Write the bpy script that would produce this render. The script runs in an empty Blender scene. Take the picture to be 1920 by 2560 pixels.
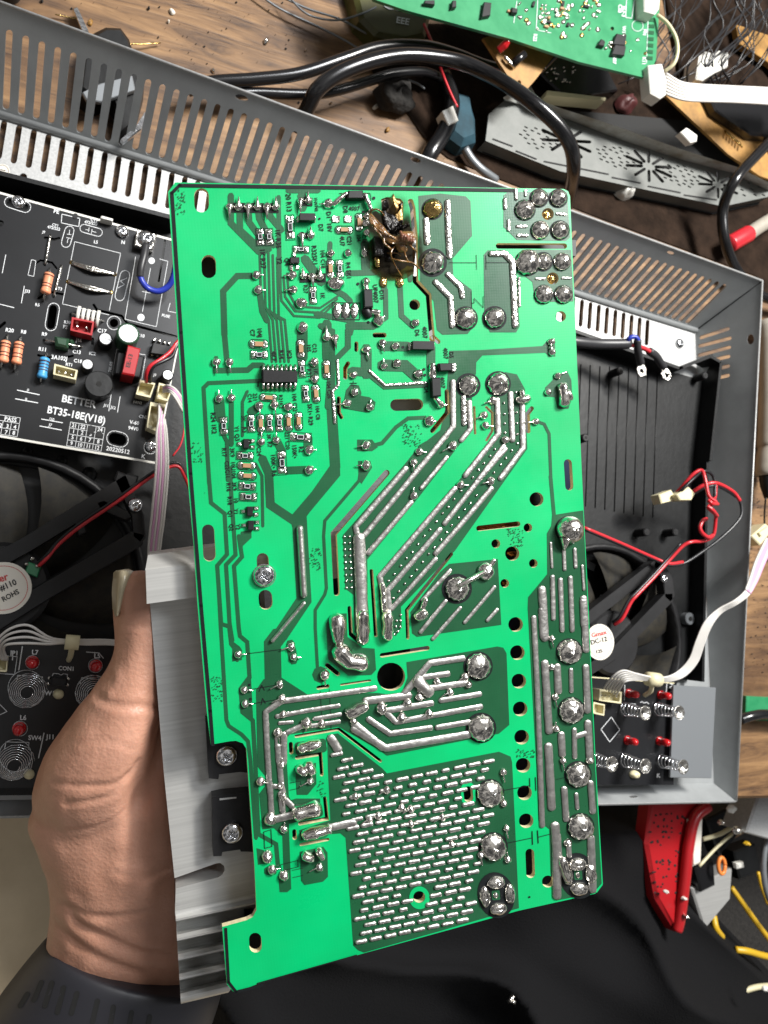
import bpy, bmesh, math, random
import numpy as np
from mathutils import Vector, Matrix, noise
from mathutils.geometry import tessellate_polygon, delaunay_2d_cdt

# ------------------------------------------------------------------ camera, world, lamps, exposure
FP = 1850.0                       # focal length in photo pixels (photo 1920 x 2560)
HC = 0.32                         # camera height above the bench (m)
DN = np.array([-0.404, 0.105, 0.9086]); DN /= np.linalg.norm(DN)     # straight down, seen from the camera
UPc = -DN
XC = np.array([1.0, 0, 0]) - DN * DN[0]; XC /= np.linalg.norm(XC)
def _v(c): return np.array([c[0], -c[1], -c[2]])      # photo axes -> right handed camera axes
Z3, X3 = _v(UPc), _v(XC); Y3 = np.cross(Z3, X3)
RW = np.array([X3, Y3, Z3])       # camera axes -> world
CAM = np.array([0, 0, HC])
S = bpy.context.scene
cd = bpy.data.cameras.new('camera'); cam = bpy.data.objects.new('camera', cd); S.collection.objects.link(cam)
cd.sensor_fit = 'VERTICAL'; cd.sensor_height = 36; cd.lens = FP / 2560 * 36
cd.clip_start = 0.005; cd.clip_end = 20
cam.matrix_world = Matrix.Translation(Vector(CAM)) @ Matrix(RW.tolist()).to_4x4()
cd.dof.use_dof = True; cd.dof.focus_distance = 0.215; cd.dof.aperture_fstop = 30.0
S.camera = cam
wd = bpy.data.worlds.new('World'); S.world = wd; wd.use_nodes = True
nt = wd.node_tree; bg = nt.nodes['Background']
tc = nt.nodes.new('ShaderNodeTexCoord'); nz = nt.nodes.new('ShaderNodeTexNoise'); rp = nt.nodes.new('ShaderNodeValToRGB')
nz.inputs['Scale'].default_value = 3.4; nz.inputs['Detail'].default_value = 3
rp.color_ramp.elements[0].position = 0.46; rp.color_ramp.elements[0].color = (0.06, 0.063, 0.068, 1)
rp.color_ramp.elements[1].position = 0.66; rp.color_ramp.elements[1].color = (1.0, 0.97, 0.93, 1)
nt.links.new(tc.outputs['Generated'], nz.inputs['Vector']); nt.links.new(nz.outputs['Fac'], rp.inputs['Fac'])
nt.links.new(rp.outputs['Color'], bg.inputs['Color']); bg.inputs['Strength'].default_value = 0.62
def lamp(name, loc, target, sx, sy, power, col):
    l = bpy.data.lights.new(name, 'AREA'); l.shape = 'RECTANGLE'; l.size = sx; l.size_y = sy; l.energy = power; l.color = col
    o = bpy.data.objects.new(name, l); S.collection.objects.link(o); o.location = loc
    d = Vector(target) - Vector(loc); o.rotation_euler = d.to_track_quat('-Z', 'Y').to_euler(); return o
lamp('bench_lamp', (0.56, 0.50, 0.88), (0.08, 0.0, 0.05), 0.30, 0.14, 21.0, (1.0, 0.97, 0.92))
lamp('sheen_lamp', (0.62, 0.62, 1.60), (0, 0, 0), 0.8, 0.22, 17.0, (0.93, 0.96, 1.0))  # added lamp, placed so its reflection lays a sheen on the board
S.view_settings.view_transform = 'Standard'; S.view_settings.look = 'None'
S.view_settings.exposure = 0.0; S.view_settings.gamma = 1.0; S.view_settings.use_curve_mapping = False
S.render.engine = 'CYCLES'
random.seed(7)

# ------------------------------------------------------------------ photo pixel -> ray, frames
def ray(px, py):
    return RW @ np.array([(px - 960) / FP, -(py - 1280) / FP, -1.0])
def camw(px, py, d):               # point at depth d in front of the camera
    return CAM + ray(px, py) * d
class Frame:
    def __init__(s, o, e1, e2):
        s.o = np.array(o, float); s.e1 = np.array(e1, float) / np.linalg.norm(e1)
        n = np.cross(s.e1, e2); s.n = n / np.linalg.norm(n); s.e2 = np.cross(s.n, s.e1)
        s.m = Matrix.Translation(Vector(s.o)) @ Matrix(np.array([s.e1, s.e2, s.n]).T.tolist()).to_4x4()
    def loc(s, px, py, h=0.0):
        r = ray(px, py); t = (s.n @ (s.o + s.n * h - CAM)) / (s.n @ r); p = CAM + r * t - s.o
        return (float(p @ s.e1), float(p @ s.e2))
    def sc(s, px, py):             # metres per photo pixel here
        a = s.loc(px - 5, py); b = s.loc(px + 5, py); c = s.loc(px, py - 5); d = s.loc(px, py + 5)
        return (math.dist(a, b) + math.dist(c, d)) / 20
def flat(z, px=960, py=1280):      # horizontal frame standing at height z, origin under pixel
    r = ray(px, py); t = (z - HC) / r[2]; return Frame(CAM + r * t, (1, 0, 0), (0, 1, 0))
TL = camw(420, 456, .1818); TR = camw(1425, 472.5, .2117); BL = camw(573, 2486, .1928)
BD = Frame(TL, TR - TL, TL - BL)   # the green board's plane
tiles = dict(A=(400,440,400), B=(760,440,400), C=(1080,440,400), D=(440,800,400), E=(800,800,400), F=(1100,800,400),
  G=(460,1160,400), H=(800,1160,400), I=(1120,1160,400), J=(560,1520,400), K=(900,1520,400), L=(1160,1520,400),
  M=(540,1880,400), N=(860,1880,400), O=(1160,1880,400), a=(0,0,640), b=(640,0,640), c=(1280,0,640), d=(0,480,480),
  e=(0,880,480), f=(0,1360,640), g=(0,1920,640), h=(640,1920,640), i=(1280,1920,640), j=(1400,1280,520),
  k=(1400,640,520), l=(1400,1000,520), P=(0,0,1659))
def tp(t, *c):
    ox, oy, s = tiles[t]; s /= 1659
    return [(ox + c[i] * s, oy + c[i + 1] * s) for i in range(0, len(c), 2)]
def ts(t): return tiles[t][2] / 1659

# ------------------------------------------------------------------ materials
def mat(name, col, rough=.5, metal=0., spec=.5, bump=0., bscale=800., var=0., vscale=200., coat=0., alpha=None, trans=0., col2=None, emit=None, sss=0.):
    m = bpy.data.materials.new(name); m.use_nodes = True; nt = m.node_tree; b = nt.nodes['Principled BSDF']; L = nt.links
    b.inputs['Base Color'].default_value = (*col, 1); b.inputs['Roughness'].default_value = rough
    b.inputs['Metallic'].default_value = metal; b.inputs['Specular IOR Level'].default_value = spec
    b.inputs['Coat Weight'].default_value = coat; b.inputs['Coat Roughness'].default_value = .12
    b.inputs['Transmission Weight'].default_value = trans
    if sss: b.inputs['Subsurface Weight'].default_value = sss; b.inputs['Subsurface Radius'].default_value = (1, .35, .2); b.inputs['Subsurface Scale'].default_value = .004
    if emit: b.inputs['Emission Color'].default_value = (*emit, 1); b.inputs['Emission Strength'].default_value = 1
    tc = nt.nodes.new('ShaderNodeTexCoord')
    if bump:
        n = nt.nodes.new('ShaderNodeTexNoise'); n.inputs['Scale'].default_value = bscale; n.inputs['Detail'].default_value = 3
        bp = nt.nodes.new('ShaderNodeBump'); bp.inputs['Strength'].default_value = bump; bp.inputs['Distance'].default_value = .001
        L.new(tc.outputs['Object'], n.inputs['Vector']); L.new(n.outputs['Fac'], bp.inputs['Height']); L.new(bp.outputs['Normal'], b.inputs['Normal'])
    if var or col2:
        n = nt.nodes.new('ShaderNodeTexNoise'); n.inputs['Scale'].default_value = vscale; n.inputs['Detail'].default_value = 5; n.inputs['Roughness'].default_value = .65
        r = nt.nodes.new('ShaderNodeValToRGB'); e = r.color_ramp.elements; e[0].position = .3; e[1].position = .7
        c2 = col2 or tuple(min(1, c * (1 + var)) for c in col); c1 = col if col2 else tuple(c * (1 - var) for c in col)
        e[0].color = (*c1, 1); e[1].color = (*c2, 1)
        L.new(tc.outputs['Object'], n.inputs['Vector']); L.new(n.outputs['Fac'], r.inputs['Fac']); L.new(r.outputs['Color'], b.inputs['Base Color'])
    return m
def board_mat(name, c1, c2, rough):
    """solder mask: faint woven glass grid below a glossy coat, cloudy tone"""
    m = mat(name, c1, rough, coat=.08, spec=.35); nt = m.node_tree; b = nt.nodes['Principled BSDF']; L = nt.links
    b.inputs['Coat Roughness'].default_value = .18
    tc = nt.nodes.new('ShaderNodeTexCoord'); w = []
    for d in ('X', 'Y'):
        v = nt.nodes.new('ShaderNodeTexWave'); v.bands_direction = d; v.inputs['Scale'].default_value = 420; v.inputs['Distortion'].default_value = 1.2; v.inputs['Detail'].default_value = 1
        L.new(tc.outputs['Object'], v.inputs['Vector']); w.append(v)
    mx = nt.nodes.new('ShaderNodeMath'); mx.operation = 'ADD'; L.new(w[0].outputs['Fac'], mx.inputs[0]); L.new(w[1].outputs['Fac'], mx.inputs[1])
    n = nt.nodes.new('ShaderNodeTexNoise'); n.inputs['Scale'].default_value = 40; n.inputs['Detail'].default_value = 6; L.new(tc.outputs['Object'], n.inputs['Vector'])
    ad = nt.nodes.new('ShaderNodeMath'); ad.operation = 'MULTIPLY_ADD'; ad.inputs[1].default_value = .03; L.new(mx.outputs[0], ad.inputs[0]); L.new(n.outputs['Fac'], ad.inputs[2])
    r = nt.nodes.new('ShaderNodeValToRGB'); e = r.color_ramp.elements; e[0].position = .3; e[1].position = .8; e[0].color = (*c1, 1); e[1].color = (*c2, 1)
    L.new(ad.outputs[0], r.inputs['Fac']); L.new(r.outputs['Color'], b.inputs['Base Color'])
    rn = nt.nodes.new('ShaderNodeMapRange'); n3 = nt.nodes.new('ShaderNodeTexNoise'); n3.inputs['Scale'].default_value = 26; n3.inputs['Detail'].default_value = 7; n3.inputs['Roughness'].default_value = .7; L.new(tc.outputs['Object'], n3.inputs['Vector'])
    rn.inputs['From Min'].default_value = .35; rn.inputs['From Max'].default_value = .7; rn.inputs['To Min'].default_value = rough - .12; rn.inputs['To Max'].default_value = rough + .14; L.new(n3.outputs['Fac'], rn.inputs['Value']); L.new(rn.outputs['Result'], b.inputs['Roughness'])
    bp = nt.nodes.new('ShaderNodeBump'); bp.inputs['Strength'].default_value = .03; bp.inputs['Distance'].default_value = .0001
    L.new(mx.outputs[0], bp.inputs['Height']); L.new(bp.outputs['Normal'], b.inputs['Normal'])
    return m
M = {}
M['mask'] = board_mat('green_mask', (0.0, .36, .108), (0.0, .47, .15), .38)
M['copper'] = board_mat('dark_green_mask', (.007, .060, .024), (.014, .100, .040), .36)
M['fr4'] = mat('glass_fibre_edge', (.62, .55, .34), .7, var=.2, vscale=900)
M['silk'] = mat('black_print', (.006, .008, .009), .6, spec=.2)
M['solder'] = mat('solder_frosted', (.56, .545, .52), .42, 1, bump=.22, bscale=600, var=.22, vscale=500)
M['shine'] = mat('solder_shiny', (.78, .75, .70), .19, 1, bump=.26, bscale=260, var=.15, vscale=300)
M['brass'] = mat('burnt_flux_solder', (.55, .38, .14), .22, 1, bump=.5, bscale=900, var=.3)
M['tin'] = mat('tinned_terminal', (.62, .60, .56), .24, 1, bump=.5, bscale=900)
M['black'] = mat('black_epoxy', (.010, .010, .011), .45, spec=.35, var=.3, vscale=600)
M['ceramic'] = mat('tan_ceramic', (.36, .20, .10), .5)
M['alu'] = mat('sawn_aluminium', (.52, .52, .505), .40, .5, var=.12, vscale=60)
for n_ in M['alu'].node_tree.nodes:
    if n_.type == 'TEX_NOISE':
        mp_ = M['alu'].node_tree.nodes.new('ShaderNodeMapping'); mp_.inputs['Scale'].default_value = (.35, 22, 6); mp_.inputs['Rotation'].default_value = (0, 0, -.21)
        l_ = n_.inputs['Vector'].links[0]; sk_ = l_.from_socket; M['alu'].node_tree.links.new(sk_, mp_.inputs['Vector']); M['alu'].node_tree.links.new(mp_.outputs['Vector'], n_.inputs['Vector'])
M['screw'] = mat('chromed_screw', (.72, .73, .75), .16, 1, bump=.15, bscale=500)
M['case'] = mat('grey_painted_steel', (.35, .365, .37), .38, .3, var=.10, vscale=60)
M['zinc'] = mat('bare_zinc_sheet', (.36, .365, .365), .42, .3, col2=(.52, .525, .52), vscale=900, bump=.05)
M['plastic'] = mat('black_plastic', (.0055, .006, .0065), .42, spec=.35, var=.35, vscale=90, bump=.08, bscale=300)
M['fan'] = mat('smoky_fan_plastic', (.011, .011, .012), .45, spec=.35, var=.3, vscale=120)
M['dust'] = mat('dusty_fan_blade', (.012, .012, .012), .6, spec=.3, col2=(.032, .028, .020), vscale=260)
M['bpcb'] = mat('black_board_mask', (.011, .0115, .013), .32, spec=.4, var=.2, vscale=40)
M['wsilk'] = mat('white_print', (.72, .74, .76), .6)
M['cream'] = mat('cream_nylon', (.68, .62, .40), .45)
M['white'] = mat('white_nylon', (.72, .71, .66), .45)
M['wwire'] = mat('white_wire', (.62, .60, .57), .42)
M['pink'] = mat('pink_wire', (.62, .33, .52), .45)
M['red'] = mat('red_wire', (.55, .02, .03), .35, coat=.2)
M['bwire'] = mat('black_wire', (.012, .012, .014), .35)
M['blue'] = mat('blue_wire', (.02, .04, .36), .35)
M['cable'] = mat('black_rubber_cable', (.009, .009, .010), .22, spec=.6)
M['sleeve'] = mat('heat_shrink', (.03, .03, .033), .4)
M['redp'] = mat('red_plastic', (.38, .010, .014), .35)
M['led'] = mat('red_led_resin', (.50, .008, .012), .08, coat=.6)
M['rorange'] = mat('orange_resistor', (.80, .30, .16), .45)
M['rblue'] = mat('blue_resistor', (.06, .32, .62), .4)
M['stripe'] = mat('resistor_band', (.06, .012, .012), .5)
M['capgreen'] = mat('green_capacitor_sleeve', (.02, .06, .03), .35)
M['captop'] = mat('capacitor_top', (.80, .80, .80), .28, .6)
M['gold'] = mat('old_resin_board', (.30, .155, .035), .5, var=.45, vscale=70)
M['skin'] = mat('skin', (.40, .195, .125), .45, col2=(.54, .285, .20), vscale=34, bump=.22, bscale=900, sss=.10)
M['nail'] = mat('fingernail', (.36, .31, .21), .28, var=.2, vscale=120)
M['strap'] = mat('silicone_strap', (.017, .017, .022), .5)
M['cloth'] = mat('black_cloth', (.0048, .0048, .0056), .95, bump=.4, bscale=900, spec=.2)
M['char'] = mat('charred', (.012, .009, .008), .35, bump=.8, bscale=900)
M['scorched'] = mat('scorched_bronze', (.10, .05, .012), .3, .5, col2=(.42, .26, .08), vscale=300, bump=.4, bscale=700)
M['insect'] = mat('brown_chitin', (.035, .014, .006), .22, col2=(.30, .15, .045), vscale=380, bump=.5, bscale=900, coat=.3)
M['thorax'] = mat('red_brown_chitin', (.05, .02, .012), .25, col2=(.38, .16, .10), vscale=500, bump=.7, bscale=900)
M['enamel'] = mat('copper_wire', (.45, .16, .04), .3, .8, var=.3, vscale=500)
M['paper'] = mat('paper_label', (.72, .68, .60), .6)
M['redink'] = mat('red_ink', (.55, .05, .05), .6)
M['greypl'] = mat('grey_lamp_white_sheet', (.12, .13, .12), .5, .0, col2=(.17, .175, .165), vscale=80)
M['lit_flange'] = mat('lit_rusty_sheet', (.55, .57, .55), .5, col2=(.25, .21, .16), vscale=60)  # base colour lightened against the face so the flange looks lit
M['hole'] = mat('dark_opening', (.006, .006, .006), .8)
M['teal'] = mat('teal_cloth', (.010, .045, .065), .8, var=.4, vscale=90)
M['olive'] = mat('olive_packet', (.075, .075, .020), .35, var=.35, vscale=60)
M['beigeg'] = mat('grey_beige_handle', (.34, .31, .26), .5, var=.15, vscale=60)
M['gpcb'] = mat('green_control_board', (.015, .19, .075), .3, col2=(.05, .29, .13), vscale=60, coat=.3)
M['yellow'] = mat('yellow_wire', (.62, .38, .02), .4)
M['copring'] = mat('orange_coil', (.80, .24, .05), .35)
M['plategrey'] = mat('grey_steel_plate', (.22, .235, .25), .4, .4)
M['clutter_dark'] = mat('clutter_dark', (.020, .012, .008), .85, spec=.08, var=.6, vscale=60, bump=.5, bscale=500)  # dark brown that stands in for the clutter's shadow on the wood
M['bluecan'] = mat('dark_blue_sleeve', (.006, .012, .035), .3, var=.4, vscale=100)
M['fur'] = mat('dark_debris', (.02, .018, .016), .9, var=.5, vscale=300, bump=.8, bscale=500)
def wood():
    m = mat('worn_wood', (.3, .2, .1), .55); nt = m.node_tree; b = nt.nodes['Principled BSDF']; L = nt.links
    tc = nt.nodes.new('ShaderNodeTexCoord'); mp = nt.nodes.new('ShaderNodeMapping'); mp.inputs['Rotation'].default_value = (0, 0, .42); mp.inputs['Scale'].default_value = (3.0, 26, 1)
    L.new(tc.outputs['Object'], mp.inputs['Vector'])
    n = nt.nodes.new('ShaderNodeTexNoise'); n.inputs['Scale'].default_value = 5; n.inputs['Detail'].default_value = 9; n.inputs['Roughness'].default_value = .68; n.inputs['Distortion'].default_value = .8
    L.new(mp.outputs['Vector'], n.inputs['Vector'])
    r = nt.nodes.new('ShaderNodeValToRGB'); e = r.color_ramp.elements; e[0].position = .34; e[0].color = (.045, .021, .010, 1); e[1].position = .66; e[1].color = (.30, .172, .075, 1)
    x = e.new(.5); x.color = (.18, .096, .040, 1)
    L.new(n.outputs['Fac'], r.inputs['Fac'])
    n2 = nt.nodes.new('ShaderNodeTexNoise'); n2.inputs['Scale'].default_value = 14; n2.inputs['Detail'].default_value = 6; L.new(tc.outputs['Object'], n2.inputs['Vector'])
    r2 = nt.nodes.new('ShaderNodeValToRGB'); e = r2.color_ramp.elements; e[0].position = .36; e[0].color = (.45, .4, .36, 1); e[1].position = .52; e[1].color = (1, 1, 1, 1); L.new(n2.outputs['Fac'], r2.inputs['Fac'])
    mu = nt.nodes.new('ShaderNodeMixRGB'); mu.blend_type = 'MULTIPLY'; mu.inputs[0].default_value = 1; L.new(r.outputs['Color'], mu.inputs[1]); L.new(r2.outputs['Color'], mu.inputs[2]); L.new(mu.outputs[0], b.inputs['Base Color'])
    bp = nt.nodes.new('ShaderNodeBump'); bp.inputs['Strength'].default_value = .4; bp.inputs['Distance'].default_value = .001; L.new(n.outputs['Fac'], bp.inputs['Height']); L.new(bp.outputs['Normal'], b.inputs['Normal'])
    return m
M['wood'] = wood()
M['scorch'] = None
M['tile'] = mat('beige_floor', (.62, .50, .33), .6, col2=(.74, .61, .42), vscale=25)

# ------------------------------------------------------------------ mesh helpers
def inside(p, poly):
    c = False; x, y = p; j = len(poly) - 1
    for i in range(len(poly)):
        a, b = poly[i], poly[j]
        if (a[1] > y) != (b[1] > y) and x < (b[0] - a[0]) * (y - a[1]) / (b[1] - a[1]) + a[0]: c = not c
        j = i
    return c
class MB:
    def __init__(s): s.v = []; s.f = []; s.mi = []; s.sm = []
    def add(s, vs, fs, mi=0, smooth=True):
        o = len(s.v); s.v += [tuple(v) for v in vs]; s.f += [tuple(i + o for i in f) for f in fs]; s.mi += [mi] * len(fs); s.sm += [smooth] * len(fs)
    def obj(s, name, m, parent=None, fr=None, sharp=None, flip=True):
        me = bpy.data.meshes.new(name); me.from_pydata(s.v, [], s.f)
        for x in (m if isinstance(m, (list, tuple)) else [m]): me.materials.append(M[x])
        me.polygons.foreach_set('material_index', s.mi); me.polygons.foreach_set('use_smooth', s.sm)
        if flip:
            bm = bmesh.new(); bm.from_mesh(me); bmesh.ops.recalc_face_normals(bm, faces=bm.faces); bm.to_mesh(me); bm.free()
        me.update()
        o = bpy.data.objects.new(name, me); S.collection.objects.link(o)
        if parent: o.parent = parent
        elif fr: o.matrix_world = fr.m
        return o
def tag(o, label, cat, group=None, kind=None):
    o['label'] = label; o['category'] = cat
    if group: o['group'] = group
    if kind: o['kind'] = kind
    return o
def thing(name, fr, label, cat, group=None):
    o = bpy.data.objects.new(name, None); S.collection.objects.link(o); o.matrix_world = fr.m; o.empty_display_size = .01
    return tag(o, label, cat, group)
def sheet(mb, fr, loops, h0, h1=None, mi=0, wall=None):
    """filled outline (first loop) with holes; h1 gives it thickness"""
    L = [[fr.loc(*p) for p in l] for l in loops]
    if len(loops) == 1:
        tris = tessellate_polygon([[Vector((x, y, 0)) for x, y in l] for l in L]); flatp = L[0]; n = len(flatp); tv = flatp
    else:
        allp = [p for l in loops for p in l]; ed = []; o = 0
        for l in loops: ed += [(o + i, o + (i + 1) % len(l)) for i in range(len(l))]; o += len(l)
        r = delaunay_2d_cdt([Vector(p) for p in allp], ed, [], 0, 1e-4); vv, tt = r[0], r[2]
        tris = []
        for t in tt:
            c = (sum(vv[i].x for i in t) / 3, sum(vv[i].y for i in t) / 3)
            if inside(c, loops[0]) and not any(inside(c, h) for h in loops[1:]): tris.append(tuple(t))
        tv = [fr.loc(p.x, p.y) for p in vv]; flatp = [p for l in L for p in l]; n = len(flatp)
    if h1 is None:
        mb.add([(x, y, h0) for x, y in tv], tris, mi, False); return
    vs = [(x, y, h0) for x, y in flatp] + [(x, y, h1) for x, y in flatp]
    for h in (h0, h1): mb.add([(x, y, h) for x, y in tv], tris, mi, False)
    o = 0; fs = []
    for l in L:
        k = len(l)
        fs += [(o + i, o + (i + 1) % k, o + (i + 1) % k + n, o + i + n) for i in range(k)]; o += k
    mb.add(vs, fs, mi if wall is None else wall, False)
def cap(pts, w, n=6):
    """outline of a round ended stroke along pts (photo pixels)"""
    P = [Vector(p) for p in pts]; r = w / 2; left = []; right = []
    for i, p in enumerate(P):
        d0 = (P[i] - P[i - 1]).normalized() if i else (P[1] - P[0]).normalized()
        d1 = (P[i + 1] - P[i]).normalized() if i < len(P) - 1 else d0
        t = (d0 + d1); t = t.normalized() if t.length > 1e-6 else d0
        nn = Vector((-t.y, t.x)); k = r / max(.45, nn.dot(Vector((-d0.y, d0.x))))
        left.append(p + nn * k); right.append(p - nn * k)
    out = list(left); d = (P[-1] - P[-2]).normalized(); a0 = math.atan2(d.x, -d.y) if 0 else math.atan2(left[-1].y - P[-1].y, left[-1].x - P[-1].x)
    out += [P[-1] + Vector((math.cos(a0 - math.pi * k / n), math.sin(a0 - math.pi * k / n))) * r for k in range(1, n)]
    out += right[::-1]
    a0 = math.atan2(right[0].y - P[0].y, right[0].x - P[0].x)
    out += [P[0] + Vector((math.cos(a0 - math.pi * k / n), math.sin(a0 - math.pi * k / n))) * r for k in range(1, n)]
    return [(p.x, p.y) for p in out]
def circ(x, y, r, n=22, ry=None, rot=0):
    ry = ry or r; c, s = math.cos(rot), math.sin(rot)
    return [(x + math.cos(a) * r * c - math.sin(a) * ry * s, y + math.cos(a) * r * s + math.sin(a) * ry * c) for a in [2 * math.pi * i / n for i in range(n)]]
def rect(x, y, w, h, ang=0):
    c, s = math.cos(math.radians(ang)), math.sin(math.radians(ang))
    return [(x + u * c - v * s, y + u * s + v * c) for u, v in ((-w / 2, -h / 2), (w / 2, -h / 2), (w / 2, h / 2), (-w / 2, h / 2))]
def rrect(x, y, w, h, r, ang=0, n=4):
    c, s = math.cos(math.radians(ang)), math.sin(math.radians(ang)); o = []
    for cx, cy, a0 in ((w / 2 - r, h / 2 - r, 0), (-w / 2 + r, h / 2 - r, 90), (-w / 2 + r, -h / 2 + r, 180), (w / 2 - r, -h / 2 + r, 270)):
        for k in range(n + 1):
            a = math.radians(a0 + 90 * k / n); u, v = cx + r * math.cos(a), cy + r * math.sin(a); o.append((x + u * c - v * s, y + u * s + v * c))
    return o
def block(mb, fr, pts, h0, h1, bev=.0003, mi=0, top=1.0, at=0.0):
    """solid prism over a pixel outline with chamfered top edge"""
    L = [fr.loc(*p, at) for p in pts]; cx = sum(p[0] for p in L) / len(L); cy = sum(p[1] for p in L) / len(L); k = len(L)
    def ring(s, d, h):
        o = []
        for x, y in L:
            dx, dy = x - cx, y - cy; q = math.hypot(dx, dy) or 1; f = s * max(0, (q - d)) / q; o.append((cx + dx * f, cy + dy * f, h))
        return o
    vs = ring(1, 0, h0) + ring(top, 0, h1 - bev) + ring(top, bev * 1.3, h1)
    fs = [tuple(range(k))[::-1], tuple(range(2 * k, 3 * k))]
    for j in (0, 1): fs += [(j * k + i, j * k + (i + 1) % k, (j + 1) * k + (i + 1) % k, (j + 1) * k + i) for i in range(k)]
    mb.add(vs, fs, mi, False)
def dome(mb, fr, px, py, rx, ry, hm, rot=0, rough=.10, peak=0, pk=(0, 0), n=20, rings=8, mi=0, h0=0.00004, seed=None, wav=0):
    """solder dome, radii in pixels, height in metres"""
    cx, cy = fr.loc(px, py); s = fr.sc(px, py); sd = seed if seed is not None else px * .37 + py * .11
    c, sn = math.cos(rot), math.sin(rot); vs = []; fs = []
    ex = fr.loc(px + 10, py); ey = fr.loc(px, py + 10)
    ax = ((ex[0] - cx) / 10, (ex[1] - cy) / 10); ay = ((ey[0] - cx) / 10, (ey[1] - cy) / 10)
    for j in range(rings + 1):
        t = j / rings * math.pi / 2
        for i in range(n):
            a = 2 * math.pi * i / n; rr = math.cos(t)
            nn = noise.noise(Vector((math.cos(a) * 1.4 + sd, math.sin(a) * 1.4, j * .35)))
            rr *= 1 + rough * nn + (wav * (.5 + .5 * math.cos(a * 13)) * (1 - j / rings) if wav else 0)
            u, v = rx * rr * math.cos(a), ry * rr * math.sin(a)
            X, Y = u * c - v * sn, u * sn + v * c
            hh = hm * math.sin(t) * (1 + rough * 1.2 * nn)
            if peak: hh += peak * math.exp(-((X - pk[0]) ** 2 + (Y - pk[1]) ** 2) / (max(rx, ry) * .28) ** 2) * hm
            vs.append((cx + X * ax[0] + Y * ay[0], cy + X * ax[1] + Y * ay[1], h0 + hh))
    for j in range(rings):
        for i in range(n): fs.append((j * n + i, j * n + (i + 1) % n, (j + 1) * n + (i + 1) % n, (j + 1) * n + i))
    fs.append(tuple(rings * n + i for i in range(n)))
    mb.add(vs, fs, mi)
def resample(pts, step):
    out = [pts[0]]
    for a, b in zip(pts, pts[1:]):
        L = math.dist(a, b); k = max(1, int(L / step))
        for i in range(1, k + 1): out.append(tuple(a[j] + (b[j] - a[j]) * i / k for j in range(len(a))))
    return out
def ridge(mb, fr, pts, w, hm, rough=.07, mi=0, n=8, seed=None, h0=.00004):
    """raised bead of solder along a pixel path"""
    sd = seed if seed is not None else pts[0][0] * .31 + pts[0][1] * .17
    P = resample(pts, max(2.5, w * .28)); r = w / 2
    d0 = Vector(P[1]) - Vector(P[0]); d0.normalize(); d1 = Vector(P[-1]) - Vector(P[-2]); d1.normalize()
    Q = []
    for k in (0, .25, .6): Q.append((Vector(P[0]) - d0 * r * (1 - k), math.sqrt(1 - (1 - k) ** 2) + .02))
    Q += [(Vector(p), 1) for p in P]
    for k in (.6, .25, 0): Q.append((Vector(P[-1]) + d1 * r * (1 - k), math.sqrt(1 - (1 - k) ** 2) + .02))
    vs = []; fs = []; m = len(Q)
    for i, (p, f) in enumerate(Q):
        a = Q[max(0, i - 1)][0]; b = Q[min(m - 1, i + 1)][0]; t = (b - a).normalized(); nn = Vector((-t.y, t.x))
        q = noise.noise(Vector((sd + i * .45, .3, 0))); q2 = noise.noise(Vector((sd, i * .6, 4)))
        for j in range(n + 1):
            an = math.pi * j / n; ww = r * f * (1 + rough * q) * math.cos(an)
            x, y = fr.loc(p.x + nn.x * ww, p.y + nn.y * ww); vs.append((x, y, h0 + hm * f * (1 + rough * 1.5 * q2) * math.sin(an)))
    for i in range(m - 1):
        for j in range(n): fs.append((i * (n + 1) + j, i * (n + 1) + j + 1, (i + 1) * (n + 1) + j + 1, (i + 1) * (n + 1) + j))
    fs.append(tuple(range(n + 1))); fs.append(tuple((m - 1) * (n + 1) + j for j in range(n + 1)))
    mb.add(vs, fs, mi)
def crom(P, k=6):
    P = [Vector(p) for p in P]
    if len(P) < 3: return P
    Q = [2 * P[0] - P[1]] + P + [2 * P[-1] - P[-2]]; out = []
    for i in range(1, len(Q) - 2):
        for j in range(k):
            t = j / k; a, b, c, d = Q[i - 1:i + 3]
            out.append(.5 * (2 * b + (c - a) * t + (2 * a - 5 * b + 4 * c - d) * t * t + (3 * b - a - 3 * c + d) * t ** 3))
    return out + [P[-1]]
def tube(mb, P, r, n=10, mi=0, smoothpath=True, k=6, squash=None):
    """round tube through local points; r a number or a list per given point; closed ends"""
    P = [Vector(p) for p in P]; m0 = len(P)
    C = crom(P, k) if smoothpath and m0 > 2 else P
    m = len(C); R = [r] * m if not isinstance(r, (list, tuple)) else [np.interp(i / (m - 1) * (m0 - 1), range(m0), r) for i in range(m)]
    up = Vector((0, 0, 1)); vs = []; fs = []; prev = None
    for i, p in enumerate(C):
        t = (C[min(m - 1, i + 1)] - C[max(0, i - 1)]).normalized()
        if prev is None:
            a = t.cross(up) if abs(t.z) < .95 else t.cross(Vector((1, 0, 0)))
        else: a = prev - t * prev.dot(t)
        a.normalize(); prev = a; b = t.cross(a)
        for j in range(n):
            an = 2 * math.pi * j / n; v = a * math.cos(an) * R[i] + b * math.sin(an) * R[i] * (squash or 1); vs.append(tuple(p + v))
    for i in range(m - 1):
        for j in range(n): fs.append((i * n + j, i * n + (j + 1) % n, (i + 1) * n + (j + 1) % n, (i + 1) * n + j))
    fs.append(tuple(range(n))[::-1]); fs.append(tuple((m - 1) * n + j for j in range(n)))
    mb.add(vs, fs, mi)
def L3(fr, px, py, h):             # a point seen at this pixel, at height h over the frame's plane
    x, y = fr.loc(px, py, h); return (x, y, h)
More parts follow.
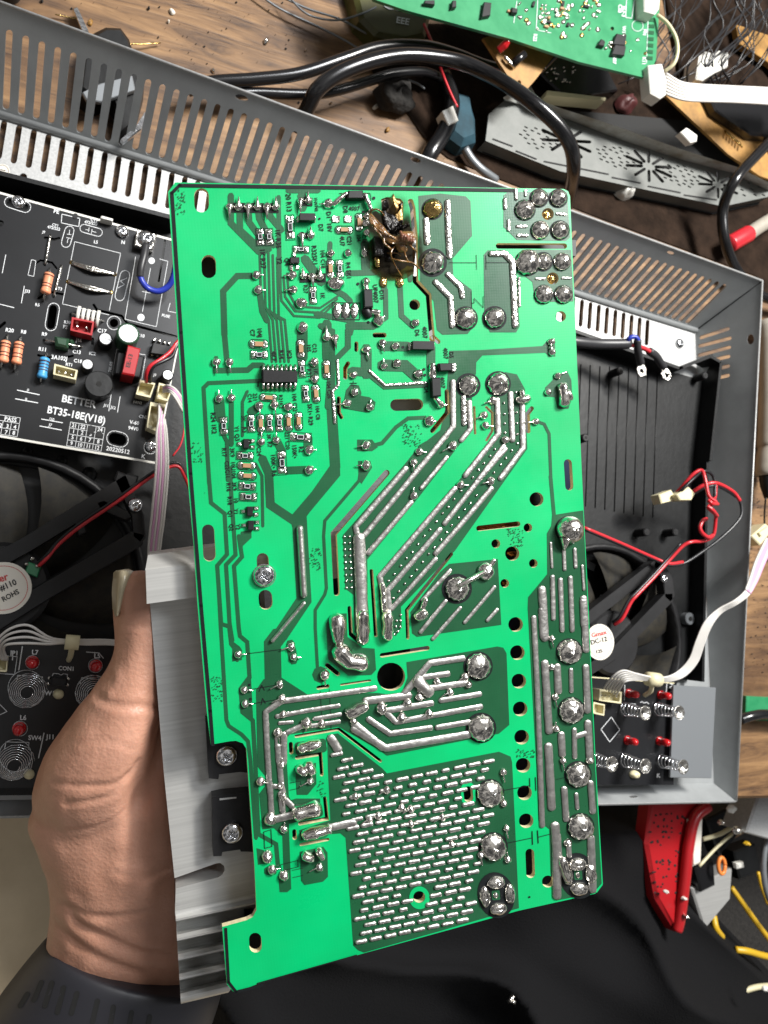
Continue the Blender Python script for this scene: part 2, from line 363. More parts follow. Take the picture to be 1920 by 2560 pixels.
def wire(mb, fr, pts, rpx, mi=0, n=8, k=6):
    """pts (px, py, height): the wire's centre line as it lies; rpx radius in pixels at its first point"""
    P = [L3(fr, *p) for p in pts]; h = pts[0][2]
    a = fr.loc(pts[0][0] - 5, pts[0][1], h); b = fr.loc(pts[0][0] + 5, pts[0][1], h); r = math.dist(a, b) / 10 * rpx
    tube(mb, P, r, n, mi, k=k); return r
_tc = {}
def text(mb, fr, s, px, py, ang, size, h, mi=0, sx=1.0, at=0.0):
    if s not in _tc:
        c = bpy.data.curves.new('t', 'FONT'); c.body = s; c.size = 1; c.resolution_u = 2; c.offset = .022
        o = bpy.data.objects.new('t', c); me = bpy.data.meshes.new_from_object(o)
        _tc[s] = ([tuple(v.co) for v in me.vertices], [tuple(p.vertices) for p in me.polygons])
        bpy.data.objects.remove(o); bpy.data.curves.remove(c); bpy.data.meshes.remove(me)
    vs, fs = _tc[s]; a = math.radians(ang); c, sn = math.cos(a), math.sin(a); out = []
    for x, y, z in vs:
        x *= size * sx; y *= size
        X, Y = fr.loc(px + x * c + y * sn, py + x * sn - y * c, at); out.append((X, Y, h))
    mb.add(out, fs, mi, False)
def line(mb, fr, pts, w, h, mi=0, closed=False):
    if closed: pts = list(pts) + [pts[0]]
    for a, b in zip(pts, pts[1:]):
        d = Vector(b) - Vector(a)
        if d.length < .1: continue
        d.normalize(); n = Vector((-d.y, d.x)) * w / 2; e = d * w * .4
        q = [Vector(a) - e + n, Vector(b) + e + n, Vector(b) + e - n, Vector(a) - e - n]
        mb.add([(*fr.loc(p.x, p.y), h) for p in q], [(0, 1, 2, 3)], mi, False)
def cyl(mb, fr, px, py, r, h0, h1, mi=0, n=20, r2=None, bev=0, m=None):
    """upright cylinder; px,py is where its top centre is seen; r in metres"""
    x, y = fr.loc(px, py, h1); r2 = r2 or r; rs = [(r, h0), (r2, h1 - bev), (r2 - bev, h1)] if bev else [(r, h0), (r2, h1)]
    vs = [(x + a * math.cos(2 * math.pi * i / n), y + a * math.sin(2 * math.pi * i / n), h) for a, h in rs for i in range(n)]
    fs = [tuple(range(n))[::-1], tuple((len(rs) - 1) * n + i for i in range(n))]
    fs += [(j * n + i, j * n + (i + 1) % n, (j + 1) * n + (i + 1) % n, (j + 1) * n + i) for j in range(len(rs) - 1) for i in range(n)]
    mb.add(vs, fs, mi, False); return x, y
def screw(parent, fr, px, py, rpx, h, name='screw', ang=20, parts=None):
    """pan head cross recess screw"""
    m = MB(); s = fr.sc(px, py); r = rpx * s; x, y = fr.loc(px, py, h)
    n = 28; prof = [(1.0, 0), (1.02, .12), (.98, .28), (.85, .46), (.62, .58), (.36, .63)]
    vs = []; a0 = math.radians(ang)
    for q, z in prof:
        for i in range(n):
            a = 2 * math.pi * i / n; vs.append((x + q * r * math.cos(a), y + q * r * math.sin(a), h + z * r))
    cross = []
    for i in range(n):
        a = 2 * math.pi * i / n; c4 = abs(math.cos(2 * (a - a0))) ** 2; q = .10 + .40 * c4
        cross.append((x + q * r * math.cos(a), y + q * r * math.sin(a), h + .60 * r))
    low = [(x + (p[0] - x) * .6, y + (p[1] - y) * .6, h + .22 * r) for p in cross]
    o = len(prof) * n; vs += cross + low; K = len(prof) + 2
    fs = [(j * n + i, j * n + (i + 1) % n, (j + 1) * n + (i + 1) % n, (j + 1) * n + i) for j in range(K - 1) for i in range(n)]
    fs.append(tuple((K - 1) * n + i for i in range(n)))
    m.add(vs, fs, 0, True); ob = m.obj(name, 'screw', parent, None if parent else fr)
    return ob
# ------------------------------------------------------------------ the green power board held in the hand
B = thing('power_circuit_board', BD, 'large bright green circuit board held up in the hand, solder side up, burnt spot', 'circuit board')
outline = [(438, 456), (1409, 472.5), (1420, 478), (1425, 491), (1427, 536), (1439, 824), (1454, 1172), (1472, 1533), (1489, 1906), (1507, 2210), (1488, 2234),
  (1295, 2277), (910, 2383), (640, 2461), (590, 2481), (582, 2478), (567, 2460), (555.5, 2317), (617, 2300), (632, 2292), (641, 2275), (636, 2164), (617, 1890),
  (616, 1872), (607, 1858), (590, 1852), (574, 1853), (526.6, 1861.5), (517, 1777), (494, 1514), (484, 1360), (468, 1184), (444, 832), (420.5, 480)]
slots = [('A', [430, 203, 432, 302], 152), ('A', [505, 893, 507, 985], 150), ('B', [1105, 265, 1125, 330, 1150, 640, 1155, 1090, 1290, 1235, 1310, 1480, 1330, 1700], 58),
  ('C', [690, 725, 1372, 727], 58), ('E', [1225, 225, 1175, 180], 48), ('E', [570, 157, 665, 157], 52), ('E', [377, 243, 377, 310], 42), ('E', [290, 450, 262, 500, 262, 598], 44),
  ('E', [195, 812, 195, 960, 222, 1008], 42), ('E', [788, 882, 1010, 876], 122), ('E', [1313, 742, 1322, 955, 1165, 1150], 46), ('E', [1598, 905, 1608, 1175], 26),
  ('F', [480, 905, 540, 965, 540, 1150, 482, 1245], 28), ('F', [950, 917, 908, 972, 915, 1152], 46), ('F', [1325, 1485, 1340, 1725], 84), ('G', [250, 690, 264, 945], 128),
  ('G', [815, 985, 822, 1100], 124), ('G', [843, 1375, 848, 1438], 142), ('H', [690, 92, 142, 722, 172, 1335], 64), ('H', [533, 1108, 577, 1775], 38),
  ('H', [305, 1492, 318, 1765, 403, 1840], 40), ('H', [1362, 935, 898, 1515, 910, 1800], 36), ('I', [320, 667, 722, 622], 56), ('J', [1070, 592, 1180, 682], 46),
  ('J', [1215, 795, 1515, 750], 22), ('J', [978, 826, 1075, 810], 40), ('K', [228, 490, 700, 415], 46), ('J', [748, 1330, 1190, 1255, 1622, 1585], 32),
  ('J', [693, 1410, 697, 1495], 44), ('J', [757, 1553, 1000, 1512, 1015, 1700], 36), ('M', [1098, 60, 1102, 238], 38), ('M', [1128, 478, 1150, 690, 870, 742], 38), ('M', [812, 822, 816, 888], 44), ('M', [880, 960, 1162, 905], 30),
  ('N', [1283, 400, 1290, 470], 96), ('O', [682, 1048, 690, 1260], 92), ('P', [551, 2034, 551, 2040], 28)]
tiles['P'] = (0, 0, 1920)
circles = [('B', 1147, 1335, 56), ('C', 1200, 395, 62), ('C', 1250, 1062, 62), ('C', 1335, 1455, 54), ('I', 917, 365, 73), ('I', 828, 660, 45), ('I', 495, 826, 46), ('I', 666, 928, 74),
  ('I', 884, 1030, 45), ('I', 588, 1237, 45), ('L', 535, 170, 76), ('L', 553, 462, 76), ('L', 568, 757, 76), ('L', 582, 1045, 76), ('L', 597, 1338, 76), ('L', 612, 1630, 76),
  ('O', 627, 422, 76), ('O', 644, 712, 75), ('O', 870, 1342, 62), ('K', 322, 712, 146), ('N', 778, 1500, 62)]
holes = []
for t, c, w in slots:
    if t == 'P': holes.append(cap([(638, 2347), (639, 2366)], 31, 7)); continue
    if t == 'M' and c[0] == 1098: continue
    if t == 'J' and c[0] == 757: holes.append(cap([(742, 1894), (801, 1884.5), (804.5, 1936)], 9)); continue
    holes.append(cap(tp(t, *c), w * ts(t), 7))
for t, x, y, r in circles: holes.append(circ(*tp(t, x, y)[0], r * ts(t)))
holes.append(tp('B', 800, 240, 860, 218, 1000, 235, 1030, 270, 1032, 560, 1010, 700, 960, 560, 830, 540, 810, 420))   # burnt through opening
mb = MB(); sheet(mb, BD, [outline] + holes, -.0016, 0); mb.obj('laminate', 'fr4', B)
mb = MB(); sheet(mb, BD, [outline] + holes, .00003); mb.obj('green_solder_mask', 'mask', B, flip=False)
cop = MB(); lay = [0]; cpolys = []
def copper(pts):
    lay[0] += 1; cpolys.append(pts)
    hs = [h for h in holes if any(inside(p, pts) for p in h)]
    sheet(cop, BD, [pts] + hs, .00006 + lay[0] * .0000012)
def trace(t, c, w): copper(cap(tp(t, *c), w * ts(t), 3))
# copper traces under the mask
trace('A', [960, 1035, 800, 1038, 655, 1195, 668, 1650], 66); copper(cap([(561, 835), (567, 900)], 14, 3))
trace('D', [415, 400, 415, 525, 740, 520, 800, 470, 900, 470], 60)
trace('D', [885, 630, 335, 655, 285, 705, 345, 1700], 44)
copper(cap([(523, 1200), (527.5, 1257), (561.5, 1284), (567.5, 1386), (543, 1414), (553, 1560), (573, 1566), (578, 1610), (590, 1625), (593, 1650)], 10.5, 3))
copper(cap([(543.5, 1414), (552, 1570), (566, 1800), (572, 1815), (604, 1836), (620, 1853), (626, 1900), (640, 2095)], 10, 3))
copper(cap([(575, 1170), (579, 1250), (589, 1387), (565, 1412), (574, 1558), (581, 1602)], 10.5, 3))
copper(tp('J', 85, 340, 165, 400, 190, 440, 185, 540, 85, 555))
copper(cap([(597, 1340), (605, 1392), (585, 1415), (597, 1570), (600, 1590), (618, 1605), (624, 1695)], 10.5, 3))
copper(tp('J', 150, 830, 240, 710, 280, 720, 305, 1200, 170, 1090)); copper(cap([(632, 1800), (638, 1900), (646, 2085), (690, 2110), (695, 2165)], 11, 3))
copper([(641, 2120), (676, 2130), (678, 2155), (645, 2162)])
copper(tp('G', 590, 700, 700, 690, 700, 765, 610, 850, 605, 960, 580, 930, 570, 800))
copper(cap([(655, 1145), (672, 1183), (676, 1262), (747, 1310)], 22, 2)); copper(cap([(639, 1160), (655, 1190), (657, 1315)], 8, 3))
copper(tp('G', 1520, -200, 1610, -200, 1620, 120, 1270, 540, 1240, 640, 1130, 680, 1095, 555, 1510, 70))
copper(cap([(828, 1000), (838, 1170)], 26, 2)); copper(cap([(836, 1170), (748, 1296)], 25, 2))
copper(cap([(748, 1290), (760, 1500), (700, 1590)], 37, 2)); copper(cap([(700, 1585), (681, 1610), (683, 1700)], 42, 2))
copper(cap([(902, 1169), (898, 1201), (812, 1302), (809, 1340), (816, 1470), (812, 1486), (788, 1525), (788, 1570), (794, 1675)], 8, 3)); copper(circ(*tp('J', 1000, 690)[0], 21, 8))
copper(cap([(1065, 1044), (1020, 1046), (990, 1068), (955, 1108), (920, 1117)], 10, 3)); copper(tp('E', 385, 1240, 540, 1240, 600, 1320, 540, 1360, 385, 1360))
copper(tp('E', 395, 1460, 520, 1460, 540, 1530, 430, 1700, 400, 1660))
copper(tp('F', 95, 320, 440, 310, 1060, 270, 1110, 215, 1190, 200, 1195, 380, 1130, 375, 1090, 340, 440, 368, 375, 440, 372, 560, 330, 640, 330, 1130, 200, 1290, -20, 1540, -20, 1240, 60, 900))
copper([(1120, 1060), (1150, 1110), (1046, 1244), (918, 1399), (919, 1500), (926, 1580), (905, 1588), (886, 1582), (884, 1487), (863, 1471), (857, 1338), (1012, 1160), (1052, 1110), (1068, 1101)])
copper([(1249, 978), (1262, 930), (1292, 936), (1312, 973), (1313, 1017), (1318, 1122), (1137, 1377), (1002, 1517), (1004, 1568), (990, 1589), (970, 1592), (953, 1578), (944, 1449), (1157, 1189), (1236, 1084), (1226, 1010)])
copper([(1123, 1409.5), (1244, 1397.5), (1253, 1562), (1042, 1592), (1030, 1583), (1026, 1530), (1100, 1430)])
copper([(1457.5, 1276), (1430, 1280), (1380, 1288), (1378, 1314), (1367, 1333.6), (1368, 1435), (1320, 1493), (1319, 1520), (1341, 1920), (1345.6, 2051), (1373, 2073), (1376, 2180), (1382, 2237), (1391, 2251), (1488, 2232), (1504, 2209), (1487, 1906), (1470, 1533)])
copper([(1016, 1655), (1243, 1616), (1258, 1619), (1266, 1633), (1273, 1812), (1247, 1834), (967.5, 1889), (943, 1872), (847, 1816.6), (724, 1836), (714, 1848), (722, 1990), (727, 2000), (740, 1996), (800, 1996), (802, 2035), (742.5, 2053.6), (722, 2060), (728, 2222), (718, 2230), (699, 2230), (696, 2191), (709, 2181), (706, 2090), (685, 2070), (656, 2073), (648, 1984), (663, 1964), (663, 1940), (644, 1916), (640, 1725), (659, 1698), (690, 1685), (770, 1737), (943, 1732), (972, 1736), (1004, 1732), (1019, 1693)])
copper([(818, 1838), (844, 1833), (955, 1920), (967, 1933), (1247, 1879), (1276, 1891), (1280, 1905), (1297, 2270), (1100, 2327), (910, 2381), (895, 2375), (883, 2363), (864, 2094), (851, 2083), (826, 2085), (752, 2100), (748, 2075), (826, 2050), (820, 1920)])
copper([(1046, 490), (1100, 484), (1164, 491), (1176, 503), (1180, 590), (1131, 647), (1133, 690), (1179, 724.5), (1180, 821), (1169, 835), (1106, 837), (1092, 825), (1084, 753), (1050, 712), (1049, 600)])
copper([(1219, 626), (1258, 626), (1290, 693), (1299, 816), (1290, 831), (1225, 831), (1211, 802), (1209, 637)])
copper(tp('C', 740, 200, 790, 165, 1400, 170, 1430, 640, 1390, 675, 880, 665, 740, 530)); copper(tp('C', 930, 765, 1440, 765, 1465, 1300, 1070, 1310, 1040, 1100, 970, 1045))
copper(tp('F', 1220, 560, 1320, 540, 1360, 620, 1370, 800, 1330, 920, 1220, 920, 1190, 800, 1085, 790, 1090, 700, 1150, 640)); trace('F', [1000, 1050, 1080, 1080, 1130, 1180, 1150, 1660], 32); copper(cap([(1376, 1190), (1385, 1290)], 9, 3))
for c in ([735, 205, 735, 490, 1030, 790], [825, 300, 830, 560, 1080, 790], [915, 300, 925, 480, 1130, 760], [1010, 300, 1030, 440, 1180, 720], [1110, 300, 1150, 430, 1260, 560]): trace('A', c, 66)
trace('A', [1330, 150, 1640, 150], 60); trace('A', [1230, 220, 1240, 1200], 46); trace('A', [1470, 200, 1480, 330], 90)
for i in range(5): copper(cap([(649 + i * 11, 620 + i * 6), (653 + i * 11, 760 + i * 8), (672 + i * 10, 800), (680 + i * 10.5, 905)], 6, 3))
for i in range(3): copper(cap([(700 + i * 9, 700 - i * 8), (704 + i * 9, 752 - i * 10), (735 + i * 3, 790 - i * 12), (800, 794 - i * 12), (835 + i * 8, 760 - i * 12)], 5.5, 3))
trace('A', [1030, 1180, 1060, 1400, 1110, 1500], 60); trace('B', [10, 860, 180, 1100], 90)
trace('B', [270, 700, 260, 1000], 50); trace('B', [450, 1010, 740, 1000], 60); trace('B', [630, 700, 640, 960], 90); trace('B', [280, 1160, 420, 1240, 480, 1300], 60)
trace('B', [825, 1040, 830, 1180], 60); trace('B', [845, 1180, 850, 1470, 760, 1540, 500, 1560, 480, 1640], 50); trace('B', [990, 1050, 1010, 1450, 1130, 1560], 56); trace('B', [1095, 560, 1100, 1080], 50)
trace('B', [130, 1430, 500, 1500], 60)
trace('E', [70, 40, 75, 400], 100); trace('E', [300, 60, 560, 60], 80); trace('E', [290, 100, 290, 280, 140, 430], 60); trace('E', [120, 430, 80, 900], 60); trace('E', [640, 270, 910, 275], 100); trace('E', [480, 300, 480, 560], 110); trace('E', [330, 530, 450, 540], 90)
trace('E', [650, 470, 880, 475, 1010, 590], 120); trace('E', [510, 560, 670, 690, 1100, 670], 60); trace('E', [1150, 280, 1150, 480], 90); trace('E', [350, 740, 330, 850, 500, 880], 160)
trace('D', [1310, 80, 1310, 400], 110); trace('D', [1430, 430, 1440, 620], 90); trace('D', [860, 900, 780, 950], 90); trace('D', [445, 830, 460, 1010], 110); trace('D', [575, 830, 575, 1290], 50); trace('D', [490, 1180, 530, 1260, 540, 1659], 40)
trace('D', [740, 740, 690, 850, 690, 1200], 30); trace('D', [1040, 1240, 1100, 1360], 80); trace('D', [1370, 1220, 1370, 1350], 90); trace('D', [1150, 1560, 1380, 1550], 80); trace('D', [1500, 60, 1620, 120, 1620, 700], 60)
trace('J', [690, 370, 720, 540], 90); copper(tp('J', 1060, 160, 1130, 60, 1270, 55, 1280, 300, 1430, 410, 1560, 420, 1575, 640, 1530, 690, 1290, 700, 1080, 530))
copper(tp('M', 820, 140, 1035, 110, 1040, 330, 950, 440, 840, 440)); copper(tp('M', 870, 1030, 1110, 980, 1155, 1040, 1160, 1290, 1110, 1340, 920, 1375, 885, 1330))
copper(rrect(*tp('M', 565, 1230)[0], 30, 20, 7)); copper(rrect(*tp('J', 900, 1440)[0], 78, 34, 8, -8)); copper(rrect(*tp('M', 960, 620)[0], 70, 36, 10, -12))
copper(tp('H', 1360, 1490, 1361, 1490, 1362, 1491)) if 0 else None
cop.obj('copper_tracks', 'copper', B, flip=False)
# green rings left uncovered around two holes
for lp in (circ(*tp('N', 780, 1508)[0], 106 * ts('N'), 26, 118 * ts('N')), cap(tp('N', 1283, 385, 1290, 480), 150 * ts('N'), 8), [(1491, 2231), (1506, 2211), (1504, 2207), (1485, 2229)]):
    ring = MB(); sheet(ring, BD, [lp] + [h for h in holes if any(inside(p, lp) for p in h)], .00020); ring.obj('bare_green_patch', 'mask', B, flip=False)
# black print: border line, outlines, text
sk = MB(); HS = .00021
for w_, p in ((8.5, [(1286, 476.5), (449, 464), (430, 483), (453, 832), (477, 1184), (503, 1514), (526, 1777), (532, 1861)]),):
    line(sk, BD, p, w_, HS)
line(sk, BD, tp('g', 1463, 1040, 1482, 1385, 1530, 1447, 1700, 1405), 7, HS); line(sk, BD, tp('h', 10, 1392, 650, 1210), 3, HS)
TX = [('A', '20 R13', 1305, 185, 50, 86), ('A', '1N4148', 1597, 222, 34, 86), ('A', '1K R36', 1195, 552, 50, 86), ('A', 'Y2', 1213, 845, 50, 86), ('A', '1K R37', 1035, 755, 52, 86), ('A', 'Q4', 1292, 850, 46, 86), ('A', 'R325K1', 1572, 722, 48, 86),
 ('B', 'D8', 405, 310, 46, 86), ('B', '4007', 462, 360, 44, 0), ('B', 'D1\u00b0 18V', 232, 370, 46, 86), ('B', 'D7', 150, 500, 46, 86), ('B', 'C21', 445, 625, 44, 86), ('B', '4U7', 372, 625, 46, 86), ('B', '104', 543, 605, 40, 86), ('B', 'C16', 600, 612, 40, 86),
 ('B', '104 C18', 170, 765, 42, 86), ('B', 'R4 5K1', 435, 895, 44, 86), ('B', 'UF4007', 712, 1125, 46, 86), ('B', 'D10', 783, 1185, 42, 86), ('B', '1K', 170, 1205, 44, 86), ('B', 'R27', -5, 1130, 42, 86),
 ('E', 'D6', 985, 100, 42, 86), ('E', '4007', 1060, 70, 46, 86), ('E', '4007', 1277, 290, 44, 86), ('E', 'D5', 1340, 330, 40, 86), ('E', '4007', 1245, 592, 44, 86), ('E', 'D4', 1080, 690, 40, 86), ('E', '104 C26', 68, 632, 40, 86),
 ('D', 'C7', 770, 98, 46, 86), ('D', '104J', 845, 80, 44, 86), ('D', '4K7', 990, 325, 46, 86), ('D', 'R14', 1070, 312, 44, 86), ('D', 'IC3', 1152, 315, 46, 86), ('D', 'C12', 1415, 245, 42, 86), ('D', '105', 1355, 250, 42, 86), ('D', '1K', 1428, 500, 42, 86), ('D', 'R31', 1358, 505, 44, 86),
 ('D', '104 C8', 1447, 885, 38, 86), ('D', '5K1\u2022 R29', 1365, 868, 44, 86), ('D', 'C14', 745, 765, 40, 86), ('D', '221', 800, 760, 42, 86), ('D', 'R21K2', 1065, 775, 40, 86), ('D', '104 C22', 1205, 758, 42, 86), ('D', '3K', 680, 990, 42, 86), ('D', 'R3', 683, 1108, 44, 86),
 ('D', 'Y1 Q3', 607, 1100, 44, 86), ('D', 'R24 1K2', 362, 958, 48, 86), ('D', 'R17', 478, 1325, 44, 86), ('D', '3K9', 562, 1325, 44, 86), ('D', '241', 845, 1180, 34, 40), ('D', 'C24', 838, 1315, 42, 86), ('D', '3K R7', 945, 1180, 42, 86), ('D', '221 C20', 1130, 1160, 40, 86),
 ('D', '150K\u2022', 1205, 1290, 44, 86), ('D', 'R2', 1275, 1310, 44, 86), ('D', '100K\u2022 R6', 985, 1388, 46, 86), ('D', 'C22C11', 508, 1460, 40, 86), ('D', '10U104', 572, 1465, 42, 86), ('D', '1', 832, 692, 56, 0),
 ('G', 'R16', 440, 195, 42, 86), ('G', '3K9', 503, 185, 42, 86), ('G', 'R18', 452, 335, 42, 86), ('G', '10', 518, 348, 42, 86), ('G', 'Q1', 458, 480, 42, 86), ('G', 'Y1', 520, 462, 42, 86), ('G', 'Q2', 470, 620, 42, 86), ('G', 'Y2', 540, 620, 42, 86)]
for t, s, x, y, hgt, an in TX: text(sk, BD, s, *tp(t, x, y)[0], an, hgt * ts(t) / .70, HS + .00002, sx=.92)
def pl(t, *c, w=5, closed=False): line(sk, BD, tp(t, *c), w * ts(t), HS, closed=closed)
pl('C', 175, 900, 458, 900); pl('C', 458, 820, 462, 970); pl('C', 556, 825, 558, 970); pl('C', 558, 900, 790, 900); pl('C', 405, 1320, 435, 1320, 435, 1270, 530, 1365, 530, 1250); pl('C', 405, 1200, 412, 1400)
pl('E', 345, 630, 345, 655); pl('E', 312, 655, 382, 655, w=7); pl('E', 312, 680, 382, 680, w=7); pl('E', 345, 680, 345, 705)
pl('J', 225, 473, 610, 425, w=6); pl('J', 260, 845, 520, 800, w=7); pl('J', 290, 990, 530, 950, w=7); pl('J', 365, 860, 390, 800, 420, 850, w=8); pl('J', 385, 1000, 400, 935, 430, 985, w=8)
pl('J', 998, 860, 1020, 1270); pl('J', 1093, 840, 1110, 1250); pl('O', 410, 395, 680, 345, w=7); pl('O', 678, 270, 682, 355, w=8); pl('O', 738, 260, 744, 395, w=8); pl('O', 945, 285, 1040, 262)
pl('O', 450, 940, 700, 888, w=7); pl('O', 704, 820, 709, 955, w=9); pl('O', 760, 812, 768, 940, w=9); pl('O', 766, 880, 890, 848, w=7)
pl('M', 765, 318, 875, 298, 878, 350); pl('M', 765, 392, 860, 372); pl('M', 495, 825, 570, 800, 580, 975, 505, 995, closed=True, w=7); pl('M', 668, 1165, 848, 1120, 852, 1185, 680, 1230, closed=True, w=6); pl('M', 790, 1222, 900, 1200); pl('M', 795, 1298, 900, 1275)
for t, x, y, r in (('B', 722, 232, 17), ('B', 615, 375, 15), ('B', 160, 445, 12), ('B', 558, 1120, 15), ('B', 665, 1520, 15), ('E', 857, 283, 15), ('E', 1075, 513, 15), ('E', 1085, 572, 15), ('E', 498, 25, 15), ('J', 262, 795, 13), ('J', 275, 943, 16), ('O', 676, 1500, 11), ('D', 768, 1275, 14), ('G', 215, 300, 4)):
    sheet(sk, BD, [circ(*tp(t, x, y)[0], r * ts(t), 10)], HS)
for x, y, w_, h_ in ((1265, 565, 18, 22), (1030, 325, 470, 95), (1510, 270, 60, 95), (1535, 620, 60, 80), (1560, 1050, 210, 100)): pass
sheet(sk, BD, [tp('A', 700, 280, 1230, 285, 1230, 385, 700, 380)], HS); sheet(sk, BD, [tp('A', 1440, 222, 1580, 228, 1580, 315, 1440, 310)], HS); sheet(sk, BD, [tp('A', 1450, 590, 1590, 590, 1590, 650, 1450, 650)], HS); sheet(sk, BD, [tp('A', 1450, 1010, 1720, 1010, 1720, 1105, 1450, 1105)], HS)
sheet(sk, BD, [tp('B', 130, 1010, 210, 1010, 210, 1098, 130, 1098)], HS)
pl('B', 292, 1312, 580, 1318, 578, 1490, 300, 1490, closed=True, w=7); pl('B', 368, 182, 680, 182, 690, 210, 690, 300, w=7)
import itertools
rnd = random.Random(3)
def ink(t, x, y, w_, h_, n):       # faint dotted inspection stamps
    sk2 = MB()
    for _ in range(n):
        px, py = tp(t, x + rnd.random() * w_, y + rnd.random() * h_)[0]; sheet(sk2, BD, [circ(px, py, 1.1 + rnd.random() * .8, 6)], HS)
    sk2.obj('faded_ink_stamp', 'copper', B, flip=False)
ink('A', 165, 140, 95, 260, 46); ink('E', 855, 1080, 200, 240, 80); ink('G', 1300, 850, 130, 250, 50); ink('I', 610, 670, 170, 190, 60); ink('f', 1370, 850, 70, 170, 46); ink('D', 160, 1270, 120, 210, 30); ink('O', 540, -30, 190, 80, 40); ink('M', 1050, 300, 90, 180, 20)
# ---- black rings round the big joints, then the joints themselves
big = [('B', 1330, 345, 92, 112), ('B', 1332, 900, 112, 148), ('C', 960, 355, 95, 112), ('C', 1105, 232, 80, 100), ('C', 1305, 235, 80, 100), ('C', 1115, 565, 88, 100), ('C', 1322, 565, 84, 104), ('C', 990, 900, 122, 138), ('C', 1150, 890, 78, 102),
 ('C', 1345, 890, 85, 95), ('C', 1155, 1230, 88, 102), ('C', 1357, 1230, 84, 100), ('C', 345, 1480, 104, 128), ('C', 645, 1475, 98, 126), ('F', 290, 680, 97, 128), ('F', 600, 662, 106, 132), ('H', 1417, 1292, 118, 156), ('K', 1222, 602, 124, 152), ('K', 1252, 1240, 130, 158),
 ('L', 1088, 450, 118, 138), ('L', 1108, 1062, 122, 142), ('O', 268, 425, 130, 148), ('O', 300, 980, 132, 152), ('O', 1178, 232, 120, 142), ('O', 1205, 772, 126, 144)]
for t, x, y, r, R in big:
    s = ts(t); px, py = tp(t, x, y)[0]
    sheet(sk, BD, [circ(px, py, R * s, 26)], HS + .00001)
    mb = MB(); dome(mb, BD, px, py, r * s, r * s * 1.03, r * s * BD.sc(px, py) * .58, rough=.07, peak=.35 if t in 'BF' else .1, n=39, rings=10, wav=.09, h0=.0003)
    ang0 = rnd.random() * 6
    mb.obj('large_solder_joint', 'brass' if (t, x) == ('B', 1330) else 'shine', B)
sk3 = MB()
for cx, cy in (tp('O', 330, 1480)[0], tp('O', 1180, 1280)[0]): sheet(sk, BD, [circ(cx, cy, 46, 26, 58, -.2)], HS + .000012)
sk.obj('black_print', 'silk', B, flip=False)
mb = MB(); 
for cx, cy in (tp('O', 328, 1480)[0], tp('O', 1180, 1272)[0]): sheet(mb, BD, [rrect(cx, cy, 20, 24, 3, -4)], HS + .00004)
mb.obj('pad_window', 'copper', B, flip=False)
def joint(t, x, y, rx, ry=None, hf=.75, rot=0, m='shine', pk=.0, rough=.13, name='solder_joint', h0=.0002):
    s = ts(t); px, py = tp(t, x, y)[0]; mb = MB(); rx *= s; ry = ry * s if ry else rx
    dome(mb, BD, px, py, rx, ry, min(rx, ry) * BD.sc(px, py) * hf, rot, rough, pk, h0=h0, n=18 if rx < 14 else 28); return mb, px, py, rx
def tail(mb, px, py, dx, dy, r=2.0, L=1.0, h=.0008):
    P = [L3(BD, px, py, h * .7), L3(BD, px + dx * .5, py + dy * .5, h), L3(BD, px + dx * L, py + dy * L, h * .8)]
    tube(mb, P, [r * BD.sc(px, py), r * .9 * BD.sc(px, py), r * .75 * BD.sc(px, py)], 8)
for t, x, y, rx, ry, ro in [('O', 325, 1348, 98, 66, -.2), ('O', 213, 1500, 56, 108, -.08), ('O', 472, 1462, 58, 106, -.05), ('O', 350, 1618, 92, 62, -.2), ('O', 325, 1480, 28, 30, 0), ('O', 1172, 1155, 92, 66, -.15), ('O', 1310, 1255, 60, 108, -.05), ('O', 1188, 1412, 92, 66, -.15), ('O', 1176, 1272, 22, 34, 0), ('O', 1075, 1290, 48, 90, 0)]:
    mb, *_ = joint(t, x, y, rx, ry, .8, ro); mb.obj('solder_joint', 'shine', B)
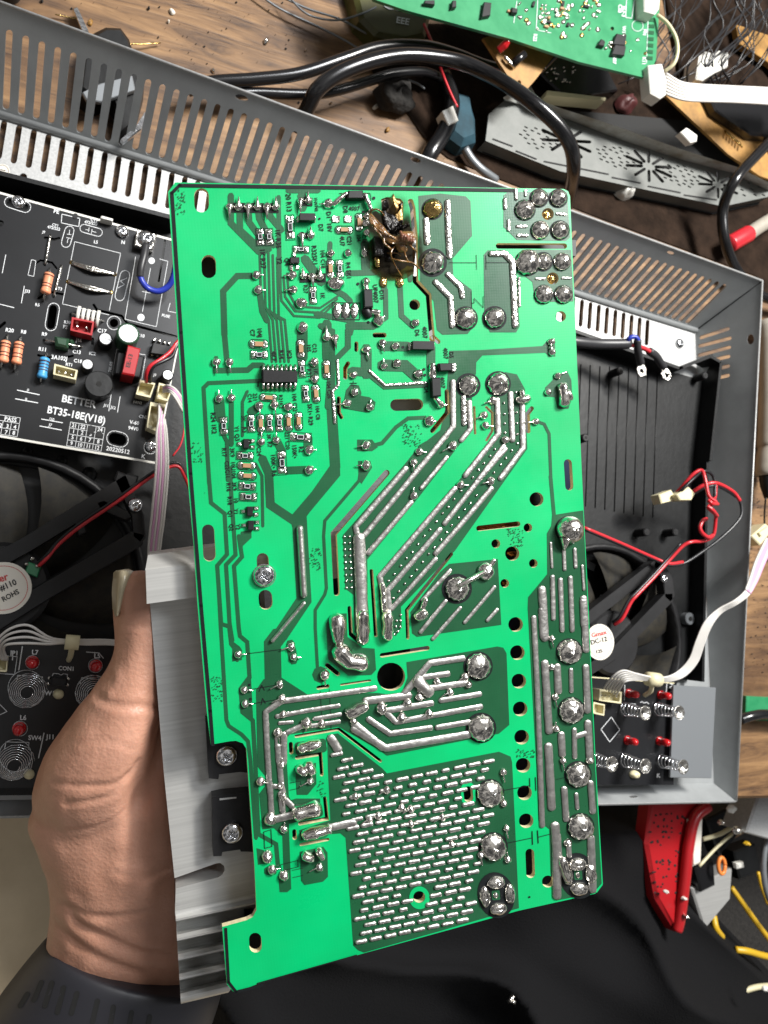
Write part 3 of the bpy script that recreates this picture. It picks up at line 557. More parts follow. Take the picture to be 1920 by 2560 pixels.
SJ = 'A720,325,45,0,110 A815,325,45,0,-100 A912,325,45,0,115 A1010,325,45,0,-100 A1108,325,45,0,115 A1200,325,45,0,-100 A1455,260,38,0,120 A1535,260,40,0,-95 A1470,620,40,10,130 A1565,620,42,-5,-90 A995,1030,46,70,-5 A1015,1182,46,70,0 A1372,1030,46,-80,0 A1380,1180,46,-80,0 A1488,1040,40,-10,-80 A1575,1045,42,15,100 A1465,1320,60,0,0 A1475,1575,58,0,0 ' \
 'B245,290,50,-80,0 B275,805,42,0,0 B452,805,42,0,0 B625,800,42,0,-60 B165,1050,45,0,-110 B325,1120,92,0,0 B640,1095,42,0,30 B770,1505,60,60,-50 B1150,1525,46,0,0 B640,490,46,30,-80 B650,590,36,30,40 B645,410,36,0,0 ' \
 'E65,175,46,0,-100 E155,190,40,15,100 E478,310,50,30,90 E645,240,42,20,80 E780,275,45,0,0 E345,572,42,0,0 E660,482,40,0,-70 E795,450,48,0,0 E1015,560,50,0,0 E355,750,48,0,0 E280,865,46,-110,12 E512,905,46,15,-70 E1245,880,40,70,0 E1130,1045,56,70,5 E475,1300,52,-80,10 E470,1508,54,-80,0 E1025,1365,42,70,5 E965,1475,40,10,90 E1372,1305,50,-90,50 ' \
 'F1150,228,42,0,80 F1158,335,38,0,-50 F1215,580,38,90,-40 F1115,750,36,0,0 F450,990,42,-70,30 F465,1095,40,80,5 F990,1055,38,-110,8 F672,1245,44,0,0 F540,835,42,-70,25 ' \
 'H970,332,42,0,-75 H1452,215,42,80,5 I440,180,44,-70,20 D415,440,48,10,100 D552,440,46,15,95 D447,815,48,-5,-80 D573,810,46,0,-80 D1310,80,58,0,0 D1430,440,46,-50,5 D1440,612,46,-60,0 D860,892,46,15,110 D1020,880,46,15,95 D1165,900,50,60,0 D885,1265,40,0,-90 D1040,1250,42,0,-75 D1380,1350,52,70,-5 D1380,1555,52,70,-5 D1563,178,44,-5,-100 ' \
 'J145,480,42,80,0 J695,400,44,-90,30 J720,508,40,75,5 J208,845,42,85,10 J575,790,42,-85,45 J215,990,42,80,5 J600,935,46,-95,40 J1040,690,54,10,100 J555,1290,48,20,90 J1340,1170,40,30,20 ' \
 'M975,300,42,-90,50 M460,300,48,70,25 M560,690,68,0,0 M702,795,46,10,-60 M530,1080,60,15,-60 M580,1215,50,75,-5 M705,1275,55,-20,-30 M1070,1190,42,-90,45 M690,450,48,8,100 M680,130,40,0,-60 M655,350,36,40,-30 ' \
 'L905,312,34,22,85 L905,610,34,0,0 L942,920,36,20,95 L952,1248,38,0,-60 O1020,85,34,20,95 O402,205,38,20,95 O437,785,36,20,100 O408,530,36,0,-60 O450,1110,38,0,-60 O1298,82,42,0,0 O1070,935,44,0,0 O170,1062,36,20,100 O1300,790,44,30,80 ' \
 'N440,390,40,-70,45 N262,690,38,-70,50 N350,655,42,80,0 N690,585,40,-70,45 N1015,672,38,-70,45 N690,740,36,70,5 N1115,950,38,60,10 N115,455,40,60,5 N595,570,40,0,0 K930,870,40,-70,40 K795,760,36,50,15 K610,920,44,60,20 K490,980,50,-60,25 K710,1090,46,-60,30 K430,1130,50,70,10 K220,1040,60,50,-30 K1085,710,44,-60,40 K1120,790,40,0,0 J850,1190,60,0,80 J1010,1200,44,60,-20 J610,1100,40,50,-20'
for w_ in SJ.split():
    t = w_[0]; x, y, r, dx, dy = map(float, w_[1:].split(',')); s = ts(t)
    mb, px, py, rr = joint(t, x, y, r, r * rnd.uniform(.92, 1.12) * (.72 if (t, x) == ('B', 325) else 1), .85, pk=.15)
    if abs(dy) > 75 and abs(dx) < 30 and t in 'AB' or (t, x) in (('D', 1563), ('E', 65), ('E', 155)):       # pointed icicle of solder
        tube(mb, [L3(BD, px, py, .0007), L3(BD, px + dx * s * .6, py + dy * s * .6, .0008), L3(BD, px + dx * s * 1.2, py + dy * s * 1.2, .0006)], [rr * .62 * BD.sc(px, py), rr * .34 * BD.sc(px, py), .00004], 10)
    elif dx or dy: tail(mb, px, py, dx * s * 1.15, dy * s * 1.15, 1.9)
    mb.obj('solder_joint', 'shine', B)
for x, y in ((820, 1105), (990, 1105)):
    mb, *_ = joint('B', x, y, 40, 56, .5); mb.obj('solder_joint', 'brass', B)
# thick solder runs
RG = 'B65,1265,455,1275,690 B65,1485,275,1495,600,1508,835 B60,1360,1100,1515,1262,1535,1555 B54,1488,1020,1620,1150,1640,1250 C66,610,808,750,805,830,892,845,1200,860,1555 C38,752,245,756,335 C38,866,150,870,240 C34,790,465,792,560 C34,880,525,970,525 C34,890,620,980,620 C28,965,155,966,205 C32,1295,393,1380,400 C28,1080,1065,1165,1068 C26,1350,1060,1430,1060 C26,898,1060,905,1350 ' \
 'E30,180,420,190,670,130,740,152,1065 E30,510,530,670,678,1090,652 E54,1485,810,1492,1075 E56,1545,855,1558,1128,1465,1245 E46,1310,1425,1050,1740 F58,590,830,602,1180,260,1610 F56,728,765,750,1245 F58,848,760,858,1330,625,1640 F54,672,1340,395,1655 I56,445,255,120,640,-130,925 ' \
 'H60,885,50,368,650,400,800 H58,460,735,1180,-140,1380,-390,1375,-850 H56,940,400,500,920 H58,1395,255,620,1165,665,1420 H56,1240,680,700,1310,715,1490 H50,1195,985,740,1500 H54,1290,615,1630,180,1900,-180 H44,1345,1105,1060,1410 H44,1300,1420,1040,1740 H40,1450,1490,1170,1810 I40,478,1275,170,1640 I40,505,1510,405,1620 ' \
 'J62,600,962,1220,880,1560,830 J62,590,965,430,1075,450,1500,475,1900 J48,550,1120,860,1060,1185,1010 J46,940,1145,1200,1100 J38,575,1190,705,1180 J46,900,1220,1190,1175 J58,650,1290,860,1195 J32,540,1320,552,1590 J70,620,1310,620,1600 J80,1350,1200,1640,1440 J90,1110,1350,1180,1460 ' \
 'M62,640,-60,680,350,710,480,830,600 M60,560,340,575,650 M66,672,430,690,600 M82,580,700,830,640 M50,600,350,690,360 M84,1200,775,1420,730 K68,1060,520,720,570,560,760,460,880 K62,610,720,905,680 K68,620,845,1090,775 K58,840,955,1235,890 K80,60,960,500,905 K66,280,1060,735,985 K62,90,1150,310,1300,725,1240 K60,270,1080,370,1180,1245,1020 K58,800,1235,1125,1180 K82,-60,1250,265,1450,1110,1310 ' \
 'L56,720,100,760,900,808,2250 L84,810,20,825,290 L78,835,570,878,1270 L84,872,1430,905,2060 L74,962,605,975,860 L44,1105,640,1110,860 L68,1258,610,1277,1060 L72,1005,1310,1015,1510 L50,1140,1260,1145,1540 L74,1280,1190,1300,1580 L56,1160,1330,1270,1290 L70,1235,-100,1262,430 ' \
 'I84,970,1300,985,1500,1000,1800 I48,1080,1170,1090,1600 I50,1162,1200,1180,1720 I50,1265,1180,1285,1720 I28,1062,820,1075,1070 I38,1198,890,1205,1090 I38,1310,885,1320,1065 I28,1388,1055,1405,1300 I80,1400,1420,1412,1660 ' \
 'O66,1035,380,1055,690 O42,1160,435,1172,575 O66,1308,320,1330,610 O92,940,760,955,1000,960,1480 O60,970,860,985,1100,1070,1290 O52,1078,940,1088,1070 O80,1312,890,1330,1420'
for w_ in RG.split():
    t = w_[0]; c = list(map(float, w_[1:].split(','))); s = ts(t); w0 = c[0] * s; pts = tp(t, *c[1:]); sc = BD.sc(*pts[0])
    mb = MB(); ridge(mb, BD, pts, w0, w0 * sc * .22, h0=.00025, n=10); mb.obj('solder_run', 'tin' if t in 'BCE' and w0 < 17 and pts[0][1] < 1000 else 'solder', B)
mb = MB(); ridge(mb, BD, tp('G', 1198, 670, 1240, 1350), 75 * ts('G'), .0013, rough=.04, h0=.00025); mb.obj('solder_run', 'solder', B)
mb = MB(); ridge(mb, BD, [tp('G', 1240, 1440)[0], tp('J', 500, 335)[0]], 11, .0009, rough=.05, h0=.00025); mb.obj('solder_run', 'solder', B)
mb = MB(); ridge(mb, BD, tp('H', 402, 770, 415, 1100, 435, 1659, 440, 1790), 128 * ts('H'), .0011, rough=.06, n=12, h0=.0003); mb.obj('solder_run', 'solder', B)
for t, c, w_, hh, m in (('J', [1170, 130, 1175, 300], 165, .0028, 'shine'), ('J', [1200, 450, 1290, 545, 1410, 560], 200, .0030, 'shine'), ('H', [437, 1560, 440, 1800], 135, .0026, 'shine'), ('H', [690, 1560, 695, 1770], 120, .0028, 'shine'), ('H', [640, 1250, 660, 1520], 60, .0012, 'shine'),
    ('M', [850, 615, 1010, 575], 165, .0027, 'shine'), ('M', [930, 845, 1150, 790], 110, .0022, 'shine'), ('J', [800, 1440, 960, 1400], 105, .0022, 'shine'), ('J', [1310, 1080, 1440, 1010], 130, .0024, 'shine'), ('M', [870, 175, 900, 190], 110, .0022, 'shine'), ('M', [960, 140, 985, 185], 110, .0022, 'shine'),
    ('M', [930, 1070, 970, 1085], 110, .0022, 'shine'), ('M', [1065, 1020, 1085, 1060], 90, .0020, 'shine'), ('F', [1260, 700, 1275, 860], 105, .0020, 'shine'), ('F', [1310, 760, 1330, 810], 80, .0016, 'shine'), ('F', [820, 830, 890, 820], 90, .0018, 'shine'), ('F', [835, 745, 850, 860], 45, .0014, 'shine'),
    ('H', [1020, 1570, 1050, 1545], 120, .0026, 'shine'), ('H', [1050, 1500, 1085, 1410], 60, .0014, 'shine'), ('K', [600, 760, 700, 860], 130, .0015, 'solder'), ('O', [1010, 1120, 1060, 1300], 100, .0020, 'shine'), ('O', [380, 1480, 381, 1481], 6, .0003, 'shine')):
    pts = tp(t, *c); mb = MB(); ridge(mb, BD, pts, w_ * ts(t), hh, rough=.24, n=14, h0=.0003); mb.obj('solder_blob', m, B)
# big earth joint near the right edge, hot lead of the relay, jumper on the ringed joint
mb = MB(); px, py = tp('I', 1250, 680)[0]; dome(mb, BD, px, py, 32, 35, .0042, rough=.06, n=40, rings=12, h0=.0003); tube(mb, [L3(BD, px - 8, py + 22, .0016), L3(BD, *tp('I', 1210, 830)[0], .0014), L3(BD, *tp('I', 1205, 890)[0], .0006)], [.0018, .0011, .0005], 12); mb.obj('large_solder_joint', 'shine', B)
mb = MB(); sheet(mb, BD, [circ(px, py, 35, 26)], HS); mb.obj('black_print', 'silk', B, flip=False)
mb = MB(); a = tp('H', 1430, 1270)[0]; b = tp('I', 385, 1115)[0]; tube(mb, [L3(BD, *a, .003), L3(BD, (a[0] + b[0]) / 2, (a[1] + b[1]) / 2, .0032), L3(BD, *b, .0012)], .0008, 10); dome(mb, BD, *b, 21, 22, .0018, n=22, h0=.0003); ridge(mb, BD, tp('I', 430, 1060, 475, 1005), 13, .0006); mb.obj('solder_jumper', 'shine', B)
# dotted tinning and the dashed heat-spreading area
mb = MB(); dots = [('H', x + (i * 3), 752 + i * 66) for i in range(9) for x in (250, 303)]
dots += [('H', x, y) for x, y in ((1460, 280), (1390, 365), (1325, 445), (1270, 510), (1205, 597), (1140, 680), (1080, 745), (1015, 828), (955, 910), (895, 975), (835, 1055), (768, 1140), (708, 1210), (1620, 325), (1555, 405), (1498, 470), (1435, 555), (1362, 635), (1310, 705), (1250, 783), (1180, 868), (1125, 932), (1062, 1015), (998, 1097), (940, 1165), (878, 1240), (815, 1320), (760, 1388), (1580, 140), (1640, 60))]
dots += [('F', x, y) for x, y in ((565, 1340), (517, 1410), (453, 1485), (398, 1553), (337, 1635), (740, 1355), (680, 1432), (628, 1500), (558, 1583), (660, 860), (665, 975), (668, 1075), (672, 1170), (790, 960), (795, 1070), (800, 1185), (800, 1280), (785, 750))]
dots += [('K', x, y) for x, y in ((230, 240), (265, 270), (305, 282), (350, 272), (393, 243), (415, 195), (420, 130), (420, 70), (370, 190), (320, 215), (378, 130))]
for t, x, y in dots: px, py = tp(t, x, y)[0]; dome(mb, BD, px, py, 3.1, 3.3, .00032, n=8, rings=4, h0=.0002)
mb.obj('solder_dots', 'shine', B)
area = [(824, 1850), (846, 1842), (952, 1934), (965, 1945), (1240, 1890), (1252, 1890), (1240, 2000), (1235, 2160), (1200, 2190), (1190, 2250), (1200, 2290), (1100, 2318), (910, 2370), (889, 2372), (866, 2092), (848, 2074), (826, 2000)]
block_ = [tp('N', 1290, 430)[0] + (19,), tp('O', 300, 980)[0] + (38,), tp('O', 268, 425)[0] + (38,), tp('N', 780, 1508)[0] + (28,), tp('M', 1300, 750)[0] + (24,)]
mb = MB()
for row in range(36):
    x0 = 770 - (row * 10.5) % 36
    for q in range(18):
        x = x0 + q * 36 + rnd.uniform(-1, 1); yy = 1893 + row * 19.2 - (x - 800) * .205; L_ = rnd.choice((12, 21, 21, 21, 22, 22))
        if rnd.random() < .015: continue
        if not (inside((x - 13, yy + 2), area) and inside((x + 13, yy - 2), area)): continue
        if any(math.hypot(x - a, (yy - b)) < r_ for a, b, r_ in block_): continue
        s_ = rnd.uniform(.9, 1.08); ridge(mb, BD, [(x - L_ / 2, yy + L_ * .1), (x + L_ / 2, yy - L_ * .1)], 10.6 * s_, .00050 * rnd.uniform(.7, 1.15), rough=.16, n=8, h0=.0002)
o = mb.obj('solder_dashes', 'solder', B); o['kind'] = 'stuff'
# ---- surface mount parts
def smd(t, x, y, L, W, ang, kind):
    s = ts(t); px, py = tp(t, x, y)[0]; L *= s; W *= s; a = math.radians(ang); c, sn = math.cos(a), math.sin(a)
    nm = {'R': 'chip_resistor', 'C': 'chip_capacitor', 'D': 'diode'}[kind]
    body = MB(); bl = L * (.30 if kind != 'D' else .52); bw = W * (.62 if kind != 'D' else .95)
    block(body, BD, rect(px, py, bl * 1.5, bw, ang), .0002, .0007 if kind != 'D' else .0021, .00008)
    o = body.obj(nm, 'black' if kind != 'C' else 'ceramic', B)
    if kind == 'R' and L > 30:
        f = MB(); line(f, BD, rect(px, py, bl * 1.0, bw * .8, ang), 1.0, .00072, closed=True); f.obj('value_print', 'wsilk', o, flip=False)
    for k in (-1, 1):
        e = MB(); cx, cy = px + k * c * L * .33, py + k * sn * L * .33
        block(e, BD, rrect(cx, cy, L * .30, W * .92, W * (.12 if kind != 'C' else .3), ang), .0002, .00055 if kind != 'D' else .0007, .0003, top=.72)
        e.obj('solder_terminal', 'tin', o)
    f = MB()
    if kind == 'C': line(f, BD, rrect(px, py, L * 1.10, W * 1.2, W * .5, ang, 5), 1.5, HS, closed=True)
    elif kind == 'R': line(f, BD, rect(px, py, L * 1.08, W * 1.18, ang), 1.2, HS, closed=True)
    if f.v: f.obj('print_outline', 'silk', o, flip=False)
for w_ in ('A1347,535,240,78,87R A1515,450,205,76,1D A1037,635,165,72,87R A1130,635,165,72,87R A1460,765,160,66,1R A1585,1240,170,66,88R B413,562,170,70,1C B570,482,175,66,88C B272,965,180,68,88C B367,965,175,70,86R '
  'D855,252,185,80,2C D862,362,170,76,0R D1293,300,180,74,88C D1305,508,170,66,86R D1558,515,180,72,88C D1343,765,165,66,86R D1450,765,180,72,86C D957,805,170,66,4C D778,1075,170,72,88R D878,1075,180,70,88C D968,1070,170,66,88R D1070,1065,170,70,88R D1167,1060,180,70,88C D1270,1050,175,70,88C '
  'D1287,1215,215,80,3R D495,1100,175,76,87R D715,1408,165,72,3R D730,1510,180,72,3C D735,1615,180,72,3C D1097,1480,230,84,87R G655,230,172,76,3R G665,340,170,76,3R E1048,275,285,88,1D').split():
    t = w_[0]; x, y, L_, W_, an = map(float, w_[1:-1].split(',')); smd(t, x, y, L_, W_, an, w_[-1])
for x in (330, 455):
    mb = MB(); block(mb, BD, rect(*tp('B', x, 450)[0], 19, 16), .0002, .0004, .0001); mb.obj('bare_pad', 'tin', B)
for x in (343, 430, 522):
    mb, *_ = joint('B', x, 1398, 40, 82, .5, .05); mb.obj('solder_joint', 'tin', B)
mb = MB(); sheet(mb, BD, [tp('B', 385, 1330, 475, 1330, 475, 1470, 385, 1470)], HS); mb.obj('black_print', 'silk', B, flip=False)
def body(name, t, pts, h, m='black', bev=.0003):
    mb = MB(); block(mb, BD, tp(t, *pts), .0002, h, bev); return mb.obj(name, m, B)
o = body('diode', 'B', [440, 182, 592, 180, 598, 262, 430, 262], .0022)
for c, w_ in (([310, 300, 380, 240, 430, 205], 70), ([620, 215, 650, 280, 680, 350], 62)):
    mb = MB(); ridge(mb, BD, tp('B', *c), w_ * ts('B'), .0019, rough=.2); mb.obj('solder_terminal', 'shine', o)
o = body('diode', 'B', [600, 1190, 690, 1190, 700, 1380, 610, 1385], .0020)
for c, w_ in (([635, 1085, 640, 1180], 66), ([640, 1400, 660, 1440], 90), ([700, 1410, 760, 1420], 70)):
    mb = MB(); ridge(mb, BD, tp('B', *c), w_ * ts('B'), .0014, rough=.2); mb.obj('solder_terminal', 'shine' if w_ != 90 else 'black', o)
o = body('diode', 'B', [705, 650, 805, 660, 800, 850, 715, 845], .0024, 'char')
mb = MB(); ridge(mb, BD, tp('B', 750, 870, 755, 930), 16, .0014); mb.obj('solder_terminal', 'brass', o)
o = body('diode', 'E', [1205, 460, 1345, 458, 1345, 535, 1215, 540], .0021)
mb = MB(); block(mb, BD, tp('E', 1350, 452, 1398, 450, 1400, 540, 1352, 540), .0002, .0012); mb.obj('solder_terminal', 'tin', o)
o = body('diode', 'E', [1130, 610, 1222, 605, 1230, 800, 1140, 810], .0023)
for c, w_ in (([1160, 480, 1165, 600], 75), ([1190, 820, 1235, 880], 60)):
    mb = MB(); ridge(mb, BD, tp('E', *c), w_ * ts('E'), .0016, rough=.25); mb.obj('solder_terminal', 'shine', o)
# 16 pin controller chip
ic = body('control_chip', 'D', [882, 525, 1250, 540, 1250, 655, 885, 660], .0019)
for i in range(8):
    for k in (0, 1):
        mb = MB(); x = 905 + i * 47; y = (488, 700)[k]; px, py = tp('D', x, y)[0]; q = tp('D', x, (530, 655)[k])[0]
        w2 = 3.6; tube(mb, [L3(BD, q[0], q[1], .0011), L3(BD, (q[0] + px) / 2, (q[1] + py) / 2, .0010), L3(BD, px, py + (-5, 5)[k], .00035)], .00042, 6, smoothpath=False); mb.obj('pin', 'tin', ic)
# little transistors
for t, x, y, an in (('A', 1390, 885, 90), ('D', 725, 1285, 0), ('G', 680, 490, 0), ('G', 690, 635, 0)):
    mb = MB(); px, py = tp(t, x, y)[0]; mb2 = MB(); block(mb2, BD, rect(px, py, 15, 24, an), .0002, .0012, .0002); o = mb2.obj('small_transistor', 'black', B)
    a = math.radians(an)
    for u, v in ((16, -8), (16, 8), (-16, 0)):
        e = MB(); block(e, BD, rect(px + u * math.cos(a) - v * math.sin(a), py + u * math.sin(a) + v * math.cos(a), 13, 10, an), .0002, .0006, .0002, top=.8); e.obj('solder_terminal', 'tin', o)
# screws through the board, copper winding seen in the slots
screw(B, BD, *tp('G', 833, 1155)[0], 27, .0002); 
mb = MB(); sheet(mb, BD, [circ(*tp('G', 833, 1155)[0], 29, 24)], .0002); mb.obj('washer', 'screw', B, flip=False)
for t, c in (('E', [300, 440, 262, 500, 262, 600]), ('E', [1165, 1100, 1300, 980]), ('I', [300, 660, 740, 620]), ('I', [570, 1240, 600, 1235]), ('I', [620, 930, 710, 925])):
    mb = MB(); P = tp(t, *c)
    for off in (-2.5, 0, 2.5, 5):
        tube(mb, [L3(BD, p[0] + off, p[1] + off * .6, -.0035) for p in P], .0005, 6)
    mb.obj('copper_winding', 'enamel', B)
for c in ((1200, 395), (1250, 1062)):
    mb, *_ = joint('C', c[0], c[1], 50, 50, .3, m='brass'); mb.v = [(x, y, z - .0012) for x, y, z in mb.v]; tail(mb, *tp('C', c[0] - 15, c[1] - 30)[0], 2, 18, 2.5, h=-.0001); mb.obj('terminal_pin', 'brass', B)
# component bodies on the far side; extra blocks added to darken holes and slots
def under(name, m, pts, h0, h1):
    mb = MB(); L = [BD.loc(x, y, h1) for x, y in pts]; k = len(L)
    mb.add([(x, y, h0) for x, y in L] + [(x, y, h1) for x, y in L], [tuple(range(k)), tuple(range(k, 2 * k))] + [(i, (i + 1) % k, (i + 1) % k + k, i + k) for i in range(k)], 0, False); mb.obj(name, m, B)
for nm, m, c in (('relay_body', 'black', (498, 620, 546, 712)), ('transformer_body', 'black', (1010, 690, 1120, 800)), ('filter_choke', 'black', (1228, 600, 1440, 640)), ('transformer_body', 'black', (880, 1400, 1025, 1900)), ('capacitor_body', 'bluecan', (1270, 1530, 1345, 1720)), ('capacitor_body', 'bluecan', (1272, 1735, 1350, 1930)), ('capacitor_body', 'bluecan', (1275, 1945, 1360, 2100)),
      ('rectifier_body', 'black', (1300, 2110, 1420, 2240)), ('transformer_body', 'black', (1165, 1200, 1400, 1510)), ('added_slot_blocker', 'black', (580, 1440, 650, 1530)), ('capacitor_body', 'black', (700, 1660, 990, 2120)), ('capacitor_body', 'bluecan', (1010, 2190, 1100, 2290)), ('capacitor_body', 'bluecan', (1150, 1940, 1200, 2030)), ('driver_coil', 'black', (830, 560, 1010, 640)), ('filter_choke', 'bluecan', (1395, 1050, 1440, 1230)), ('capacitor_body', 'black', (620, 2330, 660, 2390)), ('added_slot_cover', 'case', (975, 992, 1062, 1034)), ('added_slot_blocker', 'black', (925, 822, 975, 850)), ('added_slot_blocker', 'black', (838, 985, 868, 1055)), ('added_slot_blocker', 'black', (885, 850, 898, 885)), ('added_slot_blocker', 'case', (1070, 960, 1130, 1090)), ('added_slot_blocker', 'black', (826, 1440, 850, 1500))):
    x0, y0, x1, y1 = c; under(nm, m, [(x0, y0), (x1, y0), (x1, y1), (x0, y1)], -.024, -.007)
# soot around the burnt opening
def soot_mat(nm, col, amax, fmax):
  sm = mat(nm, col, 1.0, spec=0); M[nm] = sm; nt = sm.node_tree; b = nt.nodes['Principled BSDF']; L = nt.links
  tcn = nt.nodes.new('ShaderNodeTexCoord'); gr = nt.nodes.new('ShaderNodeTexGradient'); gr.gradient_type = 'SPHERICAL'; mp = nt.nodes.new('ShaderNodeMapping'); no = nt.nodes.new('ShaderNodeTexNoise'); no.inputs['Scale'].default_value = 260; no.inputs['Detail'].default_value = 5
  L.new(tcn.outputs['Generated'], mp.inputs['Vector']); mp.inputs['Location'].default_value = (-1, -1, 0); mp.inputs['Scale'].default_value = (2, 2, 0); L.new(mp.outputs['Vector'], gr.inputs['Vector']); L.new(tcn.outputs['Object'], no.inputs['Vector'])
  ma = nt.nodes.new('ShaderNodeMath'); ma.operation = 'MULTIPLY'; L.new(gr.outputs['Fac'], ma.inputs[0]); L.new(no.outputs['Fac'], ma.inputs[1])
  rr = nt.nodes.new('ShaderNodeMapRange'); rr.inputs['From Min'].default_value = .03; rr.inputs['From Max'].default_value = fmax; rr.inputs['To Max'].default_value = amax; L.new(ma.outputs[0], rr.inputs['Value']); L.new(rr.outputs['Result'], b.inputs['Alpha'])
soot_mat('soot', (.02, .017, .012), .96, .27); soot_mat('scorch', (.045, .036, .010), .90, .34)
for i, (cx, cy, rx, ry, m_) in enumerate((tp('B', 930, 600)[0] + (92, 118, 'scorch'), tp('B', 960, 170)[0] + (80, 36, 'scorch'), tp('B', 860, 900)[0] + (60, 74, 'scorch'), tp('B', 900, 700)[0] + (62, 74, 'soot'), tp('B', 960, 185)[0] + (56, 26, 'soot'), tp('B', 860, 880)[0] + (40, 54, 'soot'), tp('B', 700, 560)[0] + (34, 50, 'soot'), tp('B', 1065, 480)[0] + (30, 66, 'soot'), tp('B', 1110, 750)[0] + (30, 46, 'soot'))):
    c = [p for p in circ(cx, cy, rx, 26, ry) if p[1] > 470]
    mb = MB(); hs = [h for h in holes if any(inside(p, c) for p in h)]; sheet(mb, BD, [c] + hs, .00026 + i * .000006); mb.obj('soot_stain', m_, B, flip=False)
# charred remains of the component in the opening
for P, h0, h1, m in (([870, 225, 985, 245, 1022, 285, 1026, 510, 960, 525, 935, 400, 900, 330], -.004, .0006, 'scorched'), ([820, 250, 860, 235, 880, 330, 850, 350, 815, 330], -.003, .0002, 'char'), ([800, 360, 870, 390, 950, 420, 1000, 520, 880, 590, 820, 500], -.003, .0010, 'char'), ([895, 215, 930, 300, 960, 380, 930, 400, 890, 330, 880, 260], -.001, .0030, 'scorched'), ([950, 330, 985, 310, 970, 390], 0, .0035, 'char')):
    mb = MB(); block(mb, BD, tp('B', *P), h0, h1, .0003, top=.94); mb.obj('burnt_component', m, B)
mb = MB()
for q in range(46):
    x, y = rnd.gauss(880, 55), rnd.gauss(680, 90); dome(mb, BD, *tp('B', x, y)[0], rnd.uniform(3, 10), rnd.uniform(2, 8), rnd.uniform(.0003, .0016), rnd.random() * 3, .6, n=9, rings=4)
for q in range(16):
    x, y = rnd.gauss(980, 40), rnd.gauss(540, 22); dome(mb, BD, *tp('B', x, y)[0], rnd.uniform(3, 7), rnd.uniform(2, 6), rnd.uniform(.0006, .002), rnd.random() * 3, .6, n=9, rings=4)
mb.obj('charred_crust', 'char', B)

# ---- heat sink bolted below the board
HK = Frame(BD.o - BD.n * .013, BD.e1, BD.e2)
HS_ = bpy.data.objects.new('heat_sink', None)
mb = MB(); P0 = [BD.loc(0, 0)]
def hsheet(mb, pts, h0, h1, mi=0, bev=.0003): # heights relative to the board surface, outline seen at h1
    L = [BD.loc(x, y, h1) for x, y in pts]; k = len(L)
    cx = sum(p[0] for p in L) / k; cy = sum(p[1] for p in L) / k
    vs = [(x, y, h0) for x, y in L] + [(x, y, h1 - bev) for x, y in L] + [(x + (cx - x) * .004, y + (cy - y) * .004, h1) for x, y in L]
    fs = [tuple(range(k))[::-1], tuple(range(2 * k, 3 * k))] + [(j * k + i, j * k + (i + 1) % k, (j + 1) * k + (i + 1) % k, (j + 1) * k + i) for j in (0, 1) for i in range(k)]
    mb.add(vs, fs, mi, False)
slotk = [(437, 2204), (440, 2222), (545, 2192), (555, 2186), (561, 2176), (560, 2166), (552, 2159), (540, 2160)]
hsheet(mb, [(374, 1500), (660, 1464), (672, 1700), (690, 2240), (437, 2290), (439, 2222), (545, 2194), (556, 2187), (562, 2176), (560, 2165), (551, 2158), (540, 2159), (436, 2196), (409, 1930)], -.020, -.012)
hsheet(mb, [(363, 1426), (880, 1360), (884, 1440), (366, 1510)], -.020, -.0045)
# sloping upper strip of the bar
a = [BD.loc(x, y, -.0045) for x, y in ((363, 1426), (880, 1360))]; b = [BD.loc(x, y, -.009) for x, y in ((370, 1388), (884, 1322))]
mb.add([(*a[0], -.0046), (*a[1], -.0046), (*b[1], -.009), (*b[0], -.009), (*a[0], -.02), (*a[1], -.02), (*b[1], -.02), (*b[0], -.02)], [(0, 1, 2, 3), (4, 5, 6, 7), (3, 2, 6, 7), (0, 3, 7, 4), (1, 2, 6, 5), (0, 1, 5, 4)], 0, False)
mb.obj('heat_sink', 'alu', B)
# finned end of the extrusion: a stepped profile swept to the right
mb = MB(); prof = []
def pf(y, h): prof.append((y, h))
y = 2256
for q in range(5): pf(y, -.0120); pf(y + 3.2, -.0126); pf(y + 4, -.0120); y += 5
for q in range(5):
    y0 = 2288 + q * 49; pf(y0, -.0118); pf(y0 + 10, -.0105); pf(y0 + 15, -.0106)
    if q == 4: break
    pf(y0 + 19, -.0185); pf(y0 + 40, -.0192); pf(y0 + 44, -.0150); pf(y0 + 47.9, -.0125)
pf(2506, -.0112); pf(2509, -.0125); pf(2510, -.03)
lv = [(*BD.loc(437 + (yy - 2256) * .060, yy, h), h) for yy, h in prof]; rv = [(*BD.loc(690 - max(0, yy - 2370) * .85, yy - .213 * (690 - max(0, yy - 2370) * .85 - 437), h), h) for yy, h in prof]; k = len(prof)
lo = [(x, y_, -.032) for x, y_, z in lv]; ro = [(x, y_, -.032) for x, y_, z in rv]
mb.add(lv + rv + lo + ro, [(i, i + 1, k + i + 1, k + i) for i in range(k - 1)] + [(i, i + 1, 2 * k + i + 1, 2 * k + i) for i in range(k - 1)] + [(k + i, k + i + 1, 3 * k + i + 1, 3 * k + i) for i in range(k - 1)] + [(2 * k + i, 2 * k + i + 1, 3 * k + i + 1, 3 * k + i) for i in range(k - 1)], 0, False)
mb.obj('heat_sink_fins', 'alu', B)
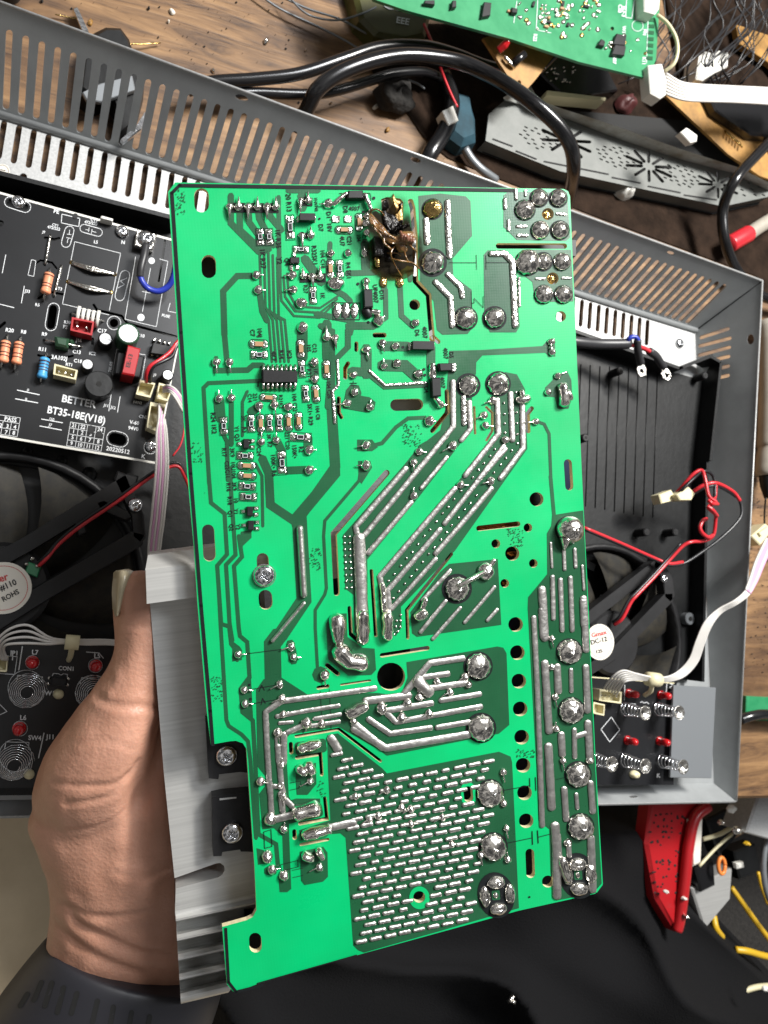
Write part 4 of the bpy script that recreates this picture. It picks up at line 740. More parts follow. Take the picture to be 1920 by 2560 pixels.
# power transistors on the heat sink
for P, sc_, nt_ in (([(514, 1802), (560, 1795), (640, 1790), (650, 1925), (620, 1932), (600, 1930), (548, 1936), (546, 1948), (522, 1946)], (567, 1888), 1), ([(530, 1994), (560, 1988), (650, 1980), (660, 2130), (602, 2129), (600, 2124), (556, 2130), (554, 2140), (533, 2141)], (581, 2080), 0)):
    mb = MB()
    L = [BD.loc(x, y, -.0075) for x, y in P]; kk = len(L)
    vs = [(x, y, -.0120) for x, y in L] + [(x, y, -.0075) for x, y in L]
    mb.add(vs, [tuple(range(kk, 2 * kk))] + [(i, (i + 1) % kk, (i + 1) % kk + kk, i + kk) for i in range(kk)], 0, False)
    o = mb.obj('power_transistor', 'black', B)
    s0 = MB(); FR = Frame(BD.o + BD.n * (-.0075), BD.e1, BD.e2)
    so = screw(None, FR, *sc_, 27, 0.0, ang=35); so.parent = o; so.matrix_world = FR.m; so.matrix_parent_inverse = Matrix.Identity(4); so.matrix_basis = Matrix.Translation((0, 0, -.0075))
    s1 = MB(); L = [BD.loc(x, y, -.00735) for x, y in ((sc_[0] - 32, sc_[1] - 84), (sc_[0] + 10, sc_[1] - 88), (sc_[0] + 10, sc_[1] - 84), (sc_[0] - 32, sc_[1] - 79))]
    s1.add([(x, y, -.0074) for x, y in L], [(0, 1, 2, 3)], 0, False); s1.obj('transistor_mark', 'alu', o, flip=False)

# ---- charred insect lying on the burnt spot
IN = Frame(BD.o, BD.e1, BD.e2)
IR = Frame(BD.o + BD.e1 * BD.loc(980, 600)[0] + BD.e2 * BD.loc(980, 600)[1], BD.e1, BD.e2)
def ip(x, y, h): X, Y = IR.loc(*tp('B', x, y)[0], h); return (X, Y, h)
it = thing('charred_insect', IR, 'charred brown insect with thin bent legs lying across the burnt opening of the green board', 'insect')
mb = MB(); tube(mb, [ip(680, 400, .003), ip(720, 470, .0035), ip(790, 560, .004), ip(860, 640, .0042), ip(950, 670, .0042), ip(1040, 650, .0042), ip(1110, 640, .0038), ip(1140, 660, .0034)], [.0006, .0010, .0013, .0012, .0010, .0019, .0016, .0006], 14)
tube(mb, [ip(960, 690, .0034), ip(1010, 740, .0034), ip(1060, 760, .0030)], [.0009, .0014, .0008], 12)
for P, r in (([(1090, 710, .0032), (1130, 750, .0034), (1165, 785, .0010)], .00022), ([(900, 860, .003), (1000, 880, .0045), (1120, 900, .0030), (1195, 960, .0006)], .00026), ([(1040, 780, .0035), (1060, 850, .0042), (1085, 890, .0020)], .00024), ([(930, 900, .0012), (970, 970, .0018), (1010, 1035, .0004)], .00018), ([(960, 700, .003), (900, 800, .0040), (930, 900, .0012)], .00024),
    ([(680, 410, .003), (700, 360, .004), (750, 345, .0045), (800, 370, .004), (830, 410, .003)], .00022), ([(830, 600, .0046), (830, 690, .0050), (880, 740, .0046), (900, 760, .004)], .00032), ([(700, 480, .0045), (780, 560, .0058), (930, 640, .0055), (970, 690, .004)], .00020), ([(860, 800, .0012), (960, 800, .0022), (1000, 830, .001)], .0002)):
    tube(mb, [ip(*q) for q in P], r, 7)
mb.obj('body', 'insect', it)
mb = MB(); 
vs = []; 
sheetpts = [(668, 400), (720, 430), (820, 530), (900, 620), (975, 690), (920, 700), (830, 650), (740, 560), (690, 480)]
a = [ip(x, y, .0050 - .0000015 * abs(x - 820)) for x, y in sheetpts]; b = [(x, y, z - .0003) for x, y, z in a]; k = len(a)
mb.add(a + b, [tuple(range(k)), tuple(range(k, 2 * k))[::-1]] + [(i, (i + 1) % k, (i + 1) % k + k, i + k) for i in range(k)], 0, False); mb.obj('wing', 'insect', it)
mb = MB(); X, Y = IR.loc(*tp('B', 1060, 640)[0], .004)
for q in range(5):
    t_ = [ip(1000 + q * 28, 580 + 10 * q, .0042), ip(1020 + q * 26, 630 + q * 8, .0064 - abs(q - 2) * .0003), ip(1010 + q * 26, 690 + q * 4, .0042)]; tube(mb, t_, [.0004, .0007, .0004], 10)
mb.obj('thorax', 'thorax', it)
# ------------------------------------------------------------------ bench, floor
def wpt(px, py, z): r = ray(px, py); t = (z - HC) / r[2]; return CAM + r * t
def plane_frame(p0, p1, p2):
    e1 = p1 - p0; e2 = p2 - p0; n = np.cross(e1, e2)
    if n @ (CAM - p0) < 0: e2 = -e2
    return Frame(p0, e1, e2)
W0 = flat(0.0)
mb = MB(); block(mb, W0, [(-700, -900), (2700, -900), (2700, 1985), (-700, 2036)], -.03, 0.0, .002); o = mb.obj('workbench', 'wood', None, W0); o['kind'] = 'structure'
mb = MB(); mb.add([(-3, -3, -.24), (3, -3, -.24), (3, 3, -.24), (-3, 3, -.24)], [(0, 1, 2, 3)], 0, False); o = mb.obj('floor', 'tile', None, W0); o['kind'] = 'structure'

# ------------------------------------------------------------------ grey steel case
ZF = .004
CF = flat(ZF, 960, 1280)
case = thing('metal_case', CF, 'open grey steel equipment case with rows of vent slots', 'case')
F0, F1, F2, F3 = wpt(-150, 242, ZF), wpt(1738, 827, ZF), wpt(1785, 1958, ZF), wpt(-150, 2004, ZF)
R1 = wpt(1906, 702, .042)
WT = plane_frame(F0, F1, R1); WR = plane_frame(F1, F2, R1)
def on(fr, px, py): u, v = fr.loc(px, py); return fr.o + fr.e1 * u + fr.e2 * v
R2 = on(WR, 1841, 2003); WB = plane_frame(F3, F2, R2)
def rel(fr): return fr
def panel(name, fr, loops, m, th=-.0010):
    mb = MB(); sheet(mb, fr, loops, 0.0, th); o = mb.obj(name, m, case); o.matrix_basis = CF.m.inverted() @ fr.m; return o
ws = []
for i in range(0, 67):
    a = ((23 + 41.57 * i) / (1 + .008 * i), 0); b = ((15 + 38.36 * i) / (1 + .0073 * i), 0)
    a = (a[0], 83 + (a[0] - 23) * .3534); b = (b[0], 266 + (b[0] - 15) * .3165); w = 17.5 / (1 + .011 * i)
    ws.append(cap([a, b], w, 5))
ws.insert(0, cap([(-22, 66), (-28, 252)], 18, 5))
hl = [circ(604, 245, 17, 14, 8, .35), circ(1039, 401, 14, 14, 7, .35), circ(1677, 633, 10, 12, 5, .35)]
panel('slotted_wall', WT, [[(-150, -50), (1906, 702), (1738, 827), (-150, 242)]] + ws + hl, 'case')
fs = []
for i in list(range(0, 60)):
    x = (10 + 37.8 * i) / (1 + .0065 * i); y = 302 + (x - 10) * .3097; L_ = 88 - i * .5; w = 16 / (1 + .011 * i); dx = -.17 + .0018 * i
    fs.append(cap([(x, y + w * .4), (x + dx * (L_ - 10), y + L_)], w, 5))
fs += [circ(58, 442, 10, 12, 9)]
panel('floor_sheet', CF, [[(-150, 242), (1738, 827), (1751, 1150), (-150, 1200)]] + fs, 'zinc')
panel('painted_floor', CF, [[(-150, 1200), (1751, 1150), (1785, 1958), (-150, 2004)]], 'case')
rs = [cap(tp('k', *c), 9, 4) for c in ([1122, 650, 1340, 580], [1112, 718, 1355, 655], [1108, 792, 1350, 728], [1130, 850, 1345, 800], [1190, 912, 1342, 878], [1195, 985, 1340, 952])] + [circ(1876, 848, 9, 14, 13)]
panel('side_wall', WR, [[(1738, 827), (1906, 702), (1841, 2003), (1785, 1958)]] + rs, 'case')
panel('front_wall', WB, [[(-150, 2004), (1785, 1958), (1841, 2003), (-150, 2044)], circ(1583, 1991, 11, 12, 3)], 'case')
mb = MB()
def cl(p): q = np.array(p) - CF.o; return (float(q[0]), float(q[1]), float(q[2]))
for a, b in (((-150, -50), (1906, 702)),): tube(mb, [cl(on(WT, *a)), cl(on(WT, *b))], .0006, 6)
tube(mb, [cl(on(WR, 1906, 702)), cl(on(WR, 1841, 2003))], .0005, 6); tube(mb, [cl(on(WB, -150, 2044)), cl(on(WB, 1841, 2003))], .0003, 6)
mb.obj('rim_edge', 'zinc', case)
mb = MB(); tube(mb, [cl(F0 + [0, 0, .0008]), cl(F1 + [0, 0, .0008])], .0016, 10); mb.obj('bend', 'case', case)
mb = MB(); tube(mb, [cl(F1), cl(F1 * .0 + on(WR, 1904, 703))], .0005, 6); mb.obj('corner_seam', 'plastic', case)
screw(case, CF, 1698, 859, 10, .0001, ang=50)
mb = MB(); sheet(mb, CF, [circ(6, 430, 19, 20)], .0003); o = mb.obj('round_sticker', 'paper', case, flip=False)
f = MB(); line(f, CF, [(-6, 424), (14, 428)], 1.2, .0006); line(f, CF, [(-8, 432), (18, 436)], 1.2, .0006); line(f, CF, circ(6, 430, 16, 16), .8, .0006, closed=True); f.obj('sticker_print', 'black', o, flip=False)

# ------------------------------------------------------------------ black plastic carrier with two fans
PF = flat(.007, 960, 1280)
tray = thing('plastic_carrier', PF, 'black ribbed plastic carrier tray screwed inside the grey case', 'plastic tray')
RAD = .047
lc = (8, 1470); rc = (1500, 1605)
def wcirc(fr, c, r, n=40, h=0):
    x, y = fr.loc(*c, h); return [(x + r * math.cos(2 * math.pi * i / n), y + r * math.sin(2 * math.pi * i / n)) for i in range(n)]
def world_px(fr, X, Y, h=0):        # local point -> photo pixel
    p = fr.o + fr.e1 * X + fr.e2 * Y + fr.n * h - CAM; c = RW.T @ p; return (960 + FP * c[0] / -c[2], 1280 - FP * c[1] / -c[2])
lcp = [world_px(PF, *p) for p in wcirc(PF, lc, RAD)]; rcp = [world_px(PF, *p) for p in wcirc(PF, rc, RAD)]
base = [(-220, 415), (430, 578), (560, 640), (1440, 842), (1503, 876), (1673, 928), (1765, 952), (1747, 1160), (1729, 1540), (1729, 1700), (1500, 1700), (1480, 1964), (520, 1985), (-220, 1990)]
mb = MB(); sheet(mb, PF, [base, lcp, rcp], 0, -.002); mb.obj('tray_floor', 'plastic', tray)
def wall(a, b, h, w=.0018):
    p, q = Vector((*PF.loc(*a), 0)), Vector((*PF.loc(*b), 0)); d = (q - p).normalized(); n = Vector((-d.y, d.x, 0)) * w / 2
    vs = [p + n, q + n, q - n, p - n]; mb.add([(v.x, v.y, 0) for v in vs] + [(v.x, v.y, h) for v in vs], [(4, 5, 6, 7), (0, 1, 5, 4), (1, 2, 6, 5), (2, 3, 7, 6), (3, 0, 4, 7)], 0, False)
mb = MB()
for a, b, h in (((-150, 433), (430, 578), .012), ((1300, 810), (1503, 880), .012), ((1503, 880), (1660, 935), .012), ((1660, 935), (1735, 905), .014), ((1735, 905), (1762, 920), .012), ((1762, 920), (1735, 1160), .012), ((1735, 1160), (1722, 1700), .010), ):
    wall(a, b, h)
    if a == (-150, 433): mb.obj('tray_rim', 'plastic', tray); mb = MB()
mb.obj('tray_rim', 'plastic', tray)
mb = MB()
for i in range(12): x = 1380 + i * 24; tube(mb, [L3(PF, x, 905 + i * 2, .0002), L3(PF, x - 12, 1250 + i * 4, .0002)], .0003, 6)
for i in range(7): x = 1700 - i * 3; 
mb.obj('ribs', 'plastic', tray)
for x, y in ((1552, 926), (1764, 938), (1465, 1094), (1618, 1330), (1690, 1330)):
    mb = MB(); X, Y = cyl(mb, PF, x, y, .0022, 0, .008, n=16, bev=.0005); mb.obj('screw_boss', 'fan', tray)
    mb = MB(); mb.add([(X + .0009 * math.cos(a * .785), Y + .0009 * math.sin(a * .785), .0081) for a in range(8)], [tuple(range(8))], 0, False); mb.obj('boss_hole', 'hole', tray)
for x, y, r in ((224, 1186, .0030), (306, 1207, .0030), (68, 1130, .0022), (155, 1153, .0022)):
    mb = MB(); dome(mb, PF, x, y, r / PF.sc(x, y), r / PF.sc(x, y), r, rough=.02); mb.obj('screw_boss', 'plastic', tray)
mb = MB(); X, Y = cyl(mb, PF, 1726, 1547, .0034, 0, .004, n=18, bev=.0004); mb.obj('lug', 'plategrey', tray)
mb = MB(); mb.add([(X + .0013 * math.cos(a * .6283), Y + .0013 * math.sin(a * .6283), .0042) for a in range(10)], [tuple(range(10))], 0, False); mb.obj('lug_hole', 'hole', tray)

def fan(c, label, arms, screws, ring_label, seed, rl):
    f0 = Frame(wpt(*c, .0085), (1, 0, 0), (0, 1, 0)); root = thing('cooling_fan', f0, label, 'fan', 'cooling fans in the black carrier'); cx, cy = 0., 0.
    mb = MB(); n = 48; vs = []
    for r, h in ((RAD + .004, .002), (RAD + .004, .006), (RAD + .001, .006), (RAD + .001, -.004)): vs += [(r * math.cos(2 * math.pi * i / n), r * math.sin(2 * math.pi * i / n), h) for i in range(n)]
    mb.add(vs, [(j * n + i, j * n + (i + 1) % n, (j + 1) * n + (i + 1) % n, (j + 1) * n + i) for j in range(3) for i in range(n)], 0, True); mb.obj('frame_ring', 'fan', root)
    for k in range(7):
        mb = MB(); a0 = 2 * math.pi * (k + seed) / 7; vs = []; N = 8
        for i in range(N + 1):
            r = .014 + (RAD - .0145) * i / N
            for j in range(7):
                a = a0 + .74 * j / 6 + .35 * i / N; vs.append((r * math.cos(a), r * math.sin(a), -.001 + .0075 * (j / 6) + .0012 * math.sin(j)))
        mb.add(vs, [(i * 7 + j, i * 7 + j + 1, (i + 1) * 7 + j + 1, (i + 1) * 7 + j) for i in range(N) for j in range(6)], 0, True); mb.obj('blade', 'dust', root)
    mb = MB(); n = 40
    vs = [(r * math.cos(2 * math.pi * i / n), r * math.sin(2 * math.pi * i / n), h) for r, h in ((.0165, -.003), (.0165, .0095), (.0150, .0110)) for i in range(n)]
    mb.add(vs, [(j * n + i, j * n + (i + 1) % n, (j + 1) * n + (i + 1) % n, (j + 1) * n + i) for j in (0, 1) for i in range(n)] + [tuple(2 * n + i for i in range(n))], 0, False); mb.obj('hub', 'fan', root)
    for P, w in arms:
        mb = MB(); block(mb, f0, cap(P, w, 2), .0095, .0150, .0007, at=.015); mb.obj('arm', 'fan', root)
    r = rl; lc2 = f0.loc(*c, .0153); mb = MB(); mb.add([(lc2[0] + r * math.cos(2 * math.pi * i / n), lc2[1] + r * math.sin(2 * math.pi * i / n), .0153) for i in range(n)], [tuple(range(n))], 0, False); la = mb.obj('round_label', 'paper', root, flip=False)
    mb = MB(); ri = [(lc2[0] + q * r * math.cos(2 * math.pi * i / n), lc2[1] + q * r * math.sin(2 * math.pi * i / n), .0154) for q in (.86, .84) for i in range(n)]
    mb.add(ri, [(i, (i + 1) % n, n + (i + 1) % n, n + i) for i in range(n)], 0, False); mb.obj('label_ring', 'redink', la, flip=False)
    for x, y, q in screws: screw(root, f0, x, y, q, .0152, ang=30)
    return root, f0, la
fl, ff, la = fan(lc, 'cooling fan with dusty black blades left of the thumb, larger in view', [([(-20, 1408), (60, 1365), (330, 1200)], 40), ([(-20, 1560), (110, 1480), (345, 1345)], 44), ([(300, 1190), (345, 1290), (350, 1345)], 30), ([(250, 1260), (320, 1290)], 26)], [(338, 1263, 17)], '', .3, .0092)
mb = MB(); text(mb, ff, 'ter', -8, 1458, -18, 26, .0155, at=.0155); mb.obj('label_text', 'redink', la, flip=False)
mb = MB(); text(mb, ff, '8V-#110', -24, 1490, -24, 21, .0155, at=.0155); text(mb, ff, 'ROHS', 8, 1505, -28, 18, .0155, at=.0155); mb.obj('label_text', 'black', la, flip=False)
for o in la.children:
    if o.name.startswith('label_text'):
        for v in o.data.vertices: pass
mb = MB(); block(mb, ff, rect(82, 1424, 34, 30, 20), .010, .013, .0004, at=.013, mi=0); o = mb.obj('solder_pad_board', 'gpcb', fl)
for x, y in ((69, 1414), (83, 1400), (94, 1418)): m2 = MB(); dome(m2, ff, x, y, 6, 5, .0008, h0=.0128); m2.obj('solder_joint', 'shine', o)
fr_, fg, lb = fan(rc, 'cooling fan with dusty black blades at the right end of the case', [([(1440, 1572), (1490, 1530), (1650, 1408)], 28), ([(1450, 1690), (1530, 1640), (1674, 1492)], 28), ([(1645, 1405), (1672, 1450), (1676, 1495)], 26)], [(1659, 1446, 9)], '', .72, .0088)
mb = MB(); text(mb, fg, 'DC-12', 1478, 1612, -14, 17, .0155, sx=.9, at=.0155); text(mb, fg, '125', 1490, 1634, -12, 12, .0155, at=.0155); mb.obj('label_text', 'black', lb, flip=False)
mb = MB(); text(mb, fg, 'Gmax', 1480, 1594, -14, 16, .0155, at=.0155); mb.obj('label_text', 'redink', lb, flip=False)
for c_, nm in ((lc, 'fan_gap_dark'), (rc, 'fan_gap_dark')):  # black discs added so the gaps between the blades look dark
    fw = flat(.0052, *c_); mb = MB(); X, Y = fw.loc(*c_); mb.add([(X + (RAD + .004) * math.cos(i * .157), Y + (RAD + .004) * math.sin(i * .157), 0) for i in range(40)], [tuple(range(40))], 0, False); o = mb.obj(nm, 'plastic', tray, flip=False); o.matrix_basis = PF.m.inverted() @ fw.m
# bright steel bars of the case base seen between the blades
GB = flat(.0045, 200, 1290)
for i, q in enumerate(([(164, 1232), (200, 1250), (185, 1266), (150, 1246)], [(125, 1272), (158, 1288), (140, 1302), (108, 1286)], [(1466, 1400), (1488, 1412), (1482, 1428), (1466, 1420)], [(1522, 1462), (1540, 1474), (1534, 1486), (1518, 1476)], [(1500, 1486), (1516, 1496), (1510, 1506), (1498, 1500)])):
    fr0 = flat(.0056, *q[0]); mb = MB(); block(mb, fr0, q, 0, .0010, .0002); tag(mb.obj('steel_strip', 'plategrey', None, fr0), ['bright steel strip seen between fan blades under the black board', 'small steel strip lower left, seen between fan blades', 'steel strip at the green board edge seen behind the right fan', 'steel strip seen between arm and blade of the right fan', 'small steel strip lowest between arm and blade of the right fan'][i], 'steel strip', 'steel strips under the fans')

# ------------------------------------------------------------------ black circuit board on the left
KF = flat(.022, 200, 850)
kb = thing('black_circuit_board', KF, 'black circuit board with white lettering, resistors and capacitors at the left', 'circuit board')
pcb = [(-200, 426), (422, 596), (503, 618), (445, 870), (389, 1159), (-200, 1058)]
kh = [cap(tp('d', 85, 90, 215, 130), 18, 5), cap(tp('d', 390, 395, 470, 410, 510, 400), 7, 4), cap(tp('d', 310, 615, 350, 590, 450, 610, 490, 660), 5, 4), cap(tp('d', 460, 1010, 440, 1150), 20, 5), cap(tp('d', 810, 975, 840, 1020, 1050, 1070, 1100, 1135, 1300, 1190, 1520, 1250), 6.5, 4),
      circ(*tp('d', 985, 1132)[0], 11, 14), cap(tp('d', 1425, 420, 1400, 600, 1372, 770), 5, 4), cap(tp('e', 985, 745, 1045, 760), 28, 5), cap(tp('d', -10, 270, 5, 270), 16, 5), cap(tp('d', -20, 1180, 40, 1130), 8, 4), cap(tp('d', 440, 865, 550, 885), 6, 4), cap(tp('d', 330, 920, 370, 895), 6, 4), cap(tp('d', 330, 1410, 400, 1430, 560, 1430, 630, 1415), 6, 4), cap(tp('d', 800, 1270, 800, 1310), 8, 4)]
mb = MB(); sheet(mb, KF, [pcb] + kh, -.0016, 0); mb.obj('board', 'bpcb', kb)
mb = MB(); line(mb, KF, [(-200, 428), (500, 619)], 5, .0001); line(mb, KF, [(-200, 1056), (387, 1157)], 5.5, .0001); line(mb, KF, [(443, 872), (390, 1150)], 3.5, .0001); mb.obj('bare_edge_strip', 'white', kb, flip=False)
ws_ = MB(); H2 = .00012
def kt(t, s, x, y, hgt, an, sx=1): text(ws_, KF, s, *tp(t, x, y)[0], an, hgt * ts(t) / .7, H2, sx=sx)
for a in (('e', 'BETTER', 528, 428, 62, 11), ('e', 'BT35-18E(V18)', 403, 525, 62, 11, .93), ('e', '20220512', 915, 848, 36, 10), ('e', 'V-60', 1118, 618, 30, 10), ('e', '94V0', 1105, 668, 30, 10), ('e', 'CN2', 1198, 568, 28, 10), ('e', 'K', 1218, 918, 36, 8), ('e', 'J5', 232, 335, 18, 12), ('e', 'J6', 215, 412, 18, 12),
          ('e', 'J10', 425, 588, 24, 12), ('e', 'J7', 420, 640, 24, 12), ('e', 'J11', 895, 470, 24, 12), ('e', 'J12', 955, 488, 24, 12), ('e', 'PASS', 35, 592, 36, 9), ('d', 'PE', 460, 180, 34, 12), ('d', 'CY2', 780, 250, 24, 12), ('d', '472/222', 728, 268, 24, 12), ('d', 'CY1', 448, 292, 22, 12), ('d', '472/222', 408, 312, 24, 12), ('d', 'J9', 365, 355, 22, 12),
          ('d', 'L5', 808, 442, 26, 10), ('d', 'N', 1045, 448, 30, 8), ('d', 'T3', 498, 845, 24, 12), ('d', 'J33', 213, 868, 26, 8), ('d', 'R5', 302, 985, 26, 6), ('d', 'R20', 45, 1205, 32, 8), ('d', 'R8', 178, 1220, 30, 8), ('d', 'R9', 358, 1240, 30, 8), ('d', 'R11', 330, 1370, 32, 8), ('d', 'J16', 655, 1292, 28, 8), ('d', 'C17', 840, 1210, 32, 8), ('d', 'C10', 1180, 1250, 28, 8),
          ('d', 'C13', 625, 1392, 30, 8), ('d', 'IC2', 768, 1405, 28, 8), ('d', '3A102J', 440, 1440, 34, 8), ('d', 'C18', 635, 1470, 30, 8), ('d', 'RT1', 565, 1500, 26, 8), ('d', 'R30', 550, 1135, 26, 8), ('d', 'F2', 542, 1178, 30, 8), ('d', '78L05', 960, 1560, 26, -80), ('d', 'FUSE', 1395, 1075, 24, 12), ('d', 'J9', 1325, 1590, 22, 8), ('d', 'FAN2', 1150, 1835 - 10, 22, 8)): kt(*a)
def kl(t, *c, w=1.2, closed=False): line(ws_, KF, tp(t, *c), w, H2, closed=closed)
for q in range(5):
    a0, a1 = (610, 605), (575, 810); b0, b1 = (907, 655), (872, 860); f = q / 4
    kl('e', a0[0] + (a1[0] - a0[0]) * f, a0[1] + (a1[1] - a0[1]) * f, b0[0] + (b1[0] - b0[0]) * f, b0[1] + (b1[1] - b0[1]) * f); kl('e', a0[0] + (b0[0] - a0[0]) * f, a0[1] + (b0[1] - a0[1]) * f, a1[0] + (b1[0] - a1[0]) * f, a1[1] + (b1[1] - a1[1]) * f)
tab = [['21', '22', '', '24'], ['1', '2', '3', ''], ['5', '6', '7', '8'], ['9', '10', '11', '12']]
for r in range(4):
    for c in range(4):
        if tab[r][c]: kt('e', tab[r][c], 618 + c * 74 - r * 9 + (14 if len(tab[r][c]) == 1 else 0), 648 + r * 52 + c * 12, 34, 9, .9)
kl('e', -20, 540, 177, 570, 148, 732, -20, 708); kl('e', -20, 588, 168, 620); kl('e', -20, 650, 158, 676); kl('e', 28, 600, 5, 712); kl('e', 100, 610, 78, 722)
for s, x, y in (('3', 50, 655), ('4', 115, 662), ('7', 38, 708), ('8', 105, 714), ('2', -8, 648)): kt('e', s, x, y, 34, 9)
kl('d', 645, 430, 1042, 530, 945, 1022); kl('d', 645, 430, 540, 968, 940, 1062); kl('d', 1172, 560, 1080, 1100, 1350, 1165, 1450, 600, 1380, 580); kl('d', 535, 192, 690, 230, 680, 300, 530, 268, closed=True, w=1.6); kl('d', 1300, 660, 1230, 1035); kl('d', 1230, 860, 1300, 875)
kl('d', 272, 585, 310, 595, 292, 730, 242, 720, closed=True); kl('d', 1008, 1360, 1260, 1410, 1225, 1620, 970, 1580, closed=True); kl('d', 1470, 960, 1450, 1030, 1520, 1045); kl('d', 50, 545, 20, 700, w=1.6); kl('d', 210, 815, 185, 960, w=1.6); kl('d', 0, 970, 120, 1000, w=1.8); kl('d', 635, 1240, 755, 1268)
for c in ((cap(tp('d', 85, 88, 220, 132), 27, 6)), cap(tp('d', 464, 1010, 440, 1150), 29, 6), cap(tp('d', 600, 335, 570, 440), 23, 6), cap(tp('d', 725, 315, 850, 350), 20, 6), cap(tp('d', 1080, 720, 1035, 900), 24, 6), cap(tp('e', 985, 745, 1045, 760), 37, 6), circ(*tp('d', 985, 1132)[0], 17, 20), circ(*tp('e', 1300, 825)[0], 16, 20)): line(ws_, KF, c, 1.6, H2, closed=True)
kl('d', 740, 325, 770, 333); kl('d', 770, 310, 765, 345); kl('d', 795, 322, 790, 358); kl('d', 795, 340, 830, 350); kl('d', 602, 330, 598, 365); kl('d', 580, 365, 615, 370); kl('d', 575, 395, 610, 402); kl('d', 590, 400, 580, 440); kl('d', 1095, 745, 1040, 770, 1075, 800, 1020, 830)
for c, r in (((1310, 595), 8), ((1218, 1085), 9)): sheet(ws_, KF, [circ(*tp('d', *c)[0], r, 16)], H2)
kl('e', 960, 370, 940, 510, w=1.6); kl('e', 1038, 385, 1015, 520, w=1.6); 
for a, b in (((150, 330), (340, 370)), ((135, 405), (325, 440)), ((360, 580), (540, 612)), ((345, 640), (532, 675))): kl('e', *a, *b, w=2.2)
ws_.obj('white_print', 'wsilk', kb, flip=False)
def leads(t, a, b, h, par): m = MB(); A, Bp = tp(t, *a)[0], tp(t, *b)[0]; tube(m, [L3(KF, *A, .0002), L3(KF, A[0] + (Bp[0] - A[0]) * .08, A[1] + (Bp[1] - A[1]) * .08, h), L3(KF, Bp[0] - (Bp[0] - A[0]) * .08, Bp[1] - (Bp[1] - A[1]) * .08, h), L3(KF, *Bp, .0002)], .0004, 8, smoothpath=False); m.obj('lead', 'tin', par)
def resistor(t, a, b, w, m, bands, la_, lb_):
    mb = MB(); A, Bp = Vector(tp(t, *a)[0]), Vector(tp(t, *b)[0]); h = .0022; pr = [(0, .55), (.05, .95), (.14, 1.05), (.25, .92), (.75, .92), (.86, 1.05), (.95, .95), (1, .55)]
    r = w * ts(t) / 2 * KF.sc(*A); tube(mb, [L3(KF, *(A + (Bp - A) * f), h + .001) for f, _ in pr], [r * q for _, q in pr], 14, 0, k=2)
    for f in bands: tube(mb, [L3(KF, *(A + (Bp - A) * (f - .022)), h + .001), L3(KF, *(A + (Bp - A) * (f + .022)), h + .001)], r * (.94 if .24 < f < .78 else 1.06), 14, 1, smoothpath=False)
    o = mb.obj('resistor', [m, 'stripe'], kb); leads(t, la_, lb_, h + .001, o)
resistor('d', (428, 700), (390, 880), 82, 'rorange', (.15, .55, .68), (430, 660), (375, 940)); resistor('d', (52, 1285), (28, 1475), 82, 'rorange', (.16, .3, .55, .7), (65, 1235), (5, 1530)); resistor('d', (168, 1295), (140, 1490), 82, 'rorange', (.16, .3, .55, .7), (178, 1250), (122, 1550)); resistor('d', (390, 1430), (360, 1612), 84, 'rblue', (.2, .35, .5, .62), (400, 1395), (348, 1650))
leads('d', (435, 370), (390, 630), .001, kb); leads('d', (530, 635), (465, 905), .001, kb)
for off in (0, 22):
    for c in ([620, 605 + off * .6, 800, 655 + off, 1000, 710], [590, 775, 780, 820 + off, 955, 868]):
        m = MB(); P = tp('d', *c); tube(m, [L3(KF, *P[0], .0003), L3(KF, *P[1], .0022), L3(KF, *P[2], .0003)], .0006, 8); m.obj('jumper_wire', 'tin', kb)
for c in ((620, 610), (990, 712), (590, 775), (958, 868)): m = MB(); dome(m, KF, *tp('d', *c)[0], 6, 6, .0007); m.obj('solder_joint', 'brass', kb)
def can(t, x, y, r, h, m='black', top='captop', grooves=True):
    mb = MB(); px, py = tp(t, x, y)[0]; fr2 = KF; X, Y = cyl(mb, fr2, px, py, r, 0.0, h, 0, 24, bev=r * .12)
    n = 24; mb.add([(X + r * .80 * math.cos(2 * math.pi * i / n), Y + r * .80 * math.sin(2 * math.pi * i / n), h + .00006) for i in range(n)], [tuple(range(n))], 1, False)
    o = mb.obj('capacitor', [m, top], kb)
    if grooves:
        g = MB()
        for a in (1.9, 4.0, 6.1): g.add([(X + u * math.cos(a) - v * math.sin(a), Y + u * math.sin(a) + v * math.cos(a), h + .00012) for u, v in ((0, -.00008), (r * .75, -.00008), (r * .75, .00008), (0, .00008))], [(0, 1, 2, 3)], 0, False)
        g.obj('vent_groove', 'plategrey', o, flip=False)
can('d', 1108, 1222, .0042, .011, 'capgreen'); can('d', 912, 1268, .0026, .006); can('d', 757, 1488, .0022, .006); can('d', 1450, 1580, .0022, .006)
mb = MB(); px, py = tp('e', 855, 275)[0]; X, Y = cyl(mb, KF, px, py, .0050, 0, .0075, 0, 36, bev=.0003); o = mb.obj('buzzer', 'plastic', kb)
mb = MB(); mb.add([(X + .0010 * math.cos(a * .524), Y + .0010 * math.sin(a * .524), .0076) for a in range(12)], [tuple(range(12))], 0, False); mb.obj('sound_hole', 'hole', o)
